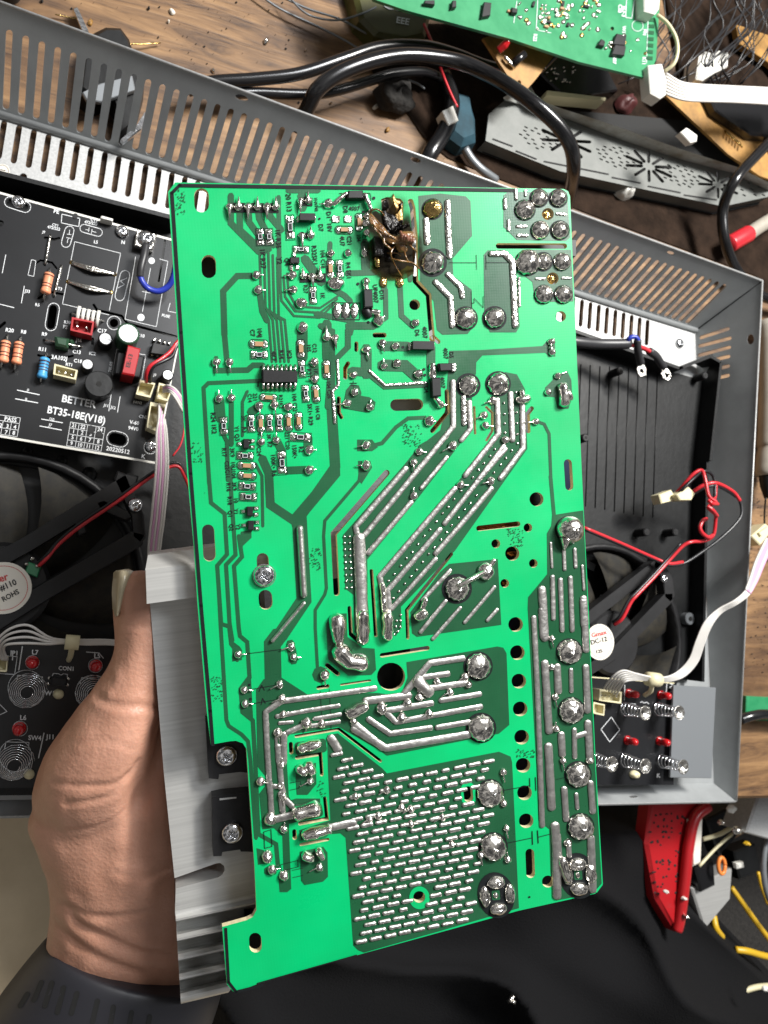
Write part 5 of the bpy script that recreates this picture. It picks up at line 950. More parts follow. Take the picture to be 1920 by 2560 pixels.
def conn(name, t, pts, h, m, pins=0, par=None, fr=None, wallw=.16, at=None):
    fr = fr or KF; par = par or kb; P = tp(t, *pts); mb = MB(); at = h if at is None else at
    cx = sum(p[0] for p in P) / 4; cy = sum(p[1] for p in P) / 4; inn = [(cx + (x - cx) * (1 - wallw), cy + (y - cy) * (1 - wallw * 1.6)) for x, y in P]
    L = [fr.loc(*p, at) for p in P]; I = [fr.loc(*p, at) for p in inn]
    vs = [(*p, 0) for p in L] + [(*p, h) for p in L] + [(*p, h) for p in I] + [(*p, h * .25) for p in I]
    mb.add(vs, [(j * 4 + i, j * 4 + (i + 1) % 4, (j + 1) * 4 + (i + 1) % 4, (j + 1) * 4 + i) for j in range(3) for i in range(4)] + [(12, 13, 14, 15)], 0, False); o = mb.obj(name, m, par)
    for q in range(pins):
        f = (q + .5) / pins; a = Vector(I[0]) * (1 - f) + Vector(I[1]) * f; b = Vector(I[3]) * (1 - f) + Vector(I[2]) * f; c = (a + b) / 2
        m2 = MB(); m2.add([(c.x + u * .0003, c.y + v * .0003, z) for z in (h * .2, h * .85) for u, v in ((-1, -1), (1, -1), (1, 1), (-1, 1))], [(4, 5, 6, 7), (0, 1, 5, 4), (1, 2, 6, 5), (2, 3, 7, 6), (3, 0, 4, 7)], 0, False); m2.obj('pin', 'tin', o)
    return o
conn('socket', 'd', (622, 1080, 815, 1120, 795, 1240, 608, 1195), .006, 'redp', 2); conn('socket', 'd', (470, 1483, 672, 1540, 655, 1622, 460, 1575), .006, 'cream', 3)
conn('socket', 'e', (1210, 240, 1342, 270, 1300, 395, 1175, 365), .006, 'cream'); conn('socket', 'e', (1375, 265, 1495, 300, 1450, 425, 1350, 400), .006, 'cream'); conn('socket', 'e', (1300, 432, 1435, 455, 1370, 695, 1268, 650), .006, 'cream')
mb = MB(); block(mb, KF, tp('d', 1105, 1320, 1215, 1352, 1162, 1590, 1052, 1568), 0, .011, .0005, at=.011); o = mb.obj('transformer', 'redp', kb)
m2 = MB(); text(m2, KF, 'EE-13', *[p for p in tp('d', 1120, 1520)[0]], -76, 15, .0111, at=.0111)
m2.obj('transformer_print', 'black', o, flip=False)
m2 = MB(); block(m2, KF, tp('d', 1015, 1375, 1250, 1420, 1215, 1610, 985, 1570), 0, .006, .0006, at=.006); m2.obj('coil_former', 'black', o)
mb = MB(); block(mb, KF, tp('d', 1322, 1300, 1490, 1335, 1465, 1415, 1300, 1390), .0004, .0035, .0003, at=.0035); o = mb.obj('logic_chip', 'black', kb)
for q in range(4):
    for y, x0 in ((1288, 1332), (1412, 1312)): m2 = MB(); x = x0 + q * 42; block(m2, KF, rect(*tp('d', x, y + q * 10)[0], 5, 8, 10), 0, .0022, .0002); m2.obj('pin', 'tin', o)
mb = MB(); block(mb, KF, tp('d', 470, 1240, 600, 1262, 590, 1345, 478, 1320), 0, .005, .0009, at=.005); dome(mb, KF, *tp('d', 612, 1310)[0], 9, 9, .003); o = mb.obj('inductor', 'capgreen', kb); leads('d', (380, 1275), (710, 1338), .002, o)
mb = MB()
for i in range(5): p = tp('d', 675 + i * 42, 1062 + i * 9)[0]; tube(mb, [L3(KF, p[0] - 4, p[1] - 1, .003), L3(KF, p[0] + 4, p[1] + 1, .003)], .0030 if i % 4 else .0034, 14, smoothpath=False)
o = mb.obj('resistor', 'white', kb); leads('d', (610, 1050), (895, 1115), .003, o)
for t, x, y, r in (('d', 160, 88, 16), ('d', 1055, 345, 15.5)): screw(kb, KF, *tp(t, x, y)[0], r, .0003, ang=40)
screw(kb, KF, *tp('e', 1310, 815)[0], 15, .0003, ang=10)
mb = MB(); block(mb, KF, tp('d', 1185, 320, 1358, 365, 1320, 500, 1160, 460), 0, .004, .0004, at=.004); o = mb.obj('terminal_lug', 'tin', kb)
so = screw(None, KF, *tp('d', 1262, 405)[0], 19, .0042, ang=60); so.parent = o; so.matrix_world = KF.m; so.matrix_parent_inverse = Matrix.Identity(4); so.matrix_basis = Matrix.Identity(4)
mb = MB(); block(mb, KF, tp('d', 875, 202, 978, 230, 972, 252, 868, 224), -.001, .004, .0003, at=.004); mb.obj('white_clip', 'white', kb)
mb = MB(); sheet(mb, KF, [circ(*tp('d', 650, 210)[0], 7, 12)], .0003); sheet(mb, KF, [circ(*tp('e', 785, 672)[0], 9, 12, 11), circ(*tp('e', 850, 712)[0], 0.1, 4)] if 0 else [circ(*tp('e', 785, 672)[0], 9, 12, 11)], .0003); sheet(mb, KF, [circ(*tp('e', 855, 712)[0], 9, 12, 8)], .0003); mb.obj('ink_mark', 'black', kb, flip=False)

# ------------------------------------------------------------------ wires of the left side
def cable_thing(name, z, px, py, label, cat, group=None): f = flat(z, px, py); return thing(name, f, label, cat, group), f
t, f = cable_thing('blue_wire', .024, 385, 725, 'thick blue wire with black sleeve screwed to the black board', 'wire')
m = MB(); wire(m, f, [(350, 688, .006), (356, 705, .006), (372, 722, .005), (398, 728, .005), (421, 715, .006), (433, 692, .008), (440, 660, .010)], 8); m.obj('insulation', 'blue', t)
m = MB(); wire(m, f, [(365, 612, .006), (360, 640, .007), (353, 668, .007), (350, 692, .006)], 9.5); m.obj('heat_shrink_sleeve', 'sleeve', t)
t, f = cable_thing('wire_pair', .024, 400, 890, 'red and black wire pair plugged beside the red transformer', 'wire')
for q, (m_, off) in enumerate((('red', 0), ('bwire', 9))):
    m = MB(); wire(m, f, [(366 + off, 955, .006), (366 + off, 935, .010), (376 + off, 915, .012), (402 + off, 898 + off * .4, .012), (425 + off * .7, 880 + off, .011), (443, 856 + off * .6, .010), (470, 830, .010)], 5); m.obj('red_insulation' if q == 0 else 'black_insulation', m_, t)
t, f = cable_thing('ribbon_cable', .020, 400, 1100, 'pink and white ribbon cable hanging from the black board socket', 'cable')
for q in range(6):
    o_ = (q - 2.5) * 6.2; m = MB()
    wire(m, f, [(398 + q * 3, 1010 + q * 9, .009), (404 + o_ * .45, 1050, .014), (404 + o_ * .8, 1085, .014), (405 + o_ * .95, 1170, .012), (396 + o_, 1280, .010), (386 + o_ * .9, 1370, .006), (380 + o_ * .6, 1470, .003)], 3.3, n=6); m.obj('strand', ['wwire', 'pink', 'wwire', 'pink', 'wwire', 'wwire'][q], t)
m = MB()
for q in range(26): y = 1080 + q * 11; m_ = MB(); x = 404 + 15 * (1 - (y - 1080) / 1200) - max(0, (y - 1170) * .08); dome(m, f, x, y, 1.6, .7, .0002, n=6, rings=2, h0=.0155 - (y - 1080) * .000012)
m.obj('strand_print', 'bwire', t)
t, f = cable_thing('small_ribbon', .024, 430, 980, 'short pink and white ribbon going from its socket under the green board', 'cable')
for q in range(4):
    m = MB(); wire(m, f, [(408, 968 + q * 4, .007), (420 + q, 964 + q * 5, .011), (440 - q, 975 + q * 6, .012), (462 - q * 2, 1008 + q * 6, .010), (475, 1040 + q * 5, .006)], 3.2, n=6); m.obj('strand', ['wwire', 'pink', 'wwire', 'wwire'][q], t)
t, f = cable_thing('fan_wire_pair', .022, 260, 1270, 'red and black fan wires clipped along the arm of the left fan', 'wire')
for q, (m_, dx, dy) in enumerate((('red', 0, 3), ('bwire', -2, -6))):
    m = MB(); wire(m, f, [(97, 1412 + dy, .001), (118, 1392 + dy, .003), (145, 1360 + dy, .001), (200, 1314 + dy, .003), (289, 1254 + dy, .002), (385, 1185 + dy, .002), (440, 1162 + dy, .002), (462, 1190 + dy, .001), (480, 1240, -.002)], 5 if q == 0 else 4); m.obj('red_insulation' if q == 0 else 'black_insulation', m_, t)
m = MB(); block(m, f, [(188, 1306), (208, 1296), (216, 1330), (196, 1340)], -.004, .003, .0005, at=.003); m.obj('wire_clip', 'fan', t)
t, f = cable_thing('loop_wire', .016, 450, 1100, 'thin dark red wire curving between the ribbon and the green board', 'wire')
m = MB(); wire(m, f, [(470, 960, 0), (462, 1060, 0), (452, 1110, 0), (432, 1140, 0)], 2.2); m.obj('insulation', 'red', t)

# ------------------------------------------------------------------ touch key boards
def key_board(px, py, poly, label, z=.018):
    f = flat(z, px, py); r = thing('key_board', f, label, 'circuit board', 'key boards with springs and red lamps'); mb = MB(); sheet(mb, f, [poly], -.0016, 0); mb.obj('board', 'bpcb', r); return r, f
def spring(r, f, px, py, R=.0062, H=.007, turns=7):
    X, Y = f.loc(px, py); mb = MB(); N = turns * 14; P = []
    for i in range(N + 1):
        t = i / N; a = t * turns * 2 * math.pi; rr = R * (1 - .70 * t) ; P.append((X + rr * math.cos(a), Y + rr * math.sin(a), .0004 + H * t))
    tube(mb, P, .00014, 6, smoothpath=False); o = mb.obj('contact_spring', 'screw', r)
    return o
def spring2(r, f, px, py, R=.0034, H=.013, turns=6):
    X, Y = f.loc(px, py); mb = MB(); N = turns * 14; P = []
    for i in range(N + 1):
        t = i / N; a = t * turns * 2 * math.pi; rr = R * (1 - .35 * t); P.append((X + rr * math.cos(a), Y + rr * math.sin(a), .0004 + H * t))
    tube(mb, P, .00026, 6, smoothpath=False); o = mb.obj('contact_spring', 'screw', r)
    mb = MB(); n = 20; mb.add([(X + q * math.cos(2 * math.pi * i / n), Y + q * math.sin(2 * math.pi * i / n), h) for q, h in ((.0010, H), (.0036, H + .0020), (.0034, H + .0021), (.0008, H + .0004)) for i in range(n)], [(j * n + i, j * n + (i + 1) % n, (j + 1) * n + (i + 1) % n, (j + 1) * n + i) for j in range(3) for i in range(n)], 0, True); mb.obj('contact_cup', 'tin', o); return o
def led(r, f, px, py, h=.0075, R=.0019):
    X, Y = f.loc(px, py); mb = MB(); tube(mb, [(X, Y, 0), (X, Y, h - R), (X, Y, h - R * .35), (X, Y, h)], [R, R, R * .8, R * .15], 16, smoothpath=False); o = mb.obj('red_lamp', 'led', r)
    mb = MB(); n = 16; mb.add([(X + q * math.cos(2 * math.pi * i / n), Y + q * math.sin(2 * math.pi * i / n), z) for q, z in ((R * 1.2, .0001), (R * 1.2, .0010), (R * .9, .0011)) for i in range(n)], [(j * n + i, j * n + (i + 1) % n, (j + 1) * n + (i + 1) % n, (j + 1) * n + i) for j in range(2) for i in range(n)], 0, False); mb.obj('lamp_collar', 'led', o)
kl_, lf = key_board(100, 1800, [(-220, 1590), (262, 1606), (300, 1612), (480, 1640), (480, 1966), (-220, 1972)], 'black key board with coiled springs and red lamps beside the thumb')
for x, y, R in ((69, 1727, .0064), (232, 1730, .0064), (37, 1906, .0064)): spring(kl_, lf, x, y, R)
for x, y in ((81, 1655), (239, 1664), (48, 1820)): led(kl_, lf, x, y)
ws_ = MB()
def lt(s, x, y, h=30, an=3): text(ws_, lf, s, *tp('f', x, y)[0], an, h * ts('f') / .7, .0002)
for a in (('L7', 205, 715), ('L5', 608, 738), ('L6', 128, 1138), ('SW4', 182, 1268), ('SW1', 270, 978), ('J11', 300, 1262), ('CON1', 378, 816, 26), ('JP1', 66, 720), ('1', 70, 752)): lt(*a)
def ll(*c, w=1.4, closed=False, t='f'): line(ws_, lf, tp(t, *c), w, .0002, closed=closed)
ll(-20, 720, 112, 730, 95, 845, -20, 838); ll(115, 850, 275, 860, 270, 890); ll(115, 850, 108, 890); ll(530, 865, 660, 880); ll(530, 865, 520, 905); ll(38, 1282, 188, 1285, 185, 1330); ll(38, 1282, 30, 1330); ll(340, 855, 345, 838, 380, 840, 395, 850, 410, 840, 438, 845, 435, 865); ll(-30, 1010, 45, 1085, -30, 1120); ll(285, 1225, 250, 1385, w=2.2); ll(145, 665, 122, 815, w=2.4); ll(560, 700, 640, 705, 670, 740, w=1.6)
for c, r in (((210, 768), 45), ((618, 788), 45), ((130, 1195), 48), ((170, 935), 118), ((600, 960), 110), ((100, 1370), 105)): line(ws_, lf, circ(*tp('f', *c)[0], r * ts('f'), 30), 1.1, .0002, closed=True)
ws_.obj('white_print', 'wsilk', kl_, flip=False)
mb = MB(); block(mb, lf, tp('f', 335, 862, 430, 870, 422, 925, 328, 915), 0, .004, .0004, at=.004); mb.obj('optocoupler', 'black', kl_)
for x, y in ((318, 868), (312, 905), (442, 872), (436, 912)): mb = MB(); dome(mb, lf, *tp('f', x, y)[0], 5, 5, .0008); mb.obj('solder_joint', 'shine', kl_)
for x, y in ((378, 972), (188, 1490)): mb = MB(); dome(mb, lf, *tp('f', x, y)[0], 14, 13, .003, rough=.03); mb.obj('nylon_stud', 'cream', kl_)
conn('socket', 'f', (-20, 730, 50, 735, 42, 830, -20, 826), .006, 'cream', 0, kl_, lf)
tz, f = cable_thing('white_wire_bundle', .030, 179, 1605, 'bundle of white wires tied above the left key board', 'cable')
for q in range(4):
    m = MB(); yy = q * 3.6
    wire(m, f, [(6 + q * 4, 1650, -.006), (-12 + q * 7, 1612 + q * 4, .0), (20, 1575 + q * 12, .006), (70, 1563 + q * 15, .008), (120, 1592 + q * 6, .006), (160, 1600 + yy * .7, .003), (215, 1600 + yy, .001), (290, 1602 + yy * .9, -.001), (420, 1620 + yy * .9, -.004)], 3.6, n=7); m.obj('strand', 'wwire', tz)
m = MB(); tube(m, [L3(f, 163, 1605, .004), L3(f, 198, 1607, .004)], .0026, 14, smoothpath=False); tube(m, [L3(f, 180, 1618, .002), L3(f, 176, 1640, -.005), L3(f, 172, 1650, -.010)], .0010, 8); m.obj('cable_tie', 'cream', tz)
kr, rf = key_board(1580, 1830, [(1440, 1688), (1684, 1706), (1684, 1962), (1440, 1962)], 'black key board with upright springs and red lamps beside the grey plate')
for x, y in ((1560, 1772), (1643, 1772), (1478, 1895), (1560, 1900), (1652, 1902)): spring2(kr, rf, x, y)
for x, y in ((1570, 1733), (1650, 1737), (1567, 1850), (1647, 1852)): led(kr, rf, x, y)
ws_ = MB(); lf0 = lf; lf = rf
ll(500, 1575, 520, 1525, 600, 1530, 605, 1575, t='j'); ll(760, 1570, 770, 1530, 850, 1540, 855, 1570, t='j'); ll(515, 1380, 510, 1500, t='j'); ll(640, 1520, 650, 1510, 670, 1525, 690, 1515, 705, 1530, t='j'); ll(1525, 1130, 1612, 1262, 1508, 1388, 1418, 1258, closed=True, t='L'); ll(850, 1370, 845, 1440, t='j'); ll(870, 1365, 900, 1380, 870, 1400, 900, 1420, 870, 1440, t='j')
text(ws_, lf, 'K', *tp('i', 935, 60)[0], 0, 13, .0002); ws_.obj('white_print', 'wsilk', kr, flip=False); lf = lf0
mb = MB(); line(mb, rf, [(1440, 1690), (1684, 1708)], 2.5, .0002); mb.obj('bare_edge_strip', 'cream', kr, flip=False)
conn('socket', 'j', (318, 1415, 495, 1435, 488, 1528, 312, 1505), .006, 'cream', 5, kr, rf); conn('socket', 'j', (268, 1515, 358, 1535, 352, 1625, 262, 1605), .006, 'cream', 0, kr, rf)
mb = MB(); dome(mb, rf, *tp('i', 790, 40)[0], 12, 10, .003); mb.obj('nylon_stud', 'cream', kr)
mb = MB(); f = flat(.022, 1730, 1830); block(mb, f, [(1684, 1713), (1790, 1719), (1779, 1946), (1676, 1944)], -.0012, 0, .0002); tag(mb.obj('steel_plate', 'plategrey', None, f), 'plain grey steel plate beside the right key board', 'metal plate')

# ------------------------------------------------------------------ wires on the right
t, f = cable_thing('flat_white_cable', .026, 1720, 1660, 'flat white cable with pink end crossing the case wall to a plug', 'cable')
mid = [(1525, 1730, .000), (1540, 1706, .008), (1560, 1690, .012), (1590, 1692, .012), (1632, 1697, .010), (1672, 1697, .008), (1706, 1682, .008), (1734, 1650, .010), (1750, 1606, .012), (1770, 1560, .014), (1800, 1527, .016), (1840, 1505, .020), (1869, 1480, .020), (1885, 1445, .018), (1900, 1405, .012), (1925, 1350, .006)]
for q in range(6):
    m = MB(); o_ = (q - 2.5); P = []
    for i, (x, y, h) in enumerate(mid):
        wdt = [7, 6.5, 5.5, 3.0, 1.6, 2.2, 3.6, 4.0, 4.0, 3.6, 2.2, 2.0, 2.6, 3.6, 4.2, 4][i]; a = mid[max(0, i - 1)]; b = mid[min(len(mid) - 1, i + 1)]; d = Vector((b[0] - a[0], b[1] - a[1])).normalized(); P.append((x - d.y * o_ * wdt * -1, y + d.x * o_ * wdt * -1, h + .0004 * q))
    wire(m, f, P, 2.1, n=6); m.obj('strand', 'wwire', t)
    m = MB(); wire(m, f, [(x, y, h + .0003) for x, y, h in P[12:]], 2.3, n=6); m.obj('pink_strand', ['pink', 'wwire', 'pink', 'pink', 'pink', 'wwire'][q], t)
m = MB(); tube(m, [L3(f, 1620, 1697, .011), L3(f, 1646, 1700, .010)], .0034, 14, smoothpath=False); tube(m, [L3(f, 1630, 1712, .008), L3(f, 1626, 1728, .002), L3(f, 1612, 1738, -.003)], .0012, 8); m.obj('cable_tie', 'cream', t)
t, f = cable_thing('nylon_plug', .004, 1905, 1340, 'cream plug on the pink ribbon at the right edge', 'plug')
m = MB(); block(m, f, tp('l', 1525, 1085, 1640, 985, 1700, 1030, 1600, 1160), -.003, .006, .0006, at=.006); block(m, f, tp('l', 1570, 1060, 1640, 1010, 1655, 1040, 1590, 1090), .006, .0075, .0003, at=.006); m.obj('housing', 'cream', t)
t, f = cable_thing('fan_plug_lead', .018, 1750, 1260, 'knotted red and black fan leads with two cream plugs', 'wire')
pr = [(1460, 1319, .010), (1550, 1357, .010), (1638, 1396, .010), (1673, 1409, .012), (1707, 1405, .012), (1745, 1387, .014), (1807, 1341, .018), (1851, 1293, .020), (1850, 1255, .020), (1832, 1232, .020), (1792, 1211, .022), (1760, 1216, .020), (1732, 1232, .016)]
m = MB(); wire(m, f, pr[:5], 3.6); wire(m, f, [(x, y - 3, h + .0005) for x, y, h in pr[8:]], 3.4); m.obj('red_insulation', 'red', t)
m = MB(); wire(m, f, [(x, y + (4 if i < 5 or i > 8 else 0), h - .0003) for i, (x, y, h) in enumerate(pr)], 3.4); wire(m, f, [(1690, 1242, .014), (1708, 1222, .018), (1735, 1195, .020), (1758, 1178, .022), (1780, 1186, .022), (1787, 1210, .022), (1786, 1245, .022), (1784, 1262, .020)], 3); wire(m, f, [(1532, 1556, .004), (1550, 1540, .008), (1572, 1500, .010), (1590, 1482, .011), (1636, 1434, .012), (1670, 1396, .013), (1702, 1358, .016)], 3); m.obj('black_insulation', 'bwire', t)
m = MB(); wire(m, f, [(1535, 1562, .004), (1556, 1546, .008), (1577, 1506, .010), (1592, 1488, .011), (1638, 1440, .012), (1672, 1402, .013), (1706, 1366, .016), (1728, 1355, .018), (1760, 1352, .018), (1783, 1338, .020), (1789, 1300, .022), (1788, 1285, .024), (1770, 1268, .026), (1790, 1256, .026), (1772, 1240, .025), (1763, 1200, .024), (1754, 1176, .022), (1732, 1186, .020), (1707, 1214, .016), (1688, 1236, .012)], 3.6)
wire(m, f, [(1783, 1338, .020), (1770, 1343, .021), (1755, 1332, .022), (1750, 1318, .022), (1757, 1302, .022), (1767, 1297, .022)], 3.6); wire(m, f, [(1768, 1265, .029), (1782, 1276, .030), (1793, 1290, .027)], 3.6); wire(m, f, [(1770, 1250, .029), (1780, 1258, .030), (1794, 1260, .027)], 3.6); wire(m, f, [(1790, 1208, .022), (1788, 1240, .022), (1782, 1258, .024)], 3); m.obj('red_insulation', 'red', t)
m = MB(); block(m, f, tp('l', 790, 755, 890, 715, 935, 795, 812, 828), .008, .014, .0005, at=.014); m.obj('plug', 'cream', t)
m = MB(); block(m, f, tp('l', 930, 755, 1030, 692, 1082, 745, 1050, 800, 960, 800), .012, .018, .0005, at=.018); m.obj('plug', 'cream', t)
t, f = cable_thing('ring_terminal_cable', .018, 1560, 870, 'black sleeved cable end with red and blue leads and two ring terminals', 'cable')
m = MB(); wire(m, f, [(1380, 846, .008), (1441, 855, .010), (1500, 860, .010), (1562, 860, .012), (1569, 858, .012)], 11, n=14); m.obj('outer_sleeve', 'sleeve', t)
m = MB(); wire(m, f, [(1565, 860, .012), (1573, 846, .015), (1586, 842, .016), (1595, 850, .016), (1597, 868, .015)], 4.5); m.obj('blue_insulation', 'blue', t)
m = MB(); wire(m, f, [(1568, 860, .012), (1590, 865, .014), (1612, 872, .014), (1626, 880, .014)], 4.5); m.obj('red_insulation', 'red', t)
for P, c, an in (([(1594, 850, .016), (1594, 870, .014), (1599, 895, .010), (1602, 908, .008)], tp('k', 650, 918)[0], 80), ([(1623, 878, .014), (1640, 890, .012), (1650, 905, .010), (1659, 918, .008)], tp('k', 850, 950)[0], 62)):
    m = MB(); wire(m, f, P, 7.5, n=10); o = m.obj('heat_shrink_sleeve', 'sleeve', t)
    m = MB(); X, Y = f.loc(*c, .007); k = 20; a = math.radians(-an); ex = [(1.0, q) for q in range(k)]
    vs = []
    for R_, h in ((.0029, .0064), (.0029, .0072), (.0014, .0072), (.0014, .0064)):
        for i in range(k):
            an_ = 2 * math.pi * i / k; st = 1 + (.35 if R_ > .002 else 0) * max(0, math.cos(an_ - (a + math.pi))) ; vs.append((X + R_ * st * math.cos(an_), Y + R_ * st * math.sin(an_), h))
    m.add(vs, [(j * k + i, j * k + (i + 1) % k, ((j + 1) % 4) * k + (i + 1) % k, ((j + 1) % 4) * k + i) for j in range(4) for i in range(k)], 0, False); m.obj('ring_terminal', 'tin', t)
# ------------------------------------------------------------------ person: hand under the heat sink, watch strap, lap
HF = flat(.06, 300, 2350)
person = thing('person', HF, 'left hand gripping the heat sink, wearing a dark watch strap and black trousers', 'person')
def loft(mb, rings, n=20, sub=4):
    """rings: px, py, z, half width px, half thickness m, across-direction degrees (0 = to the right)"""
    A = np.array([[*r] for r in rings], float); m = len(A); T = np.linspace(0, m - 1, (m - 1) * sub + 1); vs = []
    def cr(col, t):
        i = min(int(t), m - 2); f = t - i; p = [A[max(0, min(m - 1, i + k)), col] for k in (-1, 0, 1, 2)]
        return .5 * (2 * p[1] + (p[2] - p[0]) * f + (2 * p[0] - 5 * p[1] + 4 * p[2] - p[3]) * f * f + (3 * p[1] - p[0] - 3 * p[2] + p[3]) * f ** 3)
    for t in T:
        x, y, z, w, th, an = [cr(c, t) for c in range(6)]; fr = Frame(wpt(x, y, z), (1, 0, 0), (0, 1, 0)); s = fr.sc(x, y); o = fr.o - HF.o; a = math.radians(an)
        for j in range(n):
            q = 2 * math.pi * j / n; u = w * s * math.cos(q); v = th * math.sin(q); vs.append((o[0] + u * math.cos(a), o[1] - u * math.sin(a), o[2] + v))
    k = len(T)
    mb.add(vs, [(i * n + j, i * n + (j + 1) % n, (i + 1) * n + (j + 1) % n, (i + 1) * n + j) for i in range(k - 1) for j in range(n)] + [tuple(range(n))[::-1], tuple((k - 1) * n + j for j in range(n))])
mb = MB()
loft(mb, [(200, 2780, .045, 250, .022, 10), (255, 2600, .050, 225, .021, 10), (315, 2440, .055, 212, .019, 8), (345, 2306, .062, 214, .019, 4), (352, 2190, .068, 218, .020, 0), (365, 2086, .072, 255, .021, -4), (378, 1997, .076, 287, .021, -8), (385, 1931, .078, 288, .019, -14), (400, 1865, .082, 262, .016, -20), (420, 1790, .085, 215, .010, -25)])
loft(mb, [(250, 2060, .074, 140, .018, 0), (235, 1980, .080, 146, .021, 0), (252, 1900, .086, 142, .021, 8), (285, 1830, .092, 118, .018, 20), (316, 1760, .097, 92, .0145, 22), (340, 1690, .100, 76, .0118, 14), (355, 1630, .102, 70, .0108, 5), (359, 1570, .103, 74, .0108, 0), (358, 1510, .104, 75, .0102, 0), (353, 1465, .105, 66, .0086, 0), (350, 1440, .105, 48, .0060, 0), (350, 1424, .105, 20, .0025, 0)], sub=5)
for x0, y0, x1, y1, x2, y2, r in ((560, 1830, 690, 1700, 640, 1590, 64), (600, 1900, 760, 1800, 730, 1690, 66), (610, 1970, 770, 1900, 750, 1800, 64), (590, 2040, 730, 2000, 720, 1920, 56)):
    loft(mb, [(x0 - 150, y0 + 40, .075, r, .010, 60), (x0, y0, .070, r, .0095, 60), ((x0 + x1) / 2, (y0 + y1) / 2, .066, r * .95, .0090, 60), (x1, y1, .068, r * .9, .0085, 30), ((x1 + x2) / 2, (y1 + y2) / 2, .078, r * .82, .0078, 0), (x2, y2, .086, r * .75, .0072, 0), (x2 - 6, y2 - 35, .090, r * .4, .0040, 0)], n=14)
hand = mb.obj('hand_and_forearm', 'skin', person)
rm = hand.modifiers.new('weld', 'REMESH'); rm.mode = 'VOXEL'; rm.voxel_size = .0009; rm.use_smooth_shade = True
smm = hand.modifiers.new('soft', 'SMOOTH'); smm.factor = .6; smm.iterations = 14
bpy.context.view_layer.update()
me = bpy.data.meshes.new_from_object(hand.evaluated_get(bpy.context.evaluated_depsgraph_get())); hand.modifiers.clear(); old = hand.data; hand.data = me
if not me.materials: me.materials.append(M['skin'])
creases = [([(243, 1742), (268, 1757), (310, 1766), (350, 1765), (400, 1766)], 9, .0009), ([(272, 1686), (248, 1712), (247, 1738)], 9, .0010), ([(283, 1700), (262, 1722), (262, 1742)], 6, .0005), ([(135, 1956), (200, 1967), (270, 1962), (320, 1940), (350, 1905)], 7, .0006), ([(166, 2010), (231, 2003), (278, 1984), (320, 1936)], 7, .0006),
  ([(145, 2082), (215, 2075), (270, 2052), (310, 2020)], 5, .0003), ([(162, 2262), (200, 2315), (270, 2350), (347, 2382), (420, 2392)], 11, .0012), ([(180, 2270), (230, 2292), (308, 2294), (370, 2284)], 9, .0007), ([(135, 2306), (185, 2358), (270, 2404), (350, 2434)], 11, .0010), ([(400, 1830), (370, 1900), (350, 1960), (345, 2050), (350, 2150)], 26, .0022), ([(300, 1560), (345, 1566), (380, 1562)], 6, .0003), ([(290, 2180), (340, 2190), (400, 2186)], 8, .0004), ([(200, 1860), (260, 1850), (330, 1870)], 7, .0003)]
me.calc_loop_triangles(); co = np.empty(len(me.vertices) * 3); me.vertices.foreach_get('co', co); co = co.reshape(-1, 3); no = np.empty_like(co); me.vertices.foreach_get('normal', no.reshape(-1)) if 0 else None
no = np.array([v.normal[:] for v in me.vertices])
c_ = (co + HF.o - CAM) @ RW; PX = 960 + FP * c_[:, 0] / -c_[:, 2]; PY = 1280 - FP * c_[:, 1] / -c_[:, 2]
disp = np.zeros(len(co)); up = np.clip(no[:, 2] * 1.6, 0, 1)
for P, w, dep in creases:
    P = [(p.x, p.y) for p in crom([(x, y, 0) for x, y in P], 5)]; dm = np.full(len(co), 1e9)
    for (x0, y0), (x1, y1) in zip(P, P[1:]):
        dx, dy = x1 - x0, y1 - y0; t = np.clip(((PX - x0) * dx + (PY - y0) * dy) / (dx * dx + dy * dy + 1e-9), 0, 1); dm = np.minimum(dm, np.hypot(PX - x0 - t * dx, PY - y0 - t * dy))
    dep *= .55; disp -= dep * np.exp(-(dm / w) ** 2) * up; disp += dep * .35 * np.exp(-((dm - 2.2 * w) / (1.3 * w)) ** 2) * up
disp += np.array([noise.noise(Vector(v * 60)) * .0008 + noise.noise(Vector(v * 170)) * .00025 for v in co])
co = co + no * disp[:, None]; me.vertices.foreach_set('co', co.reshape(-1)); me.update()
for p in me.polygons: p.use_smooth = True
# thumbnail
mb = MB(); vs = []; N = 8
prof_ = [(306, 1424, 16), (309, 1430, 25), (310, 1446, 27), (308, 1462, 27), (304, 1480, 24), (300, 1498, 19), (296, 1520, 14), (293, 1540, 7)]
for i, (x, y, w) in enumerate(prof_):
    for j in range(N + 1):
        q = -1 + 2 * j / N; h = .1118 - .0050 * q * q - (.0020 if i == 0 else 0) - abs(i - 3) * .0003 - (.0022 if q < 0 else 0) * q * q; p = wpt(x + w * q, y - 2 * q, h) - HF.o; vs.append(tuple(p))
m = len(prof_); k = len(vs); vs += [(x, y, z - .0012) for x, y, z in vs]
q4 = [(i * (N + 1) + j, i * (N + 1) + j + 1, (i + 1) * (N + 1) + j + 1, (i + 1) * (N + 1) + j) for i in range(m - 1) for j in range(N)]
mb.add(vs, q4 + [tuple(i + k for i in f_) for f_ in q4] + [(j, j + 1, k + j + 1, k + j) for j in range(N)]); mb.obj('thumbnail', 'nail', person)
# creases of the wrist and thumb base: thin folds of skin
# strap
mb = MB()
loft(mb, [(342, 2396, .0585, 222, .0215, 20), (341, 2401, .0580, 234, .0238, 20), (328, 2430, .057, 246, .0252, 20), (290, 2500, .054, 262, .0268, 21), (240, 2590, .051, 275, .0275, 22), (200, 2720, .048, 300, .0280, 22)], n=56, sub=4)
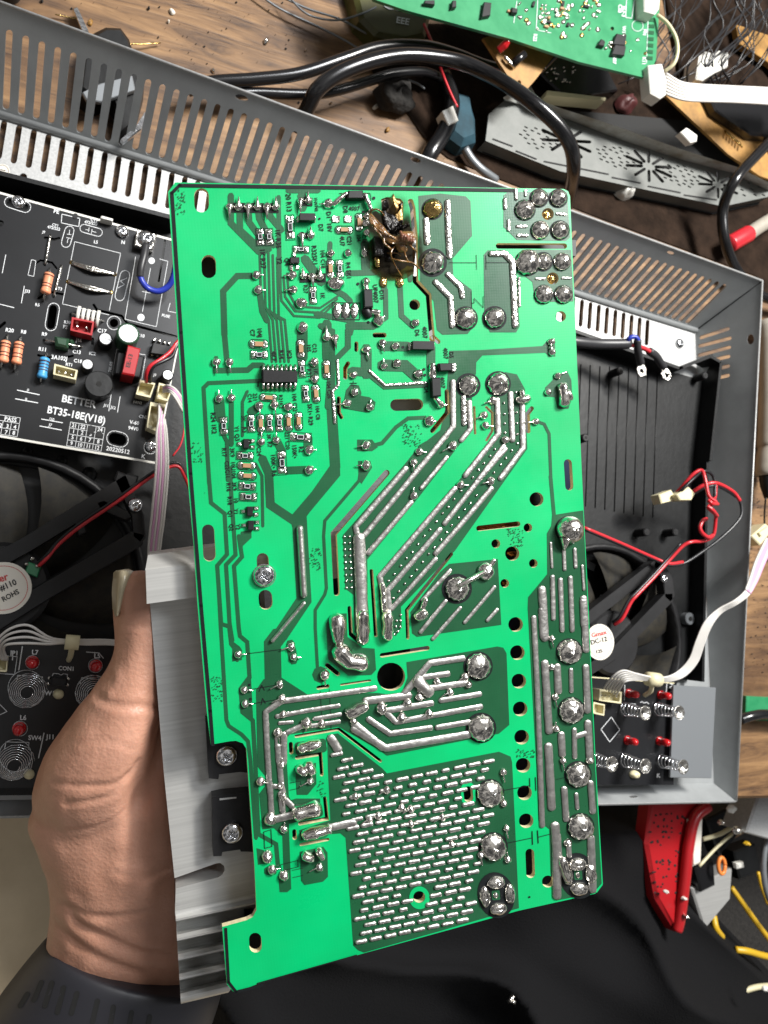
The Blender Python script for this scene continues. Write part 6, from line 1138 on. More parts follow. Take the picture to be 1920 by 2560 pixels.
# cut the strap's inner hole is hidden by the arm; bend its upper edge with the wrist
strap = mb.obj('watch_strap', 'strap', person)
from mathutils.bvhtree import BVHTree
bv = BVHTree.FromPolygons([v.co[:] for v in strap.data.vertices], [p.vertices[:] for p in strap.data.polygons]); og = Vector(CAM - HF.o)
for x, y, l, dx in ((95, 2478, 44, 9), (122, 2486, 58, 9), (152, 2500, 62, 8), (186, 2508, 50, 7), (238, 2528, 52, 6), (280, 2540, 46, 4), (326, 2548, 34, 3), (372, 2552, 22, 2), (60, 2500, 30, 9)):
    vs = []
    for a, b in cap([(x + dx, y - l * .5), (x - dx, y + l * .5)], 13, 6):
        hit = bv.ray_cast(og, Vector(ray(a, b)).normalized())
        if hit[0] is not None: vs.append(tuple(hit[0] + hit[1] * .00012))
    if len(vs) > 6: sl = MB(); sl.add(vs, [tuple(range(len(vs)))], 0, False); sl.obj('strap_slot', 'hole', strap, flip=False)
# trousers: one draped surface
mb = MB(); NX, NY = 90, 60; vs = []
bd_top = lambda x: 2070 + max(0, x - 1490) * .0 if x < 1500 else (2010 if x < 1560 else 2010 + (x - 1560) * 1.25)
for j in range(NY + 1):
    for i in range(NX + 1):
        px = 330 + 1720 * i / NX; top = 2040 if px < 1450 else (2015 if px < 1600 else 2015 + (px - 1600) * 1.85 if px < 1700 else 2200 + (px - 1700) * 1.02 + 0)
        py = top + (2900 - top) * (j / NY) ** 1.15; e = min(1, j / 7); ex = min(1, i / 6)
        fold = noise.noise(Vector((px * .0022 + py * .0016, py * .0035 - px * .0018, 1))) * .045 + (1 - abs(math.sin((py * .0075 - px * .0052) + 2 * noise.noise(Vector((px * .002, py * .002, 5)))))) ** 2 * .022
        z = -.150 + .085 * math.sqrt(e) * math.sqrt(ex) + fold * e - .00003 * max(0, px - 1300)
        vs.append(tuple(wpt(px, py, z) - HF.o))
q4 = [(j * (NX + 1) + i, j * (NX + 1) + i + 1, (j + 1) * (NX + 1) + i + 1, (j + 1) * (NX + 1) + i) for j in range(NY) for i in range(NX)]
mb.add(vs, q4); mb.obj('trousers', 'cloth', person)
f = flat(-.055, 1277, 2495); mb = MB()
for q in range(5): tube(mb, [L3(f, 1270 + rnd.uniform(-6, 10), 2485 + q * 5, .002), L3(f, 1279 + rnd.uniform(-5, 6), 2492 + q * 3, .006), L3(f, 1284 + rnd.uniform(-5, 6), 2500 + q * 4, .003)], [.0005, .0011, .0003], 6)
tag(mb.obj('solder_splash', 'shine', None, f), 'small splash of silvery solder lying on the black trousers', 'solder splash')

# ------------------------------------------------------------------ clutter on the bench above the case
def cord(name, label, pts, r, m='cable', z=.012, grp=None, cat='cable', n=16):
    f = flat(z, pts[0][0], pts[0][1]); mb = MB(); wire(mb, f, pts, r, n=n); o = mb.obj(name, m, None, f); tag(o, label, cat, grp); return o
cord('power_cable', 'thick black rubber cable, upper of the two that run together from the case rim', [(470, 225, 0), (530, 206, .002), (640, 198, .004), (750, 184, .006), (860, 147, .008), (950, 118, .008), (1050, 114, .006), (1130, 132, .002), (1220, 165, -.002), (1330, 190, -.006)], 16, grp='thick black cables on the bench')
cord('power_cable', 'longest black rubber cable arching up from the case rim and down over the perforated housing', [(735, 320, -.006), (768, 272, .004), (794, 224, .012), (852, 182, .016), (940, 150, .018), (1026, 139, .018), (1141, 153, .020), (1219, 184, .026), (1280, 220, .034), (1338, 262, .040), (1396, 316, .040), (1428, 370, .036), (1434, 424, .026), (1427, 470, .010), (1415, 520, -.004)], 17.5, grp='thick black cables on the bench')
cord('power_cable', 'black rubber cable lowest in the bundle, half hidden behind the case rim', [(560, 236, 0), (640, 232, 0), (775, 236, .001), (852, 224, .002), (930, 200, .002), (987, 184, .002), (1060, 180, 0), (1110, 200, -.004)], 13, grp='thick black cables on the bench')
cord('power_cable', 'black cable passing behind the perforated housing towards the case rim', [(1110, 190, -.003), (1130, 260, 0), (1110, 330, 0), (1075, 385, 0), (1050, 440, -.006)], 17, grp='thick black cables on the bench', z=.010)
cord('power_cable', 'thin black cord curving down the right side past the grey handle', [(1990, 290, .02), (1900, 380, .02), (1838, 450, .02), (1808, 520, .01), (1812, 600, .006), (1845, 680, 0), (1905, 740, 0), (1990, 760, 0)], 8, grp='thick black cables on the bench')
cord('bare_wire', 'thin grey wire straight from the top edge to the black cables', [(640, -20, 0), (700, 22, 0), (794, 66, 0), (860, 100, 0), (900, 124, 0)], 2.6, 'plategrey', .004, 'thin wires on the bench', 'wire', 6)
cord('bare_wire', 'thin grey wire crossing above the straight one', [(700, -10, .001), (770, 22, .002), (850, 48, .003), (905, 78, .002), (955, 104, 0)], 2.6, 'plategrey', .004, 'thin wires on the bench', 'wire', 6)
cord('bare_wire', 'thin grey wire sagging in a shallow curve to the olive packet', [(720, -10, .004), (760, 30, .005), (800, 46, .005), (850, 50, .006), (900, 36, .006), (940, 18, .006)], 2.4, 'plategrey', .004, 'thin wires on the bench', 'wire', 6)
cord('bare_wire', 'short grey wire end beside the dark grey lump', [(1000, 195, .0), (1040, 208, 0), (1062, 222, 0)], 2.6, 'plategrey', .004, 'thin wires on the bench', 'wire', 6)
cord('red_wire', 'thin dark red wire leading to the white plug behind the cables', [(1060, 60, .004), (1085, 120, .006), (1105, 180, .006), (1125, 230, .006), (1143, 268, .006)], 3, 'red', .008, None, 'wire', 8)
cord('white_wire', 'thin white wire running down from the white plug to the case rim', [(1118, 305, .004), (1105, 345, .003), (1080, 380, 0)], 2.5, 'wwire', .008, None, 'wire', 8)
f = flat(.012, 1128, 290); mb = MB(); block(mb, f, [(1106, 277), (1133, 263), (1147, 300), (1122, 313)], -.004, .003, .0004, at=.003); tag(mb.obj('white_plug', 'white', None, f), 'small white two pole plug on a red wire, beside the teal cloth', 'plug')
f = flat(.006, 1150, 320); mb = MB(); block(mb, f, [(1125, 225), (1170, 235), (1188, 300), (1190, 365), (1150, 378), (1115, 352), (1118, 300)], -.006, .004, .003, top=.9); tag(mb.obj('teal_rag', 'teal', None, f), 'crumpled dark teal cloth rag beside the perforated housing', 'rag')
mb = MB(); wire(mb, f, [(1162, 372, 0), (1180, 400, 0), (1205, 425, 0), (1240, 450, -.003)], 9); tag(mb.obj('blue_grey_sleeve', 'plategrey', None, f), 'blue grey sleeve poking out below the teal rag', 'sleeve')
f = flat(.004, 985, 245); mb = MB(); dome(mb, f, 985, 245, 52, 38, .008, .5, .35, n=24, rings=8); tag(mb.obj('dark_lump', 'fur', None, f), 'dark grey lump of foam on the wood below the black cables', 'foam lump')
# olive packet
f = flat(.006, 960, 60); pk = thing('olive_packet', f, 'olive plastic packet with grey lettering at the top beside the green board', 'packet')
mb = MB(); block(mb, f, [(868, -30), (1090, -30), (1075, 40), (1060, 105), (1010, 118), (930, 100), (890, 60)], -.006, .004, .002, top=.97); mb.obj('foil', 'olive', pk)
mb = MB(); text(mb, f, 'CD', 945, 36, 8, 48, .0045); text(mb, f, 'EEE', 980, 72, 10, 22, .0045); mb.obj('lettering', 'wsilk', pk, flip=False)
# tools and scraps, left
f = flat(.002, 200, 50); mb = MB(); block(mb, f, [(181, 18), (192, 14), (222, 76), (224, 84), (206, 80)], 0, .004, .0006, at=.004); tag(mb.obj('metal_strip', 'screw', None, f), 'small bright bent metal strip standing behind the case rim', 'metal strip')
cord('brass_pin', 'thin brass pin lying left of the bright bent metal strip', [(138, 36, 0), (165, 42, 0), (186, 47, 0)], 1.6, 'brass', .002, 'loose pins', 'pin', 6); cord('brass_pin', 'thin brass pin sticking out right of the black clip', [(320, 110, .002), (360, 110, .001), (401, 107, 0)], 2, 'brass', .002, 'loose pins', 'pin', 6)
f = flat(.004, 270, 130); mb = MB()
loft_pts = [(200, 150), (230, 100), (262, 84), (300, 86), (322, 115), (345, 190), (360, 240), (330, 350), (300, 372), (290, 300), (270, 260), (230, 280), (190, 250)]
block(mb, f, loft_pts, -.004, .007, .002, top=.96); tag(mb.obj('black_pliers', 'plastic', None, f), 'black handled tool lying behind the slotted wall', 'pliers')
f = flat(.012, 290, 230)
for P, l in (([(205, 238), (250, 215), (330, 196), (338, 232), (250, 262), (215, 256)], 'grey metal jaw plate seen through the slots of the wall'), ([(352, 330), (366, 300), (362, 285), (340, 320), (300, 356), (306, 364)], 'narrow bright metal blade seen through the slots of the wall')):
    f = flat(.012, *P[0]); mb = MB(); block(mb, f, P, 0, .002, .0004); tag(mb.obj('metal_jaw', 'plategrey' if 'jaw' in l else 'screw', None, f), l, 'tool jaw')
f = flat(.004, 20, 0); mb = MB(); dome(mb, f, 22, -12, 34, 26, .010, 0, .1, n=20); tag(mb.obj('black_lump', 'plastic', None, f), 'black rounded lump at the top left corner', 'knob')
dbl = ['speck of solder on the wood near the top edge, beside a wood knot', 'glassy solder flake']
for i, (x, y, r, mm, l) in enumerate(((430, 30, 9, 'paper', 'pale flake on the wood at the top, largest of the scraps'), (421, 55, 4, 'paper', 'small pale crumb just below the large pale flake'), (226, 57, 8, 'gold', 'amber resin drop right of the bent metal strip'), (105, 3, 5, 'fur', 'dark crumb at the top left edge'), (372, 22, 4, 'fur', 'dark crumb between the metal strip and the pale flake'), (666, 103, 9, 'shine', 'silver solder splash on the wood above the cables'), (764, 127, 3, 'shine', 'tiny bright solder bead above the cable bend'), (827, 258, 3, 'shine', 'tiny bright solder bead below the cable bend'), (938, 268, 8, 'paper', 'grey flake left of the dark grey lump'), (533, 177, 6, 'shine', 'bright solder speck just above the case rim'), (969, 325, 7, 'gold', 'amber flake on the wood just above the case rim'))):
    f = flat(.0005, x, y); mb = MB(); dome(mb, f, x, y, r, r * .7, .0012, rnd.random() * 3, .4, n=10, rings=4); tag(mb.obj('crumb', mm, None, f), l, 'crumb')
o = MB(); f = flat(.0004, 600, 100)
for q in range(420):
    x, y = rnd.uniform(0, 1400), rnd.uniform(-40, 420)
    if y > .36 * x + 20: continue
    r = rnd.choice((.8, 1, 1.3, 1.8, 3)); dome(o, f, x, y, r, r * rnd.uniform(.5, 1), .0004, rnd.random() * 3, .3, n=6, rings=2)
for q in range(160):
    x, y = rnd.uniform(1855, 1960), rnd.uniform(1150, 1720); r = rnd.choice((.8, 1.2, 2)); dome(o, f, x, y, r, r * .7, .0004, 0, .3, n=6, rings=2)
ob_ = o.obj('bench_dust', 'fur', None, f); tag(ob_, 'dark dust and grit scattered over the wooden bench', 'dust', kind='stuff')
# green control board, top right
f = flat(.040, 1250, 80); gb = thing('green_control_board', f, 'green control board with small black chips at the top edge', 'circuit board')
gp = [(905, -60), (935, -2), (1010, 24), (1280, 98), (1450, 155), (1619, 196), (1640, 150), (1650, 0), (1655, -120), (905, -120)]
mb = MB(); sheet(mb, f, [gp, circ(*tp('c', 650, 185)[0], 5, 10)], -.0016, 0); mb.obj('board', 'gpcb', gb)
for P in (tp('c', 655, 285, 680, 215, 745, 228, 735, 295), tp('c', 648, 350, 668, 288, 742, 298, 730, 360), tp('b', 1465, 110, 1480, 10, 1528, 15, 1520, 100), tp('b', 1270, 50, 1275, 0, 1300, 0, 1300, 45), tp('c', 0, 80, 0, 45, 40, 55, 35, 85), tp('b', 1090, 20, 1095, 0, 1160, 0, 1160, 30), tp('c', 1040 - 460, 250, 560, 290, 600, 300, 605, 262)):
    mb = MB(); block(mb, f, P, 0, .0022, .0003, at=.0022); mb.obj('chip', 'black', gb)
for q in range(120):
    x, y = (rnd.uniform(1290, 1500), rnd.uniform(0, 100)) if q < 80 else ((rnd.uniform(1500, 1620), rnd.uniform(80, 160)) if q < 100 else (rnd.uniform(1130, 1290), rnd.uniform(0, 50)))
    if y > .27 * (x - 1280) + 60: continue
    if q >= 98: break
    m = MB(); r = rnd.choice((3, 4, 5, 6)); dome(m, f, x, y, r, r, .0008, rough=.2, n=9, rings=4, h0=.0001); m.obj('solder_joint', 'shine' if rnd.random() < .7 else 'brass', gb)
for i in range(5):
    for j in range(2): m = MB(); dome(m, f, 1355 + j * 9, 14 + i * 10, 3.4, 3.4, .0007, n=9, rings=4); m.obj('solder_pad', 'tin', gb)
for i in range(18):
    m = MB(); x, y = rnd.uniform(1270, 1500), rnd.uniform(10, 90)
    if y > .27 * (x - 1280) + 50: continue
    block(m, f, rect(x, y, rnd.uniform(7, 14), 6, rnd.choice((16, 106))), 0, .001, .0002); m.obj('chip_part', rnd.choice(('tin', 'black', 'ceramic')), gb)
for i in range(7): m = MB(); block(m, f, rect(1628 - i * .8, 50 + i * 16, 16, 9, 4), 0, .0003, .0001); m.obj('edge_contact', 'copper', gb)
mb = MB(); gl = lambda *c, closed=False, w=1.3: line(mb, f, tp('c', *c), w, .00025, closed=closed)
gl(165, 0, 155, 195, 250, 215); gl(740, 0, 735, 115, 775, 120, 790, 0); gl(880, 120, 870, 410); line(mb, f, circ(*tp('c', 812, 168)[0], 14, 20), 1.4, .00025, closed=True); gl(30, 10, 10, 150); line(mb, f, circ(*tp('c', 55, 60)[0], 0.1, 4), .1, .00025)
for s, x, y, a in (('R22', 140, 220, 95), ('N07', 655, 360, 95), ('W14', 715, 170, 95), ('ELF-3', 715, 40, 95), ('PN', 850, 190, 95), ('K11', 845, 370, 95), ('C38', 690, 30, 95)): text(mb, f, s, *tp('c', x, y)[0], a, 12, .00025)
mb.obj('white_print', 'wsilk', gb, flip=False)
f = flat(.040, 1644, 200); cp = thing('ribbon_plug', f, 'white nylon plug on the corner of the green control board, fanned white wires', 'plug')
mb = MB(); block(mb, f, [(1621, 162), (1655, 158), (1668, 200), (1666, 236), (1652, 246), (1627, 232)], -.003, .004, .0006, at=.004)
for i in range(7): block(mb, f, rect(1621 + i * .9, 172 + i * 9, 7, 4), -.002, .003, .0003, at=.003)
mb.obj('housing', 'white', cp)
for q in range(7):
    m = MB(); wire(m, f, [(1662, 182 + q * 8.5, .001), (1700, 205 + q * 7, .003), (1740, 212 + q * 6.6, .004), (1830, 217 + q * 6.2, .002), (1930, 222 + q * 6.4, 0), (2000, 230 + q * 7, 0)], 2.5, n=7); m.obj('strand', 'wwire', cp)
m = MB(); wire(m, f, [(1644, 38, .002), (1670, 60, .006), (1690, 95, .008), (1694, 130, .008), (1684, 160, .006), (1662, 178, .002)], 3.2, n=7); m.obj('strand', 'cream', cp)
f = flat(.040, 1630, 10); mb = MB(); block(mb, f, [(1611, -40), (1654, -30), (1650, 20), (1640, 34), (1612, 26)], 0, .007, .0008, at=.007); tag(mb.obj('white_header', 'white', None, f), 'white header block at the top edge of the green control board', 'header block')
# resin board shard with a red lamp
f = flat(.030, 1300, 160); sd = thing('brown_board_shard', f, 'small orange brown board shard with a red lamp under the green control board', 'board shard')
mb = MB(); sheet(mb, f, [[(1208, 95), (1250, 82), (1385, 140), (1338, 200), (1310, 232), (1288, 218)], circ(1298, 208, 5, 10, 8)], -.0016, 0); mb.obj('board', 'gold', sd)
mb = MB(); tube(mb, [L3(f, 1246, 126, .003), L3(f, 1262, 112, .006), L3(f, 1272, 102, .008)], [.0019, .0020, .0012], 12); mb.obj('red_lamp', 'led', sd)
mb = MB(); tube(mb, [L3(f, 1282, 160, .002), L3(f, 1312, 134, .005)], .0020, 12, smoothpath=False); mb.obj('capacitor', 'cable', sd)
mb = MB(); tube(mb, [L3(f, 1262, 142, .002), L3(f, 1278, 160, .002), L3(f, 1286, 168, .001)], .0010, 8); mb.obj('lead', 'tin', sd)
# perforated white housing
gh = flat(.010, 1600, 360); ph = thing('perforated_housing', gh, 'dirty white metal housing with flower shaped vent holes lying behind the case', 'housing')
fl_h = []
def flower(x, y, r, a0, sq=.62):
    for k in range(10):
        a = a0 + k * math.pi / 5; c, s_ = math.cos(a), math.sin(a); fl_h.append(cap([(x + r * .32 * c, y + r * .32 * s_ * sq + r * .32 * c * .26), (x + r * c, y + r * s_ * sq + r * c * .26)], r * .13, 3))
for x, y, r in ((1416, 352, 62), (1622, 416, 58), (1795, 462, 50)): flower(x, y, r, .3)
for x, y, n_ in ((1345, 345, 22), (1540, 392, 26), (1700, 438, 26), (1870, 470, 12)):
    for q in range(n_):
        a = q * 2.4; r = 8 + 36 * math.sqrt(q / n_); X, Y = x + r * math.cos(a) * 1.1, y + r * math.sin(a) * .62 + r * math.cos(a) * .26; fl_h.append(cap([(X - 3, Y - 1), (X + 3, Y + 2)], 3.4, 3))
face = [(1214, 352), (1222, 285), (1262, 250), (1345, 276), (1420, 298), (1560, 352), (1700, 398), (1830, 432), (1930, 470), (1930, 490), (1808, 516), (1400, 428)]
dk = [h for h in fl_h if all(inside(p, face) for p in h)]
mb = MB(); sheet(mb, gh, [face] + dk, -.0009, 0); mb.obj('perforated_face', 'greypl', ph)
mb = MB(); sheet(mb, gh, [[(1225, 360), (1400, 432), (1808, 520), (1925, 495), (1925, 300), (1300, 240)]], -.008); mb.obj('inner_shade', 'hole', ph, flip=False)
mb = MB(); A = [(1258, 244), (1290, 225), (1322, 208), (1345, 248), (1400, 270), (1470, 292), (1560, 322), (1700, 372), (1850, 420), (1930, 460)]; Bq = [(1262, 252), (1300, 262), (1345, 276), (1352, 278), (1420, 298), (1480, 322), (1560, 352), (1700, 398), (1830, 432), (1925, 478)]
a = [L3(gh, *p, .010) for p in A]; b = [L3(gh, *p, .0) for p in Bq]; k = len(a)
mb.add(a + b, [(i, i + 1, k + i + 1, k + i) for i in range(k - 1)], 0, False); mb.obj('folded_flange', 'lit_flange', ph)
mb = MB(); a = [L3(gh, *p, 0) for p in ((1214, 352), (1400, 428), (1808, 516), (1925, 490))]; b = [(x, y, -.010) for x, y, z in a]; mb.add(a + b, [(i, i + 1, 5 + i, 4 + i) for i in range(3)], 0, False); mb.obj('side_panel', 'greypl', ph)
for P in ([(1290, 400 - 22), (1340, 398)], [(1360, 404), (1520, 436)], [(1530, 444), (1600, 458)], [(1620, 466), (1700, 482)], [(1710, 488), (1790, 500)], [(1232, 348), (1280, 366)]):
    mb = MB(); line(mb, gh, P, 3.2, .0003); mb.obj('vent_line', 'hole', ph, flip=False)
f = flat(.040, 1725, 335); mb = MB(); block(mb, f, [(1702, 330), (1718, 318), (1745, 338), (1744, 352), (1728, 356)], 0, .004, .0006, at=.004); tag(mb.obj('white_plug', 'white', None, f), 'white plug with three dark holes perched on the perforated housing flange', 'plug')
# amber circuit board with black parts, far right
f = flat(.012, 1800, 300); ab = thing('amber_board', f, 'old amber circuit board slanting down the right edge behind the housing', 'circuit board')
mb = MB(); sheet(mb, f, [[(1650, 225), (1705, 205), (1990, 330), (1990, 470), (1900, 440), (1820, 385)]], -.0016, 0); mb.obj('board', 'gold', ab)
for P in ([(1740, 225), (1920, 280), (1960, 360), (1860, 350), (1770, 290)], [(1900, 330), (1960, 330), (1990, 420), (1930, 400)]): mb = MB(); block(mb, f, P, 0, .006, .001); mb.obj('dark_module', 'cable', ab)
for i in range(6): mb = MB(); tube(mb, [L3(f, 1812 + i * 7, 326 + i * 6, 0), L3(f, 1820 + i * 7, 338 + i * 6, .003)], .0006, 6, smoothpath=False); mb.obj('pin', 'brass', ab)
f = flat(.010, 1900, 120); ab2 = MB(); block(ab2, f, [(1840, 60), (1990, 110), (1990, 240), (1930, 160), (1850, 110)], -.004, 0, .0005); tag(ab2.obj('amber_board', 'gold', None, f), 'second amber board fragment near the top right corner', 'circuit board')
f = flat(.012, 1790, 160); mb = MB(); block(mb, f, [(1742, 196), (1750, 138), (1765, 126), (1790, 132), (1800, 124), (1824, 130), (1822, 165), (1790, 180), (1760, 200)], -.006, .006, .001, at=.006); tag(mb.obj('white_connector', 'white', None, f), 'notched white connector block in the dark clutter at the top right', 'connector')
f = flat(.003, 1480, 210); mb = MB(); block(mb, f, [(1335, 200), (1380, 150), (1500, 180), (1530, 240), (1400, 262)], -.002, .006, .001); tag(mb.obj('dark_module', 'cable', None, f), 'black module with bright solder specks under the green control board', 'module')
for i in range(22): 
    f2 = f; m = MB(); 
mb = MB()
for i in range(26): dome(mb, f, rnd.uniform(1345, 1420), rnd.uniform(185, 225), 2.2, 1.6, .001, h0=.0062, n=7, rings=3)
tag(mb.obj('solder_specks', 'shine', None, f), 'bright solder specks on the black module', 'solder specks', kind='stuff')
f = flat(.004, 1430, 235); mb = MB(); block(mb, f, [(1368, 226), (1516, 244), (1514, 252), (1366, 238)], 0, .008, .0005, at=.008); tag(mb.obj('cream_strip', 'cream', None, f), 'thin cream board edge lying between the black module and the housing', 'board strip')
f = flat(.002, 1560, 262); mb = MB(); dome(mb, f, 1562, 262, 24, 22, .006, rough=.3); tag(mb.obj('red_lump', 'stripe', None, f), 'dull dark red lump in the shade below the green control board', 'lump')
hair = MB(); f = flat(.020, 1800, 40)
for q in range(34):
    x = rnd.uniform(1665, 1960); wire(hair, f, [(x, -60, rnd.uniform(0, .01)), (x + rnd.uniform(-20, 40), 0, .006), (x + rnd.uniform(-60, 30), 70, .003), (x - rnd.uniform(0, 120), 150, 0), (x - rnd.uniform(40, 160), 210, -.01)], rnd.choice((.8, 1.1, 1.5)), n=5, k=4)
tag(hair.obj('tangled_wires', 'bwire', None, f), 'tangle of fine dark wires in the top right corner', 'wires', kind='stuff')
f = flat(.001, 1660, 560); mb = MB(); dome(mb, f, 1556, 486, 20, 15, .008, .3, .3); tag(mb.obj('white_crumb', 'white', None, f), 'whitish lump on dark wood between the perforated housing and the case', 'lump')
f = flat(.0015, 1800, 60); mb = MB(); block(mb, f, [(1640, -120), (2100, -120), (2100, 330), (1850, 250), (1700, 200)], -.001, .002, .001); tag(mb.obj('dark_backing', 'clutter_dark', None, f), 'dark sheet added under the wire tangle in the top right corner', 'sheet')  # added to darken the wood behind the wires
gs = flat(.0006, 1600, 560); mb = MB(); sheet(mb, gs, [[(900, 130), (1000, 60), (1240, 60), (1600, 180), (2000, 330), (2000, 800), (1925, 760), (1890, 690), (1500, 545), (1260, 452), (1120, 395), (1060, 345), (1010, 270), (960, 230)]], .0002); tag(mb.obj('clutter_shadow', 'clutter_dark' if 'clutter_dark' in M else 'fur', None, gs, flip=False), 'painted shadow of the clutter on the bench right of the case wall', 'shadow', kind='stuff')  # shadow of the clutter, painted as a flat dark sheet
# soldering tool handle at the right edge
f = flat(.012, 1915, 1000); sh = thing('iron_handle', f, 'grey beige soldering iron handle at the right edge', 'soldering iron')
mb = MB(); P = [(1905, 800), (1915, 850), (1918, 950), (1918, 1050), (1916, 1110), (1916, 1120), (1914, 1150), (1912, 1182), (1912, 1190)]; tube(mb, [L3(f, x + 8, y, 0) for x, y in P], [.006, .0066, .0068, .0070, .0070, .0064, .0074, .0076, .0060], 20, k=3); mb.obj('grip', 'beigeg', sh)
mb = MB(); tube(mb, [L3(f, 1920, 1188, 0), L3(f, 1921, 1215, 0), L3(f, 1923, 1245, 0)], [.0052, .0046, .0028], 16); tube(mb, [L3(f, 1914, 1245, 0), L3(f, 1911, 1290, -.004), L3(f, 1912, 1330, -.006)], .0005, 6); mb.obj('nozzle', 'plastic', sh)
cord('red_handle_rod', 'red and grey pen shaped rod above the case corner', [(1822, 612, 0), (1850, 596, .001), (1870, 585, .001)], 15, 'red', .010, None, 'rod'); cord('grey_rod', 'grey rod continuing from the red grip at the right edge', [(1868, 588, 0), (1900, 566, 0), (1960, 530, 0)], 12, 'beigeg', .010, None, 'rod')
f = flat(-.001, 1890, 1760); mb = MB(); block(mb, f, [(1852, 1738), (1990, 1745), (1990, 1800), (1850, 1800)], 0, .004, .0004); tag(mb.obj('green_board_corner', 'gpcb', None, f), 'corner of another green board lying right of the case', 'circuit board')
cord('black_loop', 'black cable loop below the green board corner at the right edge', [(1850, 1800, .004), (1880, 1790, .006), (1920, 1786, .006), (1980, 1800, .004)], 9, 'cable', .006)

# ------------------------------------------------------------------ below the bench, right
ZD = -.17
f = flat(ZD, 1700, 2300); mb = MB(); block(mb, f, [(1380, 1850), (2400, 1850), (2400, 3000), (1380, 3000)], -.01, 0, .001); tag(mb.obj('lower_shelf', 'fur', None, f), 'dark cluttered shelf below the bench at the lower right', 'shelf')
f = flat(-.06, 1680, 2150); rb = thing('red_bin', f, 'red plastic bin hanging below the front edge of the bench', 'bin')
mb = MB(); block(mb, f, [(1628, 1995), (1772, 1998), (1768, 2028), (1730, 2058), (1728, 2140), (1706, 2320), (1693, 2336), (1640, 2250), (1614, 2110)], -.010, 0, .002, top=.985); mb.obj('shell', 'redp', rb)
mb = MB(); wire(mb, f, [(1770, 2015, .004), (1738, 2044, .004), (1722, 2110, .004), (1712, 2200, .003), (1700, 2290, .001), (1692, 2326, 0)], 10); mb.obj('rim', 'redp', rb)
mb = MB()
for q in range(70):
    x, y = rnd.uniform(1625, 1715), rnd.uniform(2030, 2240); dome(mb, f, x, y, rnd.uniform(2, 4), rnd.uniform(2, 4), .0004, n=7, rings=2, h0=.0001)
mb.obj('dirt_spots', 'hole', rb)
f = flat(-.03, 1880, 1935); mb = MB(); block(mb, f, [(1850, 1905), (2000, 1895), (2000, 1910), (1868, 1965)], -.01, 0, .002); tag(mb.obj('red_sheet', 'redp', None, f), 'second piece of red plastic right of the case corner', 'plastic piece')
for nm, m, P, z, l, c, h in (('wood_offcut', 'wood', [(1770, 2010), (1850, 1960), (1870, 2080), (1800, 2120), (1760, 2090)], -.12, 'brown wood offcut below the case corner', 'wood offcut', .01), ('beige_strip', 'paper', [(1728, 2052), (1757, 2040), (1752, 2160), (1734, 2168)], -.055, 'beige strip inside the red bin rim', 'strip', .004),
    ('silver_sink_block', 'alu', [(1729, 2221), (1832, 2170), (1828, 2248), (1762, 2325)], -.08, 'grey metal block under the orange coil at the lower right', 'metal block', .012), ('silver_canister', 'zinc', [(1898, 1984), (1960, 1995), (1960, 2110), (1866, 2083)], -.05, 'shiny silver box at the right edge below the bench', 'metal box', .02),
    ('black_relay', 'cable', [(1738, 2170), (1785, 2150), (1790, 2215), (1755, 2232)], -.075, 'black relay block left of the orange coil', 'relay', .012), ('black_module', 'cable', [(1765, 2050), (1840, 2010), (1855, 2080), (1800, 2140)], -.09, 'black crowded module beside the beige strip', 'module', .012), ('black_module', 'plastic', [(1835, 2130), (1890, 2110), (1905, 2180), (1850, 2200)], -.09, 'black module right of the orange coil', 'module', .012), ('white_block', 'white', [(1843, 2160), (1862, 2155), (1864, 2170), (1846, 2174)], -.075, 'small white block beside the right black module', 'block', .004)):
    f = flat(z, *P[0]); mb = MB(); block(mb, f, P, -h, 0, .0012); tag(mb.obj(nm, m, None, f), l, c)
f = flat(-.068, 1800, 2163); mb = MB(); X, Y = f.loc(1801, 2163); N = 24; tube(mb, [(X + .0030 * math.cos(2 * math.pi * i / N), Y + .0052 * math.sin(2 * math.pi * i / N), .001) for i in range(N + 1)], .0013, 8, smoothpath=False); tag(mb.obj('orange_coil', 'copring', None, f), 'small bright orange ring coil in the clutter below the bench', 'coil')
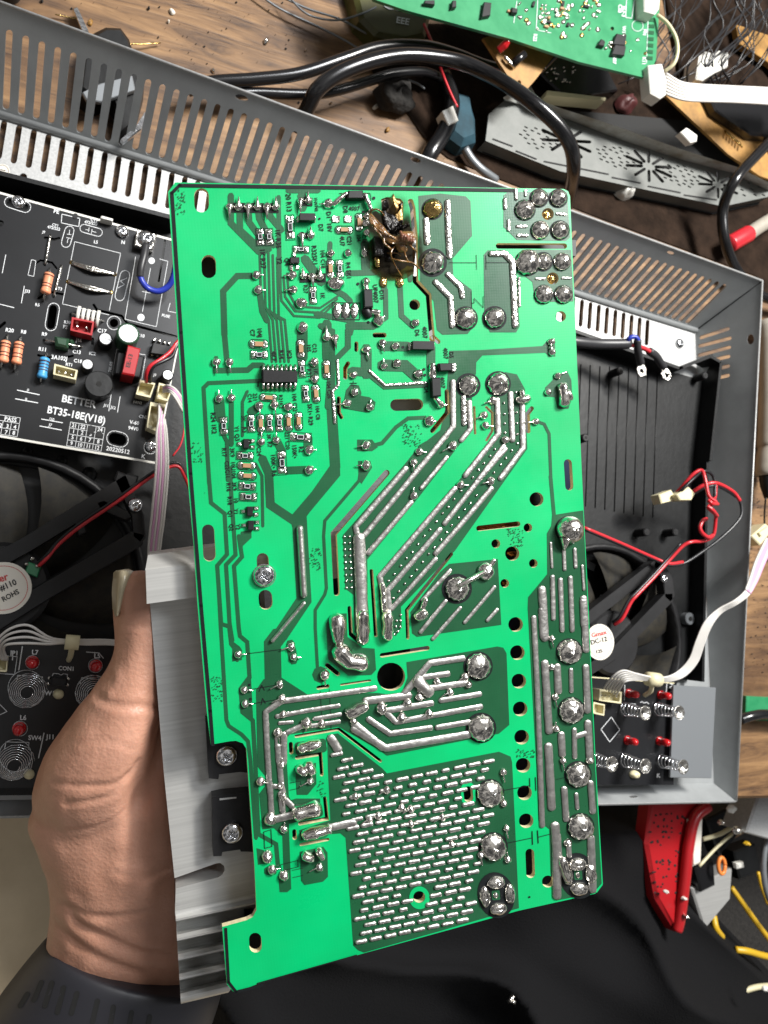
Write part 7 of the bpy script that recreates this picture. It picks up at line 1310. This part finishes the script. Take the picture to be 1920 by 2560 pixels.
f = flat(-.06, 1900, 2150); mb = MB(); X, Y = f.loc(1960, 2170, 0); N = 30; tube(mb, [(X + .020 * math.cos(2 * math.pi * i / N), Y + .030 * math.sin(2 * math.pi * i / N), 0) for i in range(N + 1)], .002, 8, smoothpath=False); tag(mb.obj('grey_hoop', 'plategrey', None, f), 'dark grey hoop cut by the right edge below the bench', 'hoop')
g = 'yellow and cream wires in the clutter below the bench'
for P, r, l, m in (([(1828, 2218, 0), (1860, 2262, .004), (1890, 2305, .004), (1940, 2370, 0)], 5, 'yellow wire slanting right from the grey metal block', 'yellow'), ([(1784, 2290, 0), (1790, 2320, .003), (1805, 2342, 0)], 6, 'short yellow wire below the grey metal block', 'yellow'), ([(1839, 2374, 0), (1870, 2378, .003), (1905, 2388, .002), (1960, 2400, 0)], 6, 'nearly level yellow wire above the lower right corner', 'yellow'), ([(1851, 2480, 0), (1890, 2468, .003), (1925, 2464, 0)], 5, 'cream wire end in the lower right corner', 'cream'), ([(1748, 2165, .02), (1790, 2120, .02), (1830, 2085, .02)], 3, 'cream wire crossing above the black relay', 'cream'), ([(1757, 2098, .02), (1800, 2085, .02), (1835, 2065, .02)], 4, 'grey cream wire running to the silver solder clump', 'cream'), ([(1895, 2180, .02), (1905, 2220, .02), (1920, 2260, .02)], 3, 'yellow wire near the grey hoop', 'yellow'), ([(1862, 1985, .04), (1880, 1960, .04), (1925, 1930, .04)], 9, 'blue grey wire above the silver box', 'plategrey')): cord('loose_wire', l, P, r, m, -.09, g, 'wire', 8)
for x, y, r, m, l in ((1826, 2022, 11, 'white', 'round white bead at the top of the black crowded module'), (1842, 2075, 12, 'shine', 'silvery solder clump right of the black crowded module'), (1865, 2108, 6, 'yellow', 'tiny yellow bead left of the silver box'), (1800, 2055, 7, 'shine', 'small silvery bead on the black crowded module'), (1713, 2290, 6, 'shine', 'bright speck low on the red bin rim'), (1708, 2245, 5, 'white', 'pale crumb on the right rim of the red bin'), (1662, 2228, 5, 'white', 'pale crumb on the red bin face'), (1911, 2470, 8, 'white', 'pale crumb beside the cream wire end')):
    f = flat(-.055, x, y); mb = MB(); dome(mb, f, x, y, r, r * .9, .003, rough=.3); tag(mb.obj('bead', m, None, f), l, 'bead')
